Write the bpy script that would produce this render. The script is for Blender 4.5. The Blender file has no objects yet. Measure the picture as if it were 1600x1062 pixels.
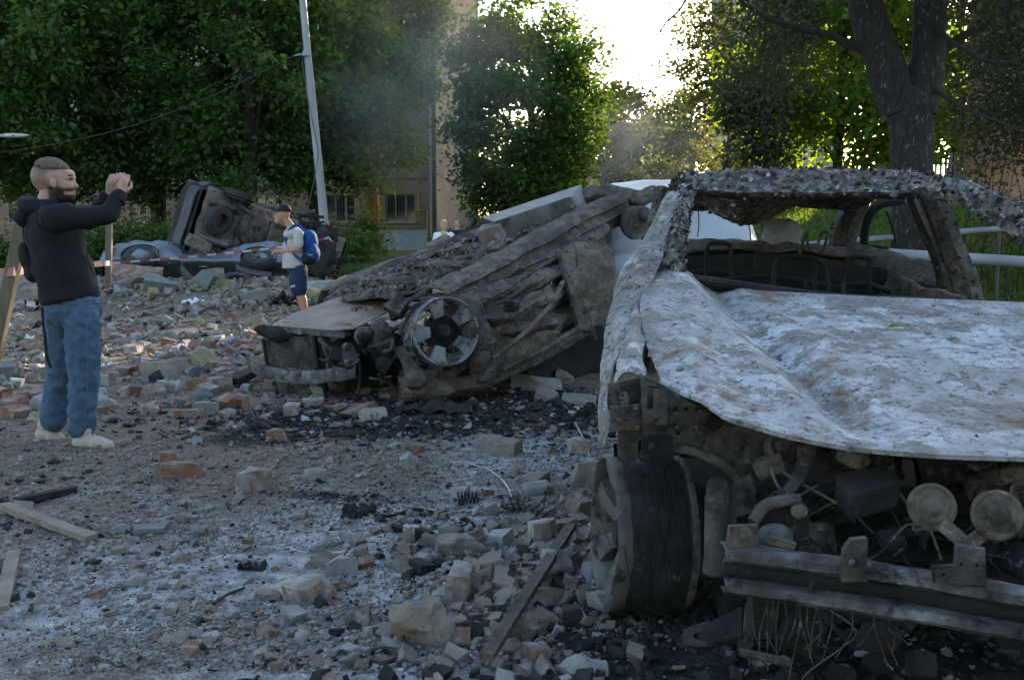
import bpy, bmesh, math, random
import numpy as np
from mathutils import Vector, Matrix, Euler, noise
R = math.radians
scene = bpy.context.scene
COL = scene.collection

# ------------------------------------------------------------------ camera
F = 1556.0                       # focal length in pixels of the 1600 px wide photograph
PITCH = math.atan(162.0 / F)
EYE = Vector((0, 0, 1.31))
cam_d = bpy.data.cameras.new("camera"); cam = bpy.data.objects.new("camera", cam_d); COL.objects.link(cam)
cam.location = EYE; cam.rotation_euler = (R(90) - PITCH, 0, 0)
cam_d.sensor_width = 36.0; cam_d.lens = F / 1600 * 36.0
cam_d.clip_start = 0.05; cam_d.clip_end = 3000
cam_d.dof.use_dof = True; cam_d.dof.focus_distance = 6.5; cam_d.dof.aperture_fstop = 9.0
scene.camera = cam

# ------------------------------------------------------------------ sky, sun, exposure
SUN_AZ, SUN_EL = 27.5, 15.5      # degrees right of the view direction, above the horizon
world = bpy.data.worlds.new("World"); scene.world = world; world.use_nodes = True
wn = world.node_tree.nodes; wl = world.node_tree.links
for n in list(wn): wn.remove(n)
sky = wn.new('ShaderNodeTexSky'); sky.sky_type = 'NISHITA'; sky.sun_disc = False
sky.sun_elevation = R(SUN_EL); sky.sun_rotation = R(SUN_AZ)
sky.air_density = 1.0; sky.dust_density = 1.2; sky.ozone_density = 0.6
bg = wn.new('ShaderNodeBackground'); bg.inputs['Strength'].default_value = 0.15
wo = wn.new('ShaderNodeOutputWorld')
wl.new(sky.outputs[0], bg.inputs[0]); wl.new(bg.outputs[0], wo.inputs[0])
sun_d = bpy.data.lights.new("sun", 'SUN'); sun = bpy.data.objects.new("sun", sun_d); COL.objects.link(sun)
sun_d.energy = 5.0; sun_d.angle = R(0.5); sun_d.color = (1.0, 0.86, 0.62)
sdir = Vector((math.sin(R(SUN_AZ)) * math.cos(R(SUN_EL)), math.cos(R(SUN_AZ)) * math.cos(R(SUN_EL)), math.sin(R(SUN_EL))))
sun.rotation_euler = sdir.to_track_quat('Z', 'Y').to_euler()
sun.location = (20, 20, 30)
vs = scene.view_settings
scene.display_settings.display_device = 'sRGB'
vs.view_transform = 'Standard'; vs.look = 'None'; vs.gamma = 1.0; vs.exposure = 2.05
vs.use_curve_mapping = False
scene.render.engine = 'CYCLES'
cy = scene.cycles
cy.use_denoising = True
try: cy.denoiser = 'OPENIMAGEDENOISE'
except Exception: pass
cy.max_bounces = 6; cy.diffuse_bounces = 3; cy.glossy_bounces = 2; cy.transmission_bounces = 3
cy.transparent_max_bounces = 6; cy.volume_bounces = 0; cy.caustics_reflective = False; cy.caustics_refractive = False

# ------------------------------------------------------------------ helpers
CP, SP = math.cos(PITCH), math.sin(PITCH)
def ray(u, v):
    cx = (u - 800.0) / F; cv = (531.0 - v) / F
    return Vector((cx, CP + SP * cv, -SP + CP * cv))
def at(u, v, Y):
    """world point seen at photograph pixel (u, v) and standing Y metres ahead"""
    d = ray(u, v); return EYE + d * (Y / d.y)
def rnd(seed): return random.Random(seed)

def ss(a, b, x):
    t = min(1.0, max(0.0, (x - a) / (b - a))); return t * t * (3 - 2 * t)
def gz(x, y, fine=True):
    z = 0.09 * math.exp(-((x - 0.75) / 0.75) ** 2 - ((y - 3.2) / 0.8) ** 2)
    z += 0.42 * math.exp(-((y - 18.6) / 2.6) ** 2) * ss(-1.5, -4.0, x)
    z += 0.25 * math.exp(-((x + 0.2) / 2.2) ** 2 - ((y - 10.2) / 1.8) ** 2)
    z += 2.05 * ss(3.4, 9.0, x) * ss(8.5, 27.0, y)
    z += 0.6 * ss(24, 34, y) * ss(2.0, -2.0, x)
    if fine and y < 40 and abs(x) < 22:
        z += 0.045 * noise.noise(Vector((x * 0.7, y * 0.7, 3.1))) + 0.022 * noise.noise(Vector((x * 2.3, y * 2.3, 7.7)))
        if y < 24: z += 0.010 * noise.noise(Vector((x * 7, y * 7, 1.7)))
    return z
def ground_at(u, v):
    d = ray(u, v); t = 1.0; last = 0
    while t < 90:
        p = EYE + d * t
        if p.z <= gz(p.x, p.y): break
        last = t; t *= 1.01
    lo, hi = last, t
    for _ in range(14):
        m = (lo + hi) / 2; p = EYE + d * m
        if p.z <= gz(p.x, p.y): hi = m
        else: lo = m
    p = EYE + d * hi
    return Vector((p.x, p.y, gz(p.x, p.y)))

WT = {}                                   # world translation of each object (nothing here is rotated as an object)
def link(o, parent=None, loc=(0, 0, 0)):
    COL.objects.link(o); loc = Vector(loc)
    if parent is not None:
        o.parent = parent; o.location = loc - WT[parent.name]
    else: o.location = loc
    WT[o.name] = loc
    return o
def tag(o, label=None, cat=None, group=None, kind=None):
    if label: o['label'] = label
    if cat: o['category'] = cat
    if group: o['group'] = group
    if kind: o['kind'] = kind
    return o
def thing(name, loc, label, cat, group=None):
    return tag(link(bpy.data.objects.new(name, None), None, loc), label, cat, group)

class MB:
    def __init__(s): s.v = []; s.f = []
    def add(s, vs_, fs_):
        k = len(s.v); s.v.extend(Vector(p) for p in vs_); s.f.extend(tuple(i + k for i in f) for f in fs_); return s
    def box(s, c, size, rot=None):
        c = Vector(c); hx, hy, hz = [a / 2 for a in size]
        M = rot if isinstance(rot, Matrix) else (Euler(rot).to_matrix() if rot else Matrix.Identity(3))
        pts = [c + M @ Vector((x * hx, y * hy, z * hz)) for x in (-1, 1) for y in (-1, 1) for z in (-1, 1)]
        return s.add(pts, [(0, 1, 3, 2), (4, 6, 7, 5), (0, 4, 5, 1), (2, 3, 7, 6), (0, 2, 6, 4), (1, 5, 7, 3)])
    def hex8(s, pts):                      # bottom 4 then top 4, any eight corners
        return s.add(pts, [(3, 2, 1, 0), (4, 5, 6, 7), (0, 1, 5, 4), (1, 2, 6, 5), (2, 3, 7, 6), (3, 0, 4, 7)])
    def tube(s, path, rad, n=8, cap=True, flat=1.0, up=None):
        path = [Vector(p) for p in path]; m = len(path)
        if not hasattr(rad, '__len__'): rad = [rad] * m
        t0 = (path[1] - path[0]).normalized()
        ref = Vector(up) if up else (Vector((0, 0, 1)) if abs(t0.z) < 0.9 else Vector((1, 0, 0)))
        a = (ref - t0 * ref.dot(t0)).normalized(); vs_ = []; fs_ = []
        for i, p in enumerate(path):
            t = (path[min(i + 1, m - 1)] - path[max(i - 1, 0)]).normalized()
            a = (a - t * a.dot(t)); a = a.normalized() if a.length > 1e-6 else t.orthogonal().normalized()
            b = t.cross(a)
            for k in range(n):
                q = 2 * math.pi * k / n
                vs_.append(p + (a * math.cos(q) + b * math.sin(q) * flat) * rad[i])
        for i in range(m - 1):
            for k in range(n):
                k2 = (k + 1) % n
                fs_.append((i * n + k, i * n + k2, (i + 1) * n + k2, (i + 1) * n + k))
        if cap: fs_.append(tuple(range(n - 1, -1, -1))); fs_.append(tuple((m - 1) * n + k for k in range(n)))
        return s.add(vs_, fs_)
    def lathe(s, prof, n=24, M=None, closed=False, a0=0.0, a1=2 * math.pi):
        """prof: (axial, radius) pairs spun about local X; M places it"""
        M = M or Matrix.Identity(4); vs_ = []; fs_ = []; m = len(prof); full = abs(a1 - a0 - 2 * math.pi) < 1e-6
        nn = n if full else n + 1
        for k in range(nn):
            q = a0 + (a1 - a0) * k / n
            for (x, r) in prof: vs_.append(M @ Vector((x, r * math.cos(q), r * math.sin(q))))
        for k in range(n):
            k2 = (k + 1) % nn
            for i in range(m if closed else m - 1):
                i2 = (i + 1) % m
                fs_.append((k * m + i, k * m + i2, k2 * m + i2, k2 * m + i))
        return s.add(vs_, fs_)
    def grid(s, pts, flip=False):          # rows of points
        n = len(pts[0]); vs_ = [p for r in pts for p in r]; fs_ = []
        for i in range(len(pts) - 1):
            for j in range(n - 1):
                q = (i * n + j, i * n + j + 1, (i + 1) * n + j + 1, (i + 1) * n + j)
                fs_.append(q[::-1] if flip else q)
        return s.add(vs_, fs_)
    def ell(s, c, r, n=12, m=8, rot=None):
        c = Vector(c); Mx = rot if isinstance(rot, Matrix) else (Euler(rot).to_matrix() if rot else Matrix.Identity(3))
        vs_ = [c + Mx @ Vector((0, 0, r[2]))]; fs_ = []
        for i in range(1, m):
            th = math.pi * i / m
            for k in range(n):
                q = 2 * math.pi * k / n
                vs_.append(c + Mx @ Vector((r[0] * math.sin(th) * math.cos(q), r[1] * math.sin(th) * math.sin(q), r[2] * math.cos(th))))
        vs_.append(c + Mx @ Vector((0, 0, -r[2])))
        for k in range(n): fs_.append((0, 1 + k, 1 + (k + 1) % n))
        for i in range(m - 2):
            for k in range(n):
                k2 = (k + 1) % n; fs_.append((1 + i * n + k, 1 + (i + 1) * n + k, 1 + (i + 1) * n + k2, 1 + i * n + k2))
        e = len(vs_) - 1
        for k in range(n): fs_.append((e, 1 + (m - 2) * n + (k + 1) % n, 1 + (m - 2) * n + k))
        return s.add(vs_, fs_)
    def xf(s, M):
        s.v = [M @ p for p in s.v]; return s
    def jitter(s, amp, freq, seed=0):
        o = Vector((seed * 3.7, seed * 1.3, seed * 2.1))
        s.v = [p + noise.noise_vector(p * freq + o) * amp for p in s.v]; return s
    def mesh(s, name, mat, origin=(0, 0, 0), smooth=True, angle=35):
        me = bpy.data.meshes.new(name); o = Vector(origin)
        me.from_pydata([tuple(p - o) for p in s.v], [], s.f); me.validate()
        if mat: me.materials.append(mat)
        if smooth:
            me.polygons.foreach_set('use_smooth', [True] * len(me.polygons))
            me.set_sharp_from_angle(angle=R(angle))
        me.update(); return me
    def build(s, name, mat, parent=None, smooth=True, angle=35, solid=0, bevel=0):
        me = s.mesh(name, mat, (0, 0, 0), smooth, angle)
        return deco(link(bpy.data.objects.new(name, me), parent), solid, bevel)
    def solo(s, name, mat, label, cat, group=None, kind=None, smooth=True, angle=35, solid=0, bevel=0):
        xs = [p.x for p in s.v]; ys = [p.y for p in s.v]; zs = [p.z for p in s.v]
        o = Vector(((min(xs) + max(xs)) / 2, (min(ys) + max(ys)) / 2, min(zs)))
        me = s.mesh(name, mat, o, smooth, angle)
        return tag(deco(link(bpy.data.objects.new(name, me), None, o), solid, bevel), label, cat, group, kind)
def deco(o, solid, bevel):
    if solid:
        m = o.modifiers.new("thickness", 'SOLIDIFY'); m.thickness = solid; m.offset = -1
    if bevel:
        m = o.modifiers.new("bevel", 'BEVEL'); m.width = bevel; m.segments = 2; m.limit_method = 'ANGLE'; m.angle_limit = R(40)
    return o

def crom(a, b, c, d, t):
    return 0.5 * ((2 * b) + (c - a) * t + (2 * a - 5 * b + 4 * c - d) * t * t + (3 * b - a - 3 * c + d) * t ** 3)
def spline(pts, k):
    pts = [Vector(p) for p in pts]; out = []
    for i in range(len(pts) - 1):
        a = pts[i - 1] if i else pts[0] * 2 - pts[1]; d = pts[i + 2] if i + 2 < len(pts) else pts[-1] * 2 - pts[-2]
        for j in range(k): out.append(crom(a, pts[i], pts[i + 1], d, j / k))
    out.append(pts[-1]); return out
def patch(ctrl, k=6, amp=0.0, freq=4.0, seed=0, oct_=3, lin=False):
    """smooth sheet through a control grid, crumpled with fractal noise"""
    def line(pts):
        if not lin: return spline(pts, k)
        out = []
        for i in range(len(pts) - 1):
            for j in range(k): out.append(Vector(pts[i]).lerp(Vector(pts[i + 1]), j / k))
        return out + [Vector(pts[-1])]
    rows = [line(r) for r in ctrl]
    cols = [line([r[j] for r in rows]) for j in range(len(rows[0]))]
    g = [[cols[j][i] for j in range(len(cols))] for i in range(len(cols[0]))]
    if amp:
        o = Vector((seed * 5.3, seed * 2.9, seed * 1.1))
        for i, r in enumerate(g):
            for j, p in enumerate(r):
                q = p.copy(); f = freq; A = amp
                for _ in range(oct_):
                    n_ = noise.noise_vector(p * f + o)
                    n_ = Vector([math.copysign(abs(c) ** 0.8, c) for c in n_])
                    q += n_ * A; f *= 2.1; A *= 0.5
                r[j] = q
    return g

def plate(outline, holes, thick, M, name, mat, parent, bevel=0.0):
    """flat plate in local XY with real holes, placed with M"""
    cu = bpy.data.curves.new(name, 'CURVE'); cu.dimensions = '2D'; cu.fill_mode = 'BOTH'; cu.extrude = thick / 2; cu.bevel_depth = bevel
    for loop in [outline] + holes:
        sp = cu.splines.new('POLY'); sp.points.add(len(loop) - 1)
        for p, q in zip(sp.points, loop): p.co = (q[0], q[1], 0, 1)
        sp.use_cyclic_u = True
    tmp = bpy.data.objects.new("tmp", cu); COL.objects.link(tmp)
    bpy.context.view_layer.update()
    me = bpy.data.meshes.new_from_object(tmp.evaluated_get(bpy.context.evaluated_depsgraph_get()))
    bpy.data.objects.remove(tmp); bpy.data.curves.remove(cu)
    me.transform(M); me.name = name; me.materials.clear(); me.materials.append(mat)
    return link(bpy.data.objects.new(name, me), parent)
def circle(cx, cy_, rx, ry=None, n=14):
    ry = ry or rx
    return [(cx + rx * math.cos(2 * math.pi * k / n), cy_ + ry * math.sin(2 * math.pi * k / n)) for k in range(n)]
def rect(x0, y0, x1, y1): return [(x0, y0), (x1, y0), (x1, y1), (x0, y1)]
def frame(o, x, y):
    """matrix with origin o, local x towards x, y roughly towards y"""
    o = Vector(o); X = Vector(x).normalized(); Z = X.cross(Vector(y)).normalized(); Y = Z.cross(X)
    return Matrix(((X.x, Y.x, Z.x, o.x), (X.y, Y.y, Z.y, o.y), (X.z, Y.z, Z.z, o.z), (0, 0, 0, 1)))

# numpy meshes for large counts
def np_mesh(name, V, Fc, mat, smooth=False, face_mat=None):
    me = bpy.data.meshes.new(name); nv = len(V); nf = len(Fc); k = Fc.shape[1]
    me.vertices.add(nv); me.vertices.foreach_set('co', np.ascontiguousarray(V, dtype=np.float32).ravel())
    me.loops.add(nf * k); me.loops.foreach_set('vertex_index', np.ascontiguousarray(Fc, dtype=np.int32).ravel())
    me.polygons.add(nf); me.polygons.foreach_set('loop_start', np.arange(0, nf * k, k, dtype=np.int32))
    try: me.polygons.foreach_set('loop_total', np.full(nf, k, dtype=np.int32))
    except Exception: pass
    me.polygons.foreach_set('use_smooth', np.full(nf, smooth, dtype=bool))
    for m in (mat if isinstance(mat, (list, tuple)) else [mat]): me.materials.append(m)
    if face_mat is not None: me.polygons.foreach_set('material_index', np.ascontiguousarray(face_mat, dtype=np.int32))
    me.update(calc_edges=True); me.validate(); return me

# ------------------------------------------------------------------ materials
def lin(c): return tuple(((x / 12.92) if x <= 0.04045 else ((x + 0.055) / 1.055) ** 2.4) for x in c)
def new_mat(name):
    m = bpy.data.materials.new(name); m.use_nodes = True; nt = m.node_tree
    for n in list(nt.nodes): nt.nodes.remove(n)
    return m, nt, nt.nodes, nt.links
def ramp(nodes, stops):
    r = nodes.new('ShaderNodeValToRGB'); e = r.color_ramp.elements
    while len(e) < len(stops): e.new(0.5)
    for q, (p, c) in zip(e, stops): q.position = p; q.color = (*c, 1)
    return r
def surf(name, stops, scale=6.0, detail=6, rough=0.8, bump=0.3, bscale=25, metallic=0.0, layers=(), stretch=None, spec=0.3, dist=0.004, distort=0.0, flake=None):
    """stops: colour ramp over fractal noise; layers: (colour, scale, threshold, softness) patches laid on top"""
    m, nt, N, L = new_mat(name)
    tc = N.new('ShaderNodeTexCoord'); mp = N.new('ShaderNodeMapping'); L.new(tc.outputs['Object'], mp.inputs[0])
    if stretch: mp.inputs['Scale'].default_value = stretch
    nz = N.new('ShaderNodeTexNoise'); nz.inputs['Scale'].default_value = scale; nz.inputs['Detail'].default_value = detail
    nz.inputs['Roughness'].default_value = 0.62; nz.inputs['Distortion'].default_value = distort
    L.new(mp.outputs[0], nz.inputs[0])
    rp = ramp(N, stops); L.new(nz.outputs[0], rp.inputs[0]); col = rp.outputs[0]
    for i, (c, sc, th, sf) in enumerate(layers):
        n2 = N.new('ShaderNodeTexNoise'); n2.inputs['Scale'].default_value = sc; n2.inputs['Detail'].default_value = 7
        n2.inputs['Roughness'].default_value = 0.7
        add = N.new('ShaderNodeVectorMath'); add.operation = 'ADD'; add.inputs[1].default_value = (3.1 * i + 1, 7.7 * i, 1.9)
        L.new(mp.outputs[0], add.inputs[0]); L.new(add.outputs[0], n2.inputs[0])
        mr = N.new('ShaderNodeMapRange'); mr.inputs['From Min'].default_value = th - sf; mr.inputs['From Max'].default_value = th + sf
        L.new(n2.outputs[0], mr.inputs[0])
        mx = N.new('ShaderNodeMix'); mx.data_type = 'RGBA'; L.new(mr.outputs[0], mx.inputs[0]); L.new(col, mx.inputs[6]); mx.inputs[7].default_value = (*c, 1)
        col = mx.outputs[2]
    fh = None
    if flake:                                   # peeling paint plates: cells with dark cracks between them
        nd = N.new('ShaderNodeTexNoise'); nd.inputs['Scale'].default_value = flake * .45; nd.inputs['Detail'].default_value = 5; L.new(mp.outputs[0], nd.inputs[0])
        sc_ = N.new('ShaderNodeVectorMath'); sc_.operation = 'SCALE'; sc_.inputs['Scale'].default_value = 1.6 / flake; L.new(nd.outputs['Color'], sc_.inputs[0])
        ad_ = N.new('ShaderNodeVectorMath'); ad_.operation = 'ADD'; L.new(mp.outputs[0], ad_.inputs[0]); L.new(sc_.outputs[0], ad_.inputs[1])
        vo = N.new('ShaderNodeTexVoronoi'); vo.feature = 'DISTANCE_TO_EDGE'; vo.inputs['Scale'].default_value = flake; L.new(ad_.outputs[0], vo.inputs[0])
        vc = N.new('ShaderNodeTexVoronoi'); vc.inputs['Scale'].default_value = flake; L.new(ad_.outputs[0], vc.inputs[0])
        cr = N.new('ShaderNodeMapRange'); cr.inputs['From Min'].default_value = 0.0; cr.inputs['From Max'].default_value = 0.10; cr.inputs['To Min'].default_value = 0.35; L.new(vo.outputs[0], cr.inputs[0])
        sv = N.new('ShaderNodeSeparateColor'); L.new(vc.outputs['Color'], sv.inputs[0])
        mv = N.new('ShaderNodeMapRange'); mv.inputs['To Min'].default_value = 0.45; mv.inputs['To Max'].default_value = 1.15; L.new(sv.outputs[0], mv.inputs[0])
        ml = N.new('ShaderNodeMath'); ml.operation = 'MULTIPLY'; L.new(cr.outputs[0], ml.inputs[0]); L.new(mv.outputs[0], ml.inputs[1])
        mu = N.new('ShaderNodeMix'); mu.data_type = 'RGBA'; mu.blend_type = 'MULTIPLY'; mu.inputs[0].default_value = 1.0; L.new(col, mu.inputs[6]); L.new(ml.outputs[0], mu.inputs[7]); col = mu.outputs[2]
        fh = ml.outputs[0]
    b = N.new('ShaderNodeBsdfPrincipled'); L.new(col, b.inputs['Base Color'])
    b.inputs['Roughness'].default_value = rough; b.inputs['Metallic'].default_value = metallic
    b.inputs['Specular IOR Level'].default_value = spec
    if bump:
        nb = N.new('ShaderNodeTexNoise'); nb.inputs['Scale'].default_value = bscale; nb.inputs['Detail'].default_value = 8; nb.inputs['Roughness'].default_value = 0.65
        L.new(mp.outputs[0], nb.inputs[0]); bp = N.new('ShaderNodeBump'); bp.inputs['Strength'].default_value = bump; bp.inputs['Distance'].default_value = dist * 4
        if fh is not None:
            hm = N.new('ShaderNodeMath'); hm.operation = 'ADD'; L.new(nb.outputs[0], hm.inputs[0]); L.new(fh, hm.inputs[1]); L.new(hm.outputs[0], bp.inputs['Height'])
        else: L.new(nb.outputs[0], bp.inputs['Height'])
        L.new(bp.outputs[0], b.inputs['Normal'])
    o = N.new('ShaderNodeOutputMaterial'); L.new(b.outputs[0], o.inputs[0]); return m
def flat(name, c, rough=0.7, var=0.25, scale=8, **k):
    d = tuple(x * (1 - var) for x in c); u = tuple(min(1, x * (1 + var)) for x in c)
    return surf(name, [(0.3, d), (0.7, u)], scale=scale, rough=rough, **k)
def leafmat(name, dark, light, trans=0.5, scale=0.6, yellow=None):
    m, nt, N, L = new_mat(name)
    tc = N.new('ShaderNodeTexCoord'); nz = N.new('ShaderNodeTexNoise'); nz.inputs['Scale'].default_value = scale; nz.inputs['Detail'].default_value = 5
    nz.inputs['Roughness'].default_value = 0.75
    L.new(tc.outputs['Object'], nz.inputs[0]); rp = ramp(N, [(0.32, dark), (0.68, light)]); L.new(nz.outputs[0], rp.inputs[0])
    d = N.new('ShaderNodeBsdfPrincipled'); d.inputs['Roughness'].default_value = 0.55; d.inputs['Specular IOR Level'].default_value = 0.25
    t = N.new('ShaderNodeBsdfTranslucent'); L.new(rp.outputs[0], d.inputs['Base Color'])
    hv = N.new('ShaderNodeMix'); hv.data_type = 'RGBA'; hv.blend_type = 'MULTIPLY'; hv.inputs[0].default_value = 1.0
    hv.inputs[7].default_value = (*(yellow or (2.4, 2.1, 0.55)), 1); L.new(rp.outputs[0], hv.inputs[6]); L.new(hv.outputs[2], t.inputs[0])
    mx = N.new('ShaderNodeMixShader'); mx.inputs[0].default_value = trans; L.new(d.outputs[0], mx.inputs[1]); L.new(t.outputs[0], mx.inputs[2])
    o = N.new('ShaderNodeOutputMaterial'); L.new(mx.outputs[0], o.inputs[0]); return m

M_ = {}
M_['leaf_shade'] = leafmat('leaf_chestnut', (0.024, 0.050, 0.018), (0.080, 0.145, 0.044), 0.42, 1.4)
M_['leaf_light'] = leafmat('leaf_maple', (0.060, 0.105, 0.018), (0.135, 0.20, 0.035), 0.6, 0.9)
M_['leaf_dry'] = leafmat('leaf_olive', (0.042, 0.056, 0.024), (0.095, 0.11, 0.042), 0.45, 1.2, (2.0, 1.8, 0.7))
M_['grass'] = leafmat('grass_blade', (0.045, 0.085, 0.016), (0.11, 0.16, 0.03), 0.4, 1.5, (2.0, 1.9, 0.5))
M_['bark'] = surf('bark_dark', [(0.3, (0.018, 0.015, 0.013)), (0.7, (0.06, 0.050, 0.042))], 9, 8, 0.9, 1.0, 22, stretch=(2.2, 2.2, 0.5), dist=0.012)
M_['bark_pale'] = surf('bark_flaked', [(0.35, (0.022, 0.019, 0.018)), (0.7, (0.055, 0.048, 0.043))], 9, 8, 0.9, 1.0, 20, stretch=(2.5, 2.5, 0.7), dist=0.012,
                       layers=[((0.20, 0.195, 0.19), 12, 0.62, 0.03)])
M_['leaf_dusty'] = leafmat('leaf_dusty_dark', (0.022, 0.028, 0.016), (0.060, 0.070, 0.034), 0.35, 1.6, (1.6, 1.5, 0.8))
M_['seam'] = flat('seam_thread', (0.14, 0.12, 0.10), .9, .1)
M_['bark_bare'] = surf('bark_stripped', [(0.35, (0.20, 0.10, 0.05)), (0.7, (0.36, 0.19, 0.09))], 6, 6, 0.85, 0.5, 20, stretch=(2, 2, 0.4),
                       layers=[((0.07, 0.05, 0.04), 3, 0.56, 0.03)])
def brickmat(name, c1, c2, mortar, scale=1.0, wash=None):
    m, nt, N, L = new_mat(name)
    tc = N.new('ShaderNodeTexCoord'); mp = N.new('ShaderNodeMapping'); L.new(tc.outputs['UV'], mp.inputs[0])
    bt = N.new('ShaderNodeTexBrick'); bt.inputs['Color1'].default_value = (*c1, 1); bt.inputs['Color2'].default_value = (*c2, 1); bt.inputs['Mortar'].default_value = (*mortar, 1)
    bt.inputs['Scale'].default_value = scale; bt.inputs['Mortar Size'].default_value = 0.012; bt.inputs['Brick Width'].default_value = 0.25; bt.inputs['Row Height'].default_value = 0.077
    bt.inputs['Bias'].default_value = -0.2
    L.new(mp.outputs[0], bt.inputs[0])
    nz = N.new('ShaderNodeTexNoise'); nz.inputs['Scale'].default_value = 0.7; nz.inputs['Detail'].default_value = 8; L.new(tc.outputs['Object'], nz.inputs[0])
    rp = ramp(N, [(0.3, (0.62, 0.6, 0.58)), (0.7, (1.12, 1.1, 1.05))]); L.new(nz.outputs[0], rp.inputs[0])
    mx = N.new('ShaderNodeMix'); mx.data_type = 'RGBA'; mx.blend_type = 'MULTIPLY'; mx.inputs[0].default_value = 1; L.new(bt.outputs[0], mx.inputs[6]); L.new(rp.outputs[0], mx.inputs[7])
    b = N.new('ShaderNodeBsdfPrincipled'); b.inputs['Roughness'].default_value = 0.9; L.new(mx.outputs[2], b.inputs['Base Color'])
    bp = N.new('ShaderNodeBump'); bp.inputs['Strength'].default_value = 0.4; bp.inputs['Distance'].default_value = 0.01; bp.invert = True
    L.new(bt.outputs['Fac'], bp.inputs['Height']); L.new(bp.outputs[0], b.inputs['Normal'])
    o = N.new('ShaderNodeOutputMaterial'); L.new(b.outputs[0], o.inputs[0]); return m
M_['brick_front'] = brickmat('brick_wall_brown', (0.20, 0.125, 0.085), (0.25, 0.16, 0.11), (0.17, 0.135, 0.11))
M_['brick_side'] = brickmat('brick_wall_pale', (0.15, 0.118, 0.097), (0.20, 0.158, 0.13), (0.13, 0.115, 0.105))
M_['brick_orange'] = brickmat('brick_wall_orange', (0.30, 0.12, 0.06), (0.38, 0.17, 0.08), (0.28, 0.22, 0.18))
M_['glass_dark'] = flat('window_glass_dark', (0.02, 0.023, 0.026), 0.08, 0.3, bump=0, spec=0.6)
M_['frame_white'] = flat('window_frame_white', (0.55, 0.56, 0.58), 0.5, 0.1)
M_['frame_wood'] = flat('window_frame_wood', (0.32, 0.27, 0.22), 0.7, 0.2)
M_['iron'] = flat('iron_dark', (0.06, 0.055, 0.05), 0.6, 0.3)
M_['plinth'] = surf('painted_plinth', [(0.3, (0.20, 0.22, 0.235)), (0.7, (0.28, 0.30, 0.315))], 1.5, 6, 0.85, 0.15, 12)
M_['zinc'] = surf('galvanised_steel', [(0.3, (0.19, 0.20, 0.21)), (0.7, (0.29, 0.30, 0.31))], 3, 6, 0.6, 0.15, 30, stretch=(1, 1, .3))
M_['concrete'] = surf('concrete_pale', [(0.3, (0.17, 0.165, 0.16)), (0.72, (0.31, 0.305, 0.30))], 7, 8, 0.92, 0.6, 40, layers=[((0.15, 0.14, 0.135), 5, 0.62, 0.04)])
M_['lintel'] = surf('shaded_sooty_concrete', [(0.3, (0.10, 0.095, 0.09)), (0.7, (0.22, 0.215, 0.21))], 5, 8, 0.92, 0.5, 40, layers=[((0.06, 0.055, 0.05), 3, 0.58, 0.06)])
M_['mortar'] = surf('mortar_grey', [(0.3, (0.165, 0.135, 0.108)), (0.7, (0.28, 0.238, 0.20))], 9, 8, 0.95, 0.9, 35)
M_['ashy_stone'] = surf('ash_dusted_stone', [(0.3, (0.13, 0.112, 0.095)), (0.7, (0.245, 0.218, 0.195))], 8, 8, 0.95, 0.8, 40, layers=[((0.07, 0.065, 0.062), 4, 0.60, 0.05)])
M_['brick_red'] = surf('brick_red', [(0.3, (0.15, 0.075, 0.048)), (0.7, (0.25, 0.135, 0.09))], 9, 7, 0.95, 0.7, 45, layers=[((0.25, 0.22, 0.20), 7, 0.53, 0.06), ((0.10, 0.08, 0.07), 5, 0.60, 0.05)])
M_['brick_dusty'] = surf('brick_dusty', [(0.3, (0.16, 0.115, 0.09)), (0.7, (0.26, 0.20, 0.165))], 9, 7, 0.95, 0.7, 45, layers=[((0.33, 0.315, 0.305), 6, 0.53, 0.06), ((0.09, 0.08, 0.072), 9, 0.61, 0.04)])
M_['brick_soot'] = surf('brick_sooty', [(0.3, (0.10, 0.075, 0.06)), (0.7, (0.22, 0.17, 0.14))], 8, 7, 0.95, 0.7, 45, layers=[((0.30, 0.29, 0.285), 5, 0.58, 0.05)])
M_['slate'] = surf('grey_slab', [(0.3, (0.11, 0.113, 0.117)), (0.7, (0.19, 0.193, 0.197))], 6, 6, 0.9, 0.4, 40)
M_['wood_grey'] = surf('weathered_wood', [(0.3, (0.13, 0.105, 0.085)), (0.7, (0.26, 0.22, 0.185))], 8, 7, 0.9, 0.5, 30, stretch=(1, 1, 1))
M_['wood_post'] = surf('sawn_timber', [(0.3, (0.09, 0.072, 0.05)), (0.7, (0.17, 0.138, 0.10))], 5, 7, 0.9, 0.4, 25, stretch=(3, 3, 0.4))
M_['char'] = surf('charred', [(0.3, (0.010, 0.010, 0.011)), (0.7, (0.042, 0.041, 0.042))], 10, 8, 0.95, 1.0, 30, layers=[((0.16, 0.16, 0.165), 9, 0.66, 0.04)])
M_['paper'] = flat('white_paper', (0.66, 0.67, 0.70), 0.8, 0.08)
M_['tin'] = flat('grey_metal_scrap', (0.30, 0.31, 0.33), 0.55, 0.3, metallic=0.4)
M_['wool'] = surf('mineral_wool', [(0.3, (0.19, 0.16, 0.09)), (0.7, (0.33, 0.285, 0.175))], 14, 8, 1.0, 1.0, 40)
M_['teal'] = flat('teal_sheet', (0.12, 0.15, 0.14), 0.7, 0.2)
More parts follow.
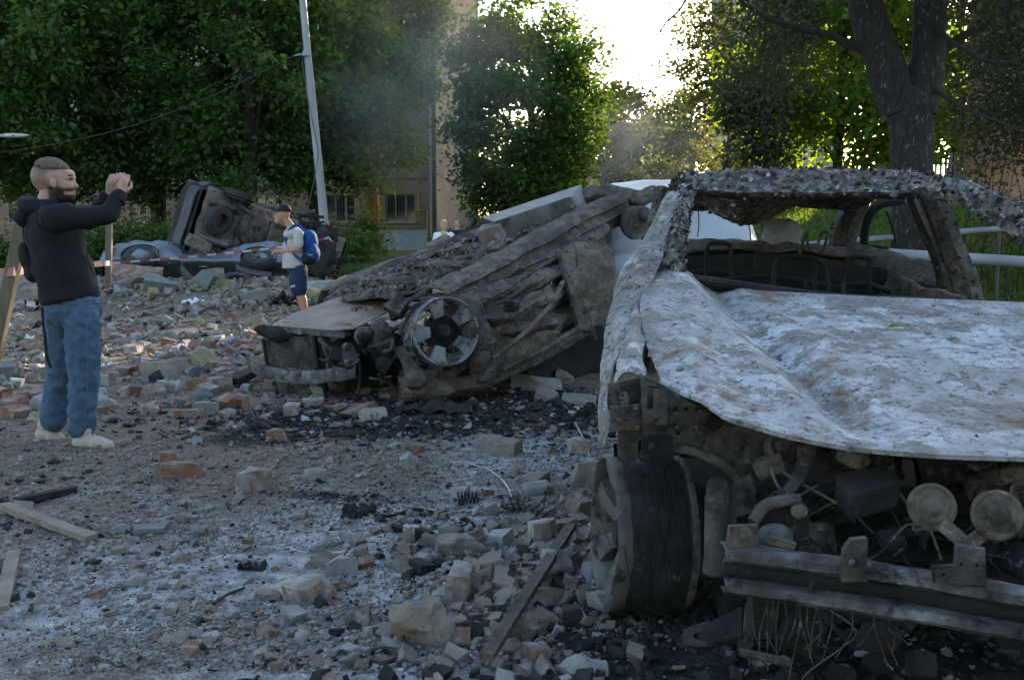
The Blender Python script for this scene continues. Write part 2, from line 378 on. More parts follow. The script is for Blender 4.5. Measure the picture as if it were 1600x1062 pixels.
# burnt vehicles
M_['ash_white'] = surf('burnt_white_bonnet', [(0.36, (0.30, 0.305, 0.318)), (0.50, (0.42, 0.427, 0.445)), (0.64, (0.53, 0.54, 0.565))], 8, 13, 0.85, 0.45, 90, distort=0.3,
      layers=[((0.25, 0.24, 0.23), 1.5, 0.53, 0.08), ((0.19, 0.18, 0.17), 8, 0.535, 0.030), ((0.24, 0.23, 0.22), 19, 0.56, 0.025), ((0.145, 0.092, 0.062), 2.4, 0.615, 0.06), ((0.075, 0.07, 0.067), 24, 0.605, 0.02), ((0.05, 0.047, 0.045), 65, 0.625, 0.02)])
M_['ash_flake'] = surf('burnt_flaking_roof', [(0.36, (0.035, 0.032, 0.030)), (0.46, (0.09, 0.083, 0.077)), (0.54, (0.19, 0.178, 0.17)), (0.68, (0.34, 0.335, 0.335))], 18, 12, 0.9, 1.0, 34, distort=0.8,
      layers=[((0.05, 0.046, 0.043), 6, 0.57, 0.06), ((0.16, 0.122, 0.093), 4, 0.60, 0.06), ((0.03, 0.028, 0.027), 46, 0.60, 0.03)], dist=0.006)
M_['crust'] = surf('burnt_crust', [(0.32, (0.045, 0.039, 0.034)), (0.50, (0.115, 0.099, 0.083)), (0.70, (0.21, 0.187, 0.163))], 12, 12, 0.92, 0.9, 40, distort=0.4,
      layers=[((0.05, 0.043, 0.037), 2.2, 0.54, 0.10), ((0.21, 0.175, 0.13), 2.6, 0.62, 0.10), ((0.025, 0.022, 0.02), 30, 0.60, 0.04)], dist=0.006)
M_['crust_tan'] = surf('burnt_crust_tan', [(0.32, (0.085, 0.069, 0.052)), (0.5, (0.17, 0.143, 0.11)), (0.70, (0.27, 0.235, 0.195))], 10, 12, 0.92, 0.9, 40, distort=0.4,
      layers=[((0.075, 0.062, 0.05), 2.6, 0.56, 0.10), ((0.03, 0.026, 0.023), 28, 0.60, 0.04)], dist=0.006)
M_['bare'] = surf('scorched_steel', [(0.3, (0.030, 0.027, 0.025)), (0.5, (0.075, 0.067, 0.058)), (0.7, (0.145, 0.130, 0.115))], 12, 11, 0.7, 0.7, 50, layers=[((0.016, 0.015, 0.015), 6, 0.54, 0.06), ((0.105, 0.060, 0.035), 8, 0.62, 0.05), ((0.22, 0.21, 0.20), 16, 0.64, 0.03)])
M_['soot'] = surf('sooty_metal', [(0.3, (0.007, 0.007, 0.008)), (0.7, (0.028, 0.027, 0.026))], 8, 8, 0.85, 0.7, 30, layers=[((0.10, 0.09, 0.08), 9, 0.66, 0.04)])
M_['alloy'] = surf('alloy_wheel_burnt', [(0.3, (0.14, 0.14, 0.145)), (0.7, (0.29, 0.295, 0.30))], 5, 8, 0.65, 0.3, 40, layers=[((0.06, 0.058, 0.056), 6, 0.57, 0.05)], metallic=0.2)
M_['steel_rim'] = surf('steel_rim_burnt', [(0.3, (0.055, 0.052, 0.05)), (0.7, (0.14, 0.132, 0.125))], 6, 8, 0.65, 0.4, 40, layers=[((0.09, 0.055, 0.038), 7, 0.62, 0.05), ((0.02, 0.02, 0.02), 9, 0.56, 0.05)], metallic=0.2)
M_['galv'] = surf('bumper_beam_steel', [(0.34, (0.03, 0.03, 0.031)), (0.5, (0.10, 0.102, 0.105)), (0.66, (0.22, 0.225, 0.23))], 9, 12, 0.65, 0.6, 50, layers=[((0.055, 0.046, 0.04), 4, 0.55, 0.07), ((0.012, 0.012, 0.012), 6, 0.56, 0.05)], metallic=0.2)
M_['rust_plate'] = surf('rusty_undertray', [(0.3, (0.17, 0.125, 0.10)), (0.7, (0.29, 0.235, 0.20))], 4, 8, 0.8, 0.4, 35, layers=[((0.20, 0.10, 0.055), 3, 0.60, 0.06)])
M_['horn'] = surf('horn_rusty', [(0.3, (0.05, 0.038, 0.028)), (0.7, (0.16, 0.135, 0.108))], 14, 10, 0.7, 0.6, 50, layers=[((0.035, 0.028, 0.022), 9, 0.56, 0.05), ((0.24, 0.22, 0.20), 20, 0.62, 0.03)])
M_['rubber'] = flat('tyre_rubber', (0.035, 0.034, 0.034), 0.85, 0.35)
M_['paint_blue'] = surf('pale_blue_paint', [(0.3, (0.10, 0.125, 0.16)), (0.7, (0.19, 0.235, 0.29))], 3, 8, 0.6, 0.4, 15, layers=[((0.13, 0.12, 0.11), 2.2, 0.54, 0.08), ((0.05, 0.047, 0.045), 7, 0.60, 0.04)], spec=0.4)
M_['underbody'] = surf('dirty_underbody', [(0.3, (0.075, 0.068, 0.062)), (0.7, (0.20, 0.18, 0.16))], 5, 8, 0.9, 0.6, 20, layers=[((0.23, 0.205, 0.175), 4, 0.63, 0.05)])
M_['under_dark'] = surf('dark_underbody', [(0.3, (0.016, 0.016, 0.017)), (0.7, (0.05, 0.048, 0.046))], 5, 7, 0.9, 0.5, 20)
M_['paint_white'] = surf('white_car_paint', [(0.3, (0.33, 0.34, 0.345)), (0.7, (0.42, 0.43, 0.435))], 2, 5, 0.45, 0.05, 15, layers=[((0.36, 0.35, 0.33), 5, 0.63, 0.06)], spec=0.4)
M_['car_glass'] = flat('dusty_car_glass', (0.16, 0.19, 0.20), 0.25, 0.2, bump=0, spec=0.5)
M_['plastic'] = flat('black_plastic', (0.045, 0.046, 0.050), 0.6, 0.3)
# cloth and people
M_['skin'] = flat('skin_man', (0.42, 0.25, 0.185), 0.55, 0.12, scale=12, bump=0.05)
sm_, nt, N, L = new_mat('skin_with_stubble'); at0 = N.new('ShaderNodeVertexColor'); at0.layer_name = 'hair'; sp0 = N.new('ShaderNodeSeparateColor'); L.new(at0.outputs[0], sp0.inputs[0])
tc0 = N.new('ShaderNodeTexCoord'); n0 = N.new('ShaderNodeTexNoise'); n0.inputs['Scale'].default_value = 140; n0.inputs['Detail'].default_value = 5; L.new(tc0.outputs['Object'], n0.inputs[0])
n1_ = N.new('ShaderNodeTexNoise'); n1_.inputs['Scale'].default_value = 14; n1_.inputs['Detail'].default_value = 5; L.new(tc0.outputs['Object'], n1_.inputs[0])
r0 = ramp(N, [(0.3, (0.36, 0.205, 0.15)), (0.7, (0.47, 0.29, 0.22))]); L.new(n1_.outputs[0], r0.inputs[0]); col = r0.outputs[0]
for k_, cc0 in ((0, (0.045, 0.030, 0.023)), (1, (0.030, 0.021, 0.017))):
    ad0 = N.new('ShaderNodeMath'); ad0.operation = 'MULTIPLY_ADD'; L.new(n0.outputs[0], ad0.inputs[0]); ad0.inputs[1].default_value = .5; ad0.inputs[2].default_value = -.25
    s0 = N.new('ShaderNodeMath'); s0.operation = 'ADD'; s0.use_clamp = True; L.new(sp0.outputs[k_], s0.inputs[0]); L.new(ad0.outputs[0], s0.inputs[1])
    mu0 = N.new('ShaderNodeMath'); mu0.operation = 'MULTIPLY'; L.new(s0.outputs[0], mu0.inputs[0]); L.new(sp0.outputs[k_], mu0.inputs[1])
    x0 = N.new('ShaderNodeMix'); x0.data_type = 'RGBA'; L.new(mu0.outputs[0], x0.inputs[0]); L.new(col, x0.inputs[6]); x0.inputs[7].default_value = (*cc0, 1); col = x0.outputs[2]
b0 = N.new('ShaderNodeBsdfPrincipled'); b0.inputs['Roughness'].default_value = .55; b0.inputs['Specular IOR Level'].default_value = .3; L.new(col, b0.inputs['Base Color']); o0 = N.new('ShaderNodeOutputMaterial'); L.new(b0.outputs[0], o0.inputs[0]); M_['skin_stubble'] = sm_
M_['skin_tan'] = flat('skin_tanned', (0.36, 0.20, 0.13), 0.55, 0.12, scale=12, bump=0.05)
M_['hair_brown'] = flat('hair_brown', (0.115, 0.080, 0.060), 0.8, 0.35, scale=60, bump=0.6, bscale=180)
M_['hair_top'] = flat('hair_cropped_top', (0.15, 0.104, 0.078), 0.8, 0.35, scale=60, bump=0.8, bscale=160)
M_['hair_shaved'] = flat('hair_shaved_sides', (0.215, 0.148, 0.115), 0.8, 0.25, scale=60, bump=0.4, bscale=180)
M_['beard'] = flat('beard_dark', (0.050, 0.036, 0.028), 0.85, 0.4, scale=60, bump=0.6, bscale=180)
M_['hair_blond'] = flat('hair_blond', (0.50, 0.37, 0.20), 0.7, 0.3, scale=40, bump=0.5, bscale=90)
M_['hoodie'] = surf('black_cotton', [(0.3, (0.004, 0.0045, 0.0065)), (0.7, (0.011, 0.012, 0.017))], 6, 6, 0.85, 0.3, 18, dist=0.006)
M_['denim'] = surf('blue_denim', [(0.3, (0.040, 0.075, 0.130)), (0.7, (0.075, 0.125, 0.20))], 14, 10, 0.9, 0.5, 60, stretch=(1, 1, 0.6))
M_['suede'] = surf('beige_shoe', [(0.3, (0.33, 0.285, 0.235)), (0.7, (0.46, 0.41, 0.35))], 8, 6, 0.9, 0.3, 40)
M_['sole'] = flat('shoe_sole', (0.42, 0.39, 0.35), 0.8, 0.1)
M_['tee'] = surf('grey_beige_tshirt', [(0.3, (0.34, 0.31, 0.285)), (0.7, (0.44, 0.41, 0.38))], 5, 6, 0.9, 0.3, 25)
M_['navy'] = flat('navy_cloth', (0.012, 0.030, 0.070), 0.85, 0.3)
M_['royal'] = flat('blue_backpack_cloth', (0.010, 0.055, 0.22), 0.75, 0.3)
M_['black'] = flat('black_cloth', (0.012, 0.012, 0.014), 0.8, 0.3)
M_['whitecloth'] = flat('white_cloth', (0.66, 0.68, 0.76), 0.85, 0.06)
M_['yellow'] = flat('yellow_cloth', (0.50, 0.42, 0.08), 0.85, 0.1)
M_['yellow_pipe'] = flat('yellow_gas_pipe', (0.38, 0.27, 0.05), 0.6, 0.15)
# ================================================================== ground
def gaus(x, y, cx, cy_, sx, sy): return math.exp(-((x - cx) / sx) ** 2 - ((y - cy_) / sy) ** 2)
def masks(x, y):
    n1 = noise.noise(Vector((x * 0.9, y * 0.9, 0.3))); n2 = noise.noise(Vector((x * 2.7, y * 2.7, 5.3)))
    n3 = noise.noise(Vector((x * 0.45, y * 0.45, 9.3)))
    ash = 1.05 * gaus(x, y, -0.2, 4.3, 1.4, 1.6) + 0.32 * gaus(x, y, -1.3, 3.6, 1.5, 1.2) + 0.6 * gaus(x, y, 0.4, 6.6, 1.2, 0.8)
    ash += 0.35 * gaus(x, y, 0.4, 2.6, 1.0, 0.6)
    ash = ash + 0.5 * n1 + 0.28 * n2 + 0.2 * n3 - 0.12
    char = 1.7 * gaus(x, y, 1.25, 2.9, 1.0, 1.15) + 1.0 * gaus(x, y, -0.6, 7.0, 1.5, 0.55) + 0.8 * gaus(x, y, 0.2, 7.5, 1.0, 0.9)
    char += 0.9 * gaus(x, y, -0.75, 4.95, 0.8, 0.16) + 0.55 * gaus(x, y, -1.6, 6.2, 0.9, 0.4) + 0.4 * gaus(x, y, 0.5, 2.4, 0.6, 0.5) + 0.7 * gaus(x, y, -7.5, 20.0, 3.0, 1.4)
    char = char + 0.42 * n1 + 0.25 * n2 - 0.10
    grass = ss(4.8, 6.6, x + 0.6 * n1) * ss(7.5, 9.5, y) + ss(23.5, 27, y + n1) 
    return min(1, max(0, ash)), min(1, max(0, char)), min(1, max(0, grass))

def axis_pts(lo, hi, step, far, grow=1.18):
    a = list(np.arange(lo, hi + 1e-6, step)); s = step; x = a[-1]
    while x < far: s *= grow; x += s; a.append(x)
    s = step; x = a[0]; b = []
    while x > -far: s *= grow; x -= s; b.append(x)
    return b[::-1] + a
GX = axis_pts(-6.0, 3.6, 0.05, 900); GY = axis_pts(1.6, 12.0, 0.05, 1400, 1.06)
GY = [y for y in GY if y > -60]
V = []; C = []
for y in GY:
    for x in GX:
        V.append((x, y, gz(x, y)))
        C.append(masks(x, y) + (1.0,) if (y < 60 and abs(x) < 40) else (0, 0, 1.0, 1.0))
nx, ny = len(GX), len(GY)
ii = np.arange((ny - 1) * nx).reshape(ny - 1, nx)[:, :-1].ravel()
Fc = np.stack([ii, ii + 1, ii + nx + 1, ii + nx], 1)

gm, nt, N, L = new_mat('rubble_ground')
tc = N.new('ShaderNodeTexCoord'); at_ = N.new('ShaderNodeVertexColor'); at_.layer_name = 'mask'
sp = N.new('ShaderNodeSeparateColor'); L.new(at_.outputs[0], sp.inputs[0])
def nz(scale, det=8, ro=0.65, off=0):
    n = N.new('ShaderNodeTexNoise'); n.inputs['Scale'].default_value = scale; n.inputs['Detail'].default_value = det; n.inputs['Roughness'].default_value = ro
    if off:
        ad = N.new('ShaderNodeVectorMath'); ad.operation = 'ADD'; ad.inputs[1].default_value = (off, off * 2, 0); L.new(tc.outputs['Object'], ad.inputs[0]); L.new(ad.outputs[0], n.inputs[0])
    else: L.new(tc.outputs['Object'], n.inputs[0])
    return n
def mathn(op, a, b=None, c=None):
    n = N.new('ShaderNodeMath'); n.operation = op
    for i, q in enumerate((a, b, c)):
        if q is None: continue
        if isinstance(q, (int, float)): n.inputs[i].default_value = q
        else: L.new(q, n.inputs[i])
    return n.outputs[0]
def mixc(f, a, b):
    n = N.new('ShaderNodeMix'); n.data_type = 'RGBA'; L.new(f, n.inputs[0])
    for i, q in ((6, a), (7, b)):
        if isinstance(q, tuple): n.inputs[i].default_value = (*q, 1)
        else: L.new(q, n.inputs[i])
    return n.outputs[2]
def mr(v, a, b):
    n = N.new('ShaderNodeMapRange'); n.inputs['From Min'].default_value = a; n.inputs['From Max'].default_value = b; n.interpolation_type = 'SMOOTHSTEP'; L.new(v, n.inputs[0]); return n.outputs[0]
n_big = nz(1.3); n_mid = nz(9, 8, 0.7, 3.0); n_fine = nz(85, 8, 0.75, 5.0)
dirt = ramp(N, [(0.30, (0.085, 0.066, 0.050)), (0.46, (0.20, 0.158, 0.122)), (0.60, (0.27, 0.222, 0.178)), (0.76, (0.36, 0.32, 0.28))]); L.new(n_mid.outputs[0], dirt.inputs[0])
ashc = ramp(N, [(0.32, (0.10, 0.096, 0.093)), (0.45, (0.30, 0.30, 0.303)), (0.64, (0.60, 0.61, 0.63))]); L.new(n_mid.outputs[0], ashc.inputs[0])
charc = ramp(N, [(0.35, (0.012, 0.012, 0.013)), (0.62, (0.05, 0.05, 0.052)), (0.8, (0.22, 0.225, 0.235))]); L.new(n_mid.outputs[0], charc.inputs[0])
turf = ramp(N, [(0.3, (0.025, 0.045, 0.012)), (0.7, (0.075, 0.105, 0.03))]); L.new(n_mid.outputs[0], turf.inputs[0])
ashf = mr(mathn('ADD', sp.outputs[0], mathn('MULTIPLY', mathn('SUBTRACT', n_fine.outputs[0], 0.5), 1.1)), 0.18, 0.75)
charf = mr(mathn('ADD', sp.outputs[1], mathn('MULTIPLY', mathn('SUBTRACT', n_mid.outputs[0], 0.5), 0.9)), 0.28, 0.72)
grf = mr(mathn('ADD', sp.outputs[2], mathn('MULTIPLY', mathn('SUBTRACT', n_mid.outputs[0], 0.5), 0.8)), 0.35, 0.65)
c = mixc(ashf, dirt.outputs[0], ashc.outputs[0]); c = mixc(charf, c, charc.outputs[0]); c = mixc(grf, c, turf.outputs[0])
gr = ramp(N, [(0.36, (0.35, 0.34, 0.33)), (0.5, (0.9, 0.9, 0.9)), (0.64, (1.3, 1.3, 1.3))]); L.new(n_fine.outputs[0], gr.inputs[0])
mm = N.new('ShaderNodeMix'); mm.data_type = 'RGBA'; mm.blend_type = 'MULTIPLY'; mm.inputs[0].default_value = 0.8; L.new(c, mm.inputs[6]); L.new(gr.outputs[0], mm.inputs[7])
b = N.new('ShaderNodeBsdfPrincipled'); b.inputs['Roughness'].default_value = 0.95; b.inputs['Specular IOR Level'].default_value = 0.15; L.new(mm.outputs[2], b.inputs['Base Color'])
n_b = nz(28, 9, 0.72, 8.0)
bp = N.new('ShaderNodeBump'); bp.inputs['Strength'].default_value = 1.0; bp.inputs['Distance'].default_value = 0.035; L.new(n_b.outputs[0], bp.inputs['Height']); L.new(bp.outputs[0], b.inputs['Normal'])
o_ = N.new('ShaderNodeOutputMaterial'); L.new(b.outputs[0], o_.inputs[0])
me = np_mesh('ground', np.array(V), Fc, gm, smooth=True)
ca = me.color_attributes.new('mask', 'FLOAT_COLOR', 'POINT'); ca.data.foreach_set('color', np.array(C, dtype=np.float32).ravel())
tag(link(bpy.data.objects.new('ground', me)), 'brown dirt ground covered with ash, soot and rubble dust', None, None, 'structure')

# ================================================================== brick buildings
def uv_box(me):
    uv = me.uv_layers.new(name='UVMap'); n_ = [Vector(p.normal) for p in me.polygons]
    for p in me.polygons:
        nn = n_[p.index]
        for li in p.loop_indices:
            co = me.vertices[me.loops[li].vertex_index].co
            if abs(nn.z) > 0.7: uv.data[li].uv = (co.x, co.y)
            else:
                t = Vector((-nn.y, nn.x, 0)); t.normalize(); uv.data[li].uv = (co.dot(t), co.z)
class Wall:
    """a wall from a to b, z0 to z1, with real rectangular openings (s0, z0, s1, z1)"""
    def __init__(s, a, b, out): s.a = Vector(a); s.b = Vector(b); s.t = (s.b - s.a).normalized(); s.n = Vector(out).normalized(); s.Lw = (s.b - s.a).length
    def p(s, u, z, d=0): return Vector((s.a.x + s.t.x * u + s.n.x * d, s.a.y + s.t.y * u + s.n.y * d, z))
    def build(s, z0, z1, holes, depth=0.22):
        us = sorted({0, s.Lw, *[h[0] for h in holes], *[h[2] for h in holes]}); zs = sorted({z0, z1, *[h[1] for h in holes], *[h[3] for h in holes]})
        mb = MB()
        for i in range(len(us) - 1):
            for j in range(len(zs) - 1):
                um, zm = (us[i] + us[i + 1]) / 2, (zs[j] + zs[j + 1]) / 2
                if any(h[0] < um < h[2] and h[1] < zm < h[3] for h in holes): continue
                mb.add([s.p(us[i], zs[j]), s.p(us[i + 1], zs[j]), s.p(us[i + 1], zs[j + 1]), s.p(us[i], zs[j + 1])], [(0, 1, 2, 3)])
        for (a, b_, c_, d_) in holes:
            for (q0, q1) in (((a, b_), (c_, b_)), ((c_, b_), (c_, d_)), ((c_, d_), (a, d_)), ((a, d_), (a, b_))):
                mb.add([s.p(*q0), s.p(*q1), s.p(*q1, -depth), s.p(*q0, -depth)], [(0, 1, 2, 3)])
        return mb
    def bar(s, mb, u0, z0, u1, z1, d0, d1):
        pts = [s.p(u, z, d) for z in (z0, z1) for (u, d) in ((u0, d0), (u1, d0), (u1, d1), (u0, d1))]
        mb.hex8(pts)
bz = 0.25
cN = Vector((-3.68, 49.0, 0)); sdv = Vector((1.47, 10.5, 0)).normalized(); fdv = Vector((-10.5, 1.47, 0)).normalized()
cF = cN + fdv * 46; cB = cN + sdv * 12.0
BH = 15.2
apt = thing('apartment_building', (cN.x - 12, cN.y + 8, bz), 'five storey brown brick apartment block behind the left trees', 'building')
wf = Wall(cN, cF, -sdv); ws = Wall(cN, cB, -fdv)
holes = []; wins = []
for k in range(5):
    zb = bz + 1.75 + k * 2.85
    for i in range(13):
        u0 = 1.05 + i * 3.35; w_ = 1.5
        if k == 0 and i == 1: u0 -= 0.3
        h = (u0, zb, u0 + w_, zb + 1.38); holes.append(h); wins.append((h, k, i))
o = wf.build(bz - 0.6, BH, holes).build('front_wall', M_['brick_front'], apt, smooth=False); uv_box(o.data)
o = ws.build(bz - 0.6, BH, []).build('gable_wall', M_['brick_side'], apt, smooth=False); uv_box(o.data)
rf = MB(); pts = [cN - fdv * 0.25 - sdv * 0.25, cF - sdv * 0.25, cF + sdv * 12.25, cB - fdv * 0.25 + sdv * 0.25]
rf.hex8([Vector((p.x, p.y, BH)) for p in pts] + [Vector((p.x, p.y, BH + 0.22)) for p in pts]); rf.build('roof_slab', M_['concrete'], apt, smooth=False)
bk = MB(); bk.add([Vector((cB.x, cB.y, bz - .6)), Vector(((cF + sdv * 12).x, (cF + sdv * 12).y, bz - .6)), Vector(((cF + sdv * 12).x, (cF + sdv * 12).y, BH)), Vector((cB.x, cB.y, BH))], [(0, 1, 2, 3)])
bk.add([Vector((cF.x, cF.y, bz - .6)), Vector((cF.x, cF.y, BH)), Vector(((cF + sdv * 12).x, (cF + sdv * 12).y, BH)), Vector(((cF + sdv * 12).x, (cF + sdv * 12).y, bz - .6))], [(0, 1, 2, 3)])
o = bk.build('back_wall', M_['brick_front'], apt, smooth=False); uv_box(o.data)
rg = rnd(5)
for (h, k, i) in wins:
    a, z0, c_, z1 = h; mb = MB()
    for (u0, q0, u1, q1) in ((a, z0, c_, z0 + .07), (a, z1 - .07, c_, z1), (a, z0 + .07, a + .07, z1 - .07), (c_ - .07, z0 + .07, c_, z1 - .07), (a + .47, z0 + .07, a + .54, z1 - .07), (a + .98, z0 + .07, a + 1.05, z1 - .07)):
        wf.bar(mb, u0, q0, u1, q1, -0.16, -0.10)
    fr = mb.build('window', M_['frame_wood'] if rg.random() < 0.6 or k == 0 else M_['frame_white'], apt, smooth=False)
    g = MB(); g.add([wf.p(a, z0, -.14), wf.p(c_, z0, -.14), wf.p(c_, z1, -.14), wf.p(a, z1, -.14)], [(0, 1, 2, 3)]); g.build('pane', M_['glass_dark'], fr, smooth=False)
    sl = MB(); wf.bar(sl, a - .06, z0 - .06, c_ + .06, z0, -.05, .09); sl.build('sill', M_['zinc'] if k else M_['concrete'], fr, smooth=False)
    if k == 0:
        gb = MB()
        for j in range(10): wf.bar(gb, a + .08 + j * .145, z0 + .02, a + .10 + j * .145, z1 - .02, .02, .04)
        for q in (.2, .7, 1.2): wf.bar(gb, a + .02, z0 + q, c_ - .02, z0 + q + .02, .045, .06)
        gb.build('window_grille', M_['iron'], fr, smooth=False)
    if k and i in (2, 5) and k in (2, 3):
        ac = MB(); wf.bar(ac, c_ + .3, z0 + .2, c_ + 1.0, z0 + .7, .05, .3); ac.build('air_conditioner', M_['frame_white'], apt, smooth=False)
for k in range(1, 5):                                            # balconies with solid parapets
    for i in (3, 7, 10):
        zb = bz + k * 2.85 + 0.85; u0 = 0.9 + i * 3.35
        mb = MB(); wf.bar(mb, u0 - .3, zb - .12, u0 + 2.6, zb, .003, 1.1); wf.bar(mb, u0 - .3, zb, u0 + 2.6, zb + .95, 1.02, 1.1)
        wf.bar(mb, u0 - .3, zb, u0 - .22, zb + .95, .003, 1.02); wf.bar(mb, u0 + 2.52, zb, u0 + 2.6, zb + .95, .003, 1.02)
        mb.build('balcony', M_['concrete'], apt, smooth=False)
mb = MB(); wf.bar(mb, 0.45, bz - .3, 3.3, bz + 1.35, .004, .07); mb.build('painted_plinth', M_['plinth'], apt, smooth=False)
mb = MB(); wf.bar(mb, -.02, bz + 2.95 + .9, 46, bz + 3.2 + .9, .004, .05); mb.build('ledge', M_['brick_front'], apt, smooth=False)
dp = MB(); dp.tube([wf.p(0.25, bz, .1), wf.p(0.25, BH, .1)], 0.06); dp.build('downpipe', M_['zinc'], apt)
gp = MB(); gp.tube([wf.p(0.42, bz + .1, .14), wf.p(0.42, bz + 2.3, .14), wf.p(1.0, bz + 2.32, .14)], 0.035); gp.tube([wf.p(0.9, bz + 2.32, .1), wf.p(.9, bz + 3.2, .1)], .03); gp.build('gas_pipe', M_['yellow_pipe'], apt)

# shaded brick house on the right bank, its sunlit end wall toward the lawn
h0 = at(1503, 300, 30.0); h0.z = 0
rh = thing('brick_house', (h0.x + 6, h0.y + 4, 1.6), 'dark orange brick house behind the bare bushes at far right', 'building')
A = Vector((h0.x, 30.0, 0)); dB = Vector((0.83, -0.56, 0)); dS = Vector((0.56, 0.83, 0))
wf2 = Wall(A, A + dB * 15, (-0.56, -0.83, 0)); ws2 = Wall(A + dS * 9, A, (-0.83, 0.56, 0))
hs = [(3.0 + i * 3.2, 2.9 + k * 3.0, 4.3 + i * 3.2, 4.4 + k * 3.0) for i in range(4) for k in range(4)]
o = wf2.build(-0.5, 15.6, hs).build('front_wall', M_['brick_orange'], rh, smooth=False); uv_box(o.data)
o = ws2.build(-0.5, 15.6, []).build('end_wall', M_['brick_orange'], rh, smooth=False); uv_box(o.data)
for (a, z0, c_, z1) in hs:
    mb = MB()
    for (u0, q0, u1, q1) in ((a, z0, c_, z0 + .07), (a, z1 - .07, c_, z1), (a, z0 + .07, a + .07, z1 - .07), (c_ - .07, z0 + .07, c_, z1 - .07), (a + .62, z0 + .07, a + .68, z1 - .07)): wf2.bar(mb, u0, q0, u1, q1, -.16, -.1)
    fr = mb.build('window', M_['frame_wood'], rh, smooth=False)
    g = MB(); g.add([wf2.p(a, z0, -.14), wf2.p(c_, z0, -.14), wf2.p(c_, z1, -.14), wf2.p(a, z1, -.14)], [(0, 1, 2, 3)]); g.build('pane', M_['glass_dark'], fr, smooth=False)
B_ = A + dB * 15; bk = MB()
q = [A, B_, B_ + dS * 9, A + dS * 9]
bk.add([Vector((p.x, p.y, z)) for z in (-.5, 15.6) for p in (q[1], q[2], q[3])], [(0, 1, 4, 3), (1, 2, 5, 4)])
o = bk.build('back_wall', M_['brick_orange'], rh, smooth=False); uv_box(o.data)
rf = MB(); q = [A - dB * .3 - dS * .3, B_ + dB * .3 - dS * .3, B_ + dB * .3 + dS * 9.3, A - dB * .3 + dS * 9.3]
rf.hex8([Vector((p.x, p.y, 15.6)) for p in q] + [Vector((p.x, p.y, 15.85)) for p in q]); rf.build('roof_slab', M_['concrete'], rh, smooth=False)
# pale picket fence catching the sun beside it
fc = at(1463, 300, 31); fc.z = gz(fc.x, 31)
pf = thing('picket_fence', fc, 'sunlit white picket fence beside the brick house corner', 'fence')
for k in range(12):
    p = Vector((fc.x - 0.2 + k * 0.16, 31 + k * 0.02, gz(fc.x, 31) - .1)); mb = MB()
    mb.box(p + Vector((0, 0, 0.95)), (0.09, 0.025, 1.9 + 0.1 * (k % 3))); mb.build('picket', M_['frame_white'], pf, smooth=False)
mb = MB(); mb.box((fc.x + .7, 31.16, fc.z + .5), (2.3, .05, .08), (0, 0, .12)); mb.box((fc.x + .7, 31.16, fc.z + 1.5), (2.3, .05, .08), (0, 0, .12)); mb.build('rail', M_['frame_white'], pf, smooth=False)

# ================================================================== trees
def leaves(rs, centres, radii, counts, size, up_bias=0.5, squash=0.75):
    """rhombic leaves scattered round clump centres; returns V, F"""
    P = []; 
    for c_, r_, n_ in zip(centres, radii, counts):
        q = rs.normal(0, 0.5, (n_, 3)); q[:, 2] *= squash
        P.append(np.array(c_) + q * r_)
    P = np.concatenate(P); n_ = len(P)
    d = rs.normal(0, 1, (n_, 3)); d[:, 2] = d[:, 2] * 0.45 - 0.45; d /= np.linalg.norm(d, axis=1)[:, None]
    up = rs.normal(0, 0.55, (n_, 3)); up[:, 2] += up_bias * 2
    s = np.cross(d, up); s /= np.linalg.norm(s, axis=1)[:, None] + 1e-9
    nn = np.cross(s, d)
    ln = size * rs.uniform(0.6, 1.25, n_)[:, None]; wd = ln * rs.uniform(0.26, 0.40, n_)[:, None]
    v0 = P; v1 = P + d * ln * 0.55 + s * wd + nn * ln * 0.06; v2 = P + d * ln - nn * ln * 0.10; v3 = P + d * ln * 0.55 - s * wd + nn * ln * 0.06
    Vv = np.stack([v0, v1, v2, v3], 1).reshape(-1, 3)
    k = np.arange(n_) * 4
    return Vv, np.stack([k, k + 1, k + 2, k + 3], 1)
def limb(mb, a, b, r0, r1, rg, bend=0.12, n=6, segs=6):
    a = Vector(a); b = Vector(b); Ln = (b - a).length; pts = []
    o1 = Vector((rg.uniform(-1, 1), rg.uniform(-1, 1), rg.uniform(-.2, .8))) * Ln * bend
    for i in range(segs + 1):
        t = i / segs; pts.append(a.lerp(b, t) + o1 * math.sin(math.pi * t) + Vector((rg.uniform(-1, 1), rg.uniform(-1, 1), 0)) * Ln * 0.012)
    mb.tube(pts, [r0 + (r1 - r0) * (i / segs) for i in range(segs + 1)], n, cap=True); return pts
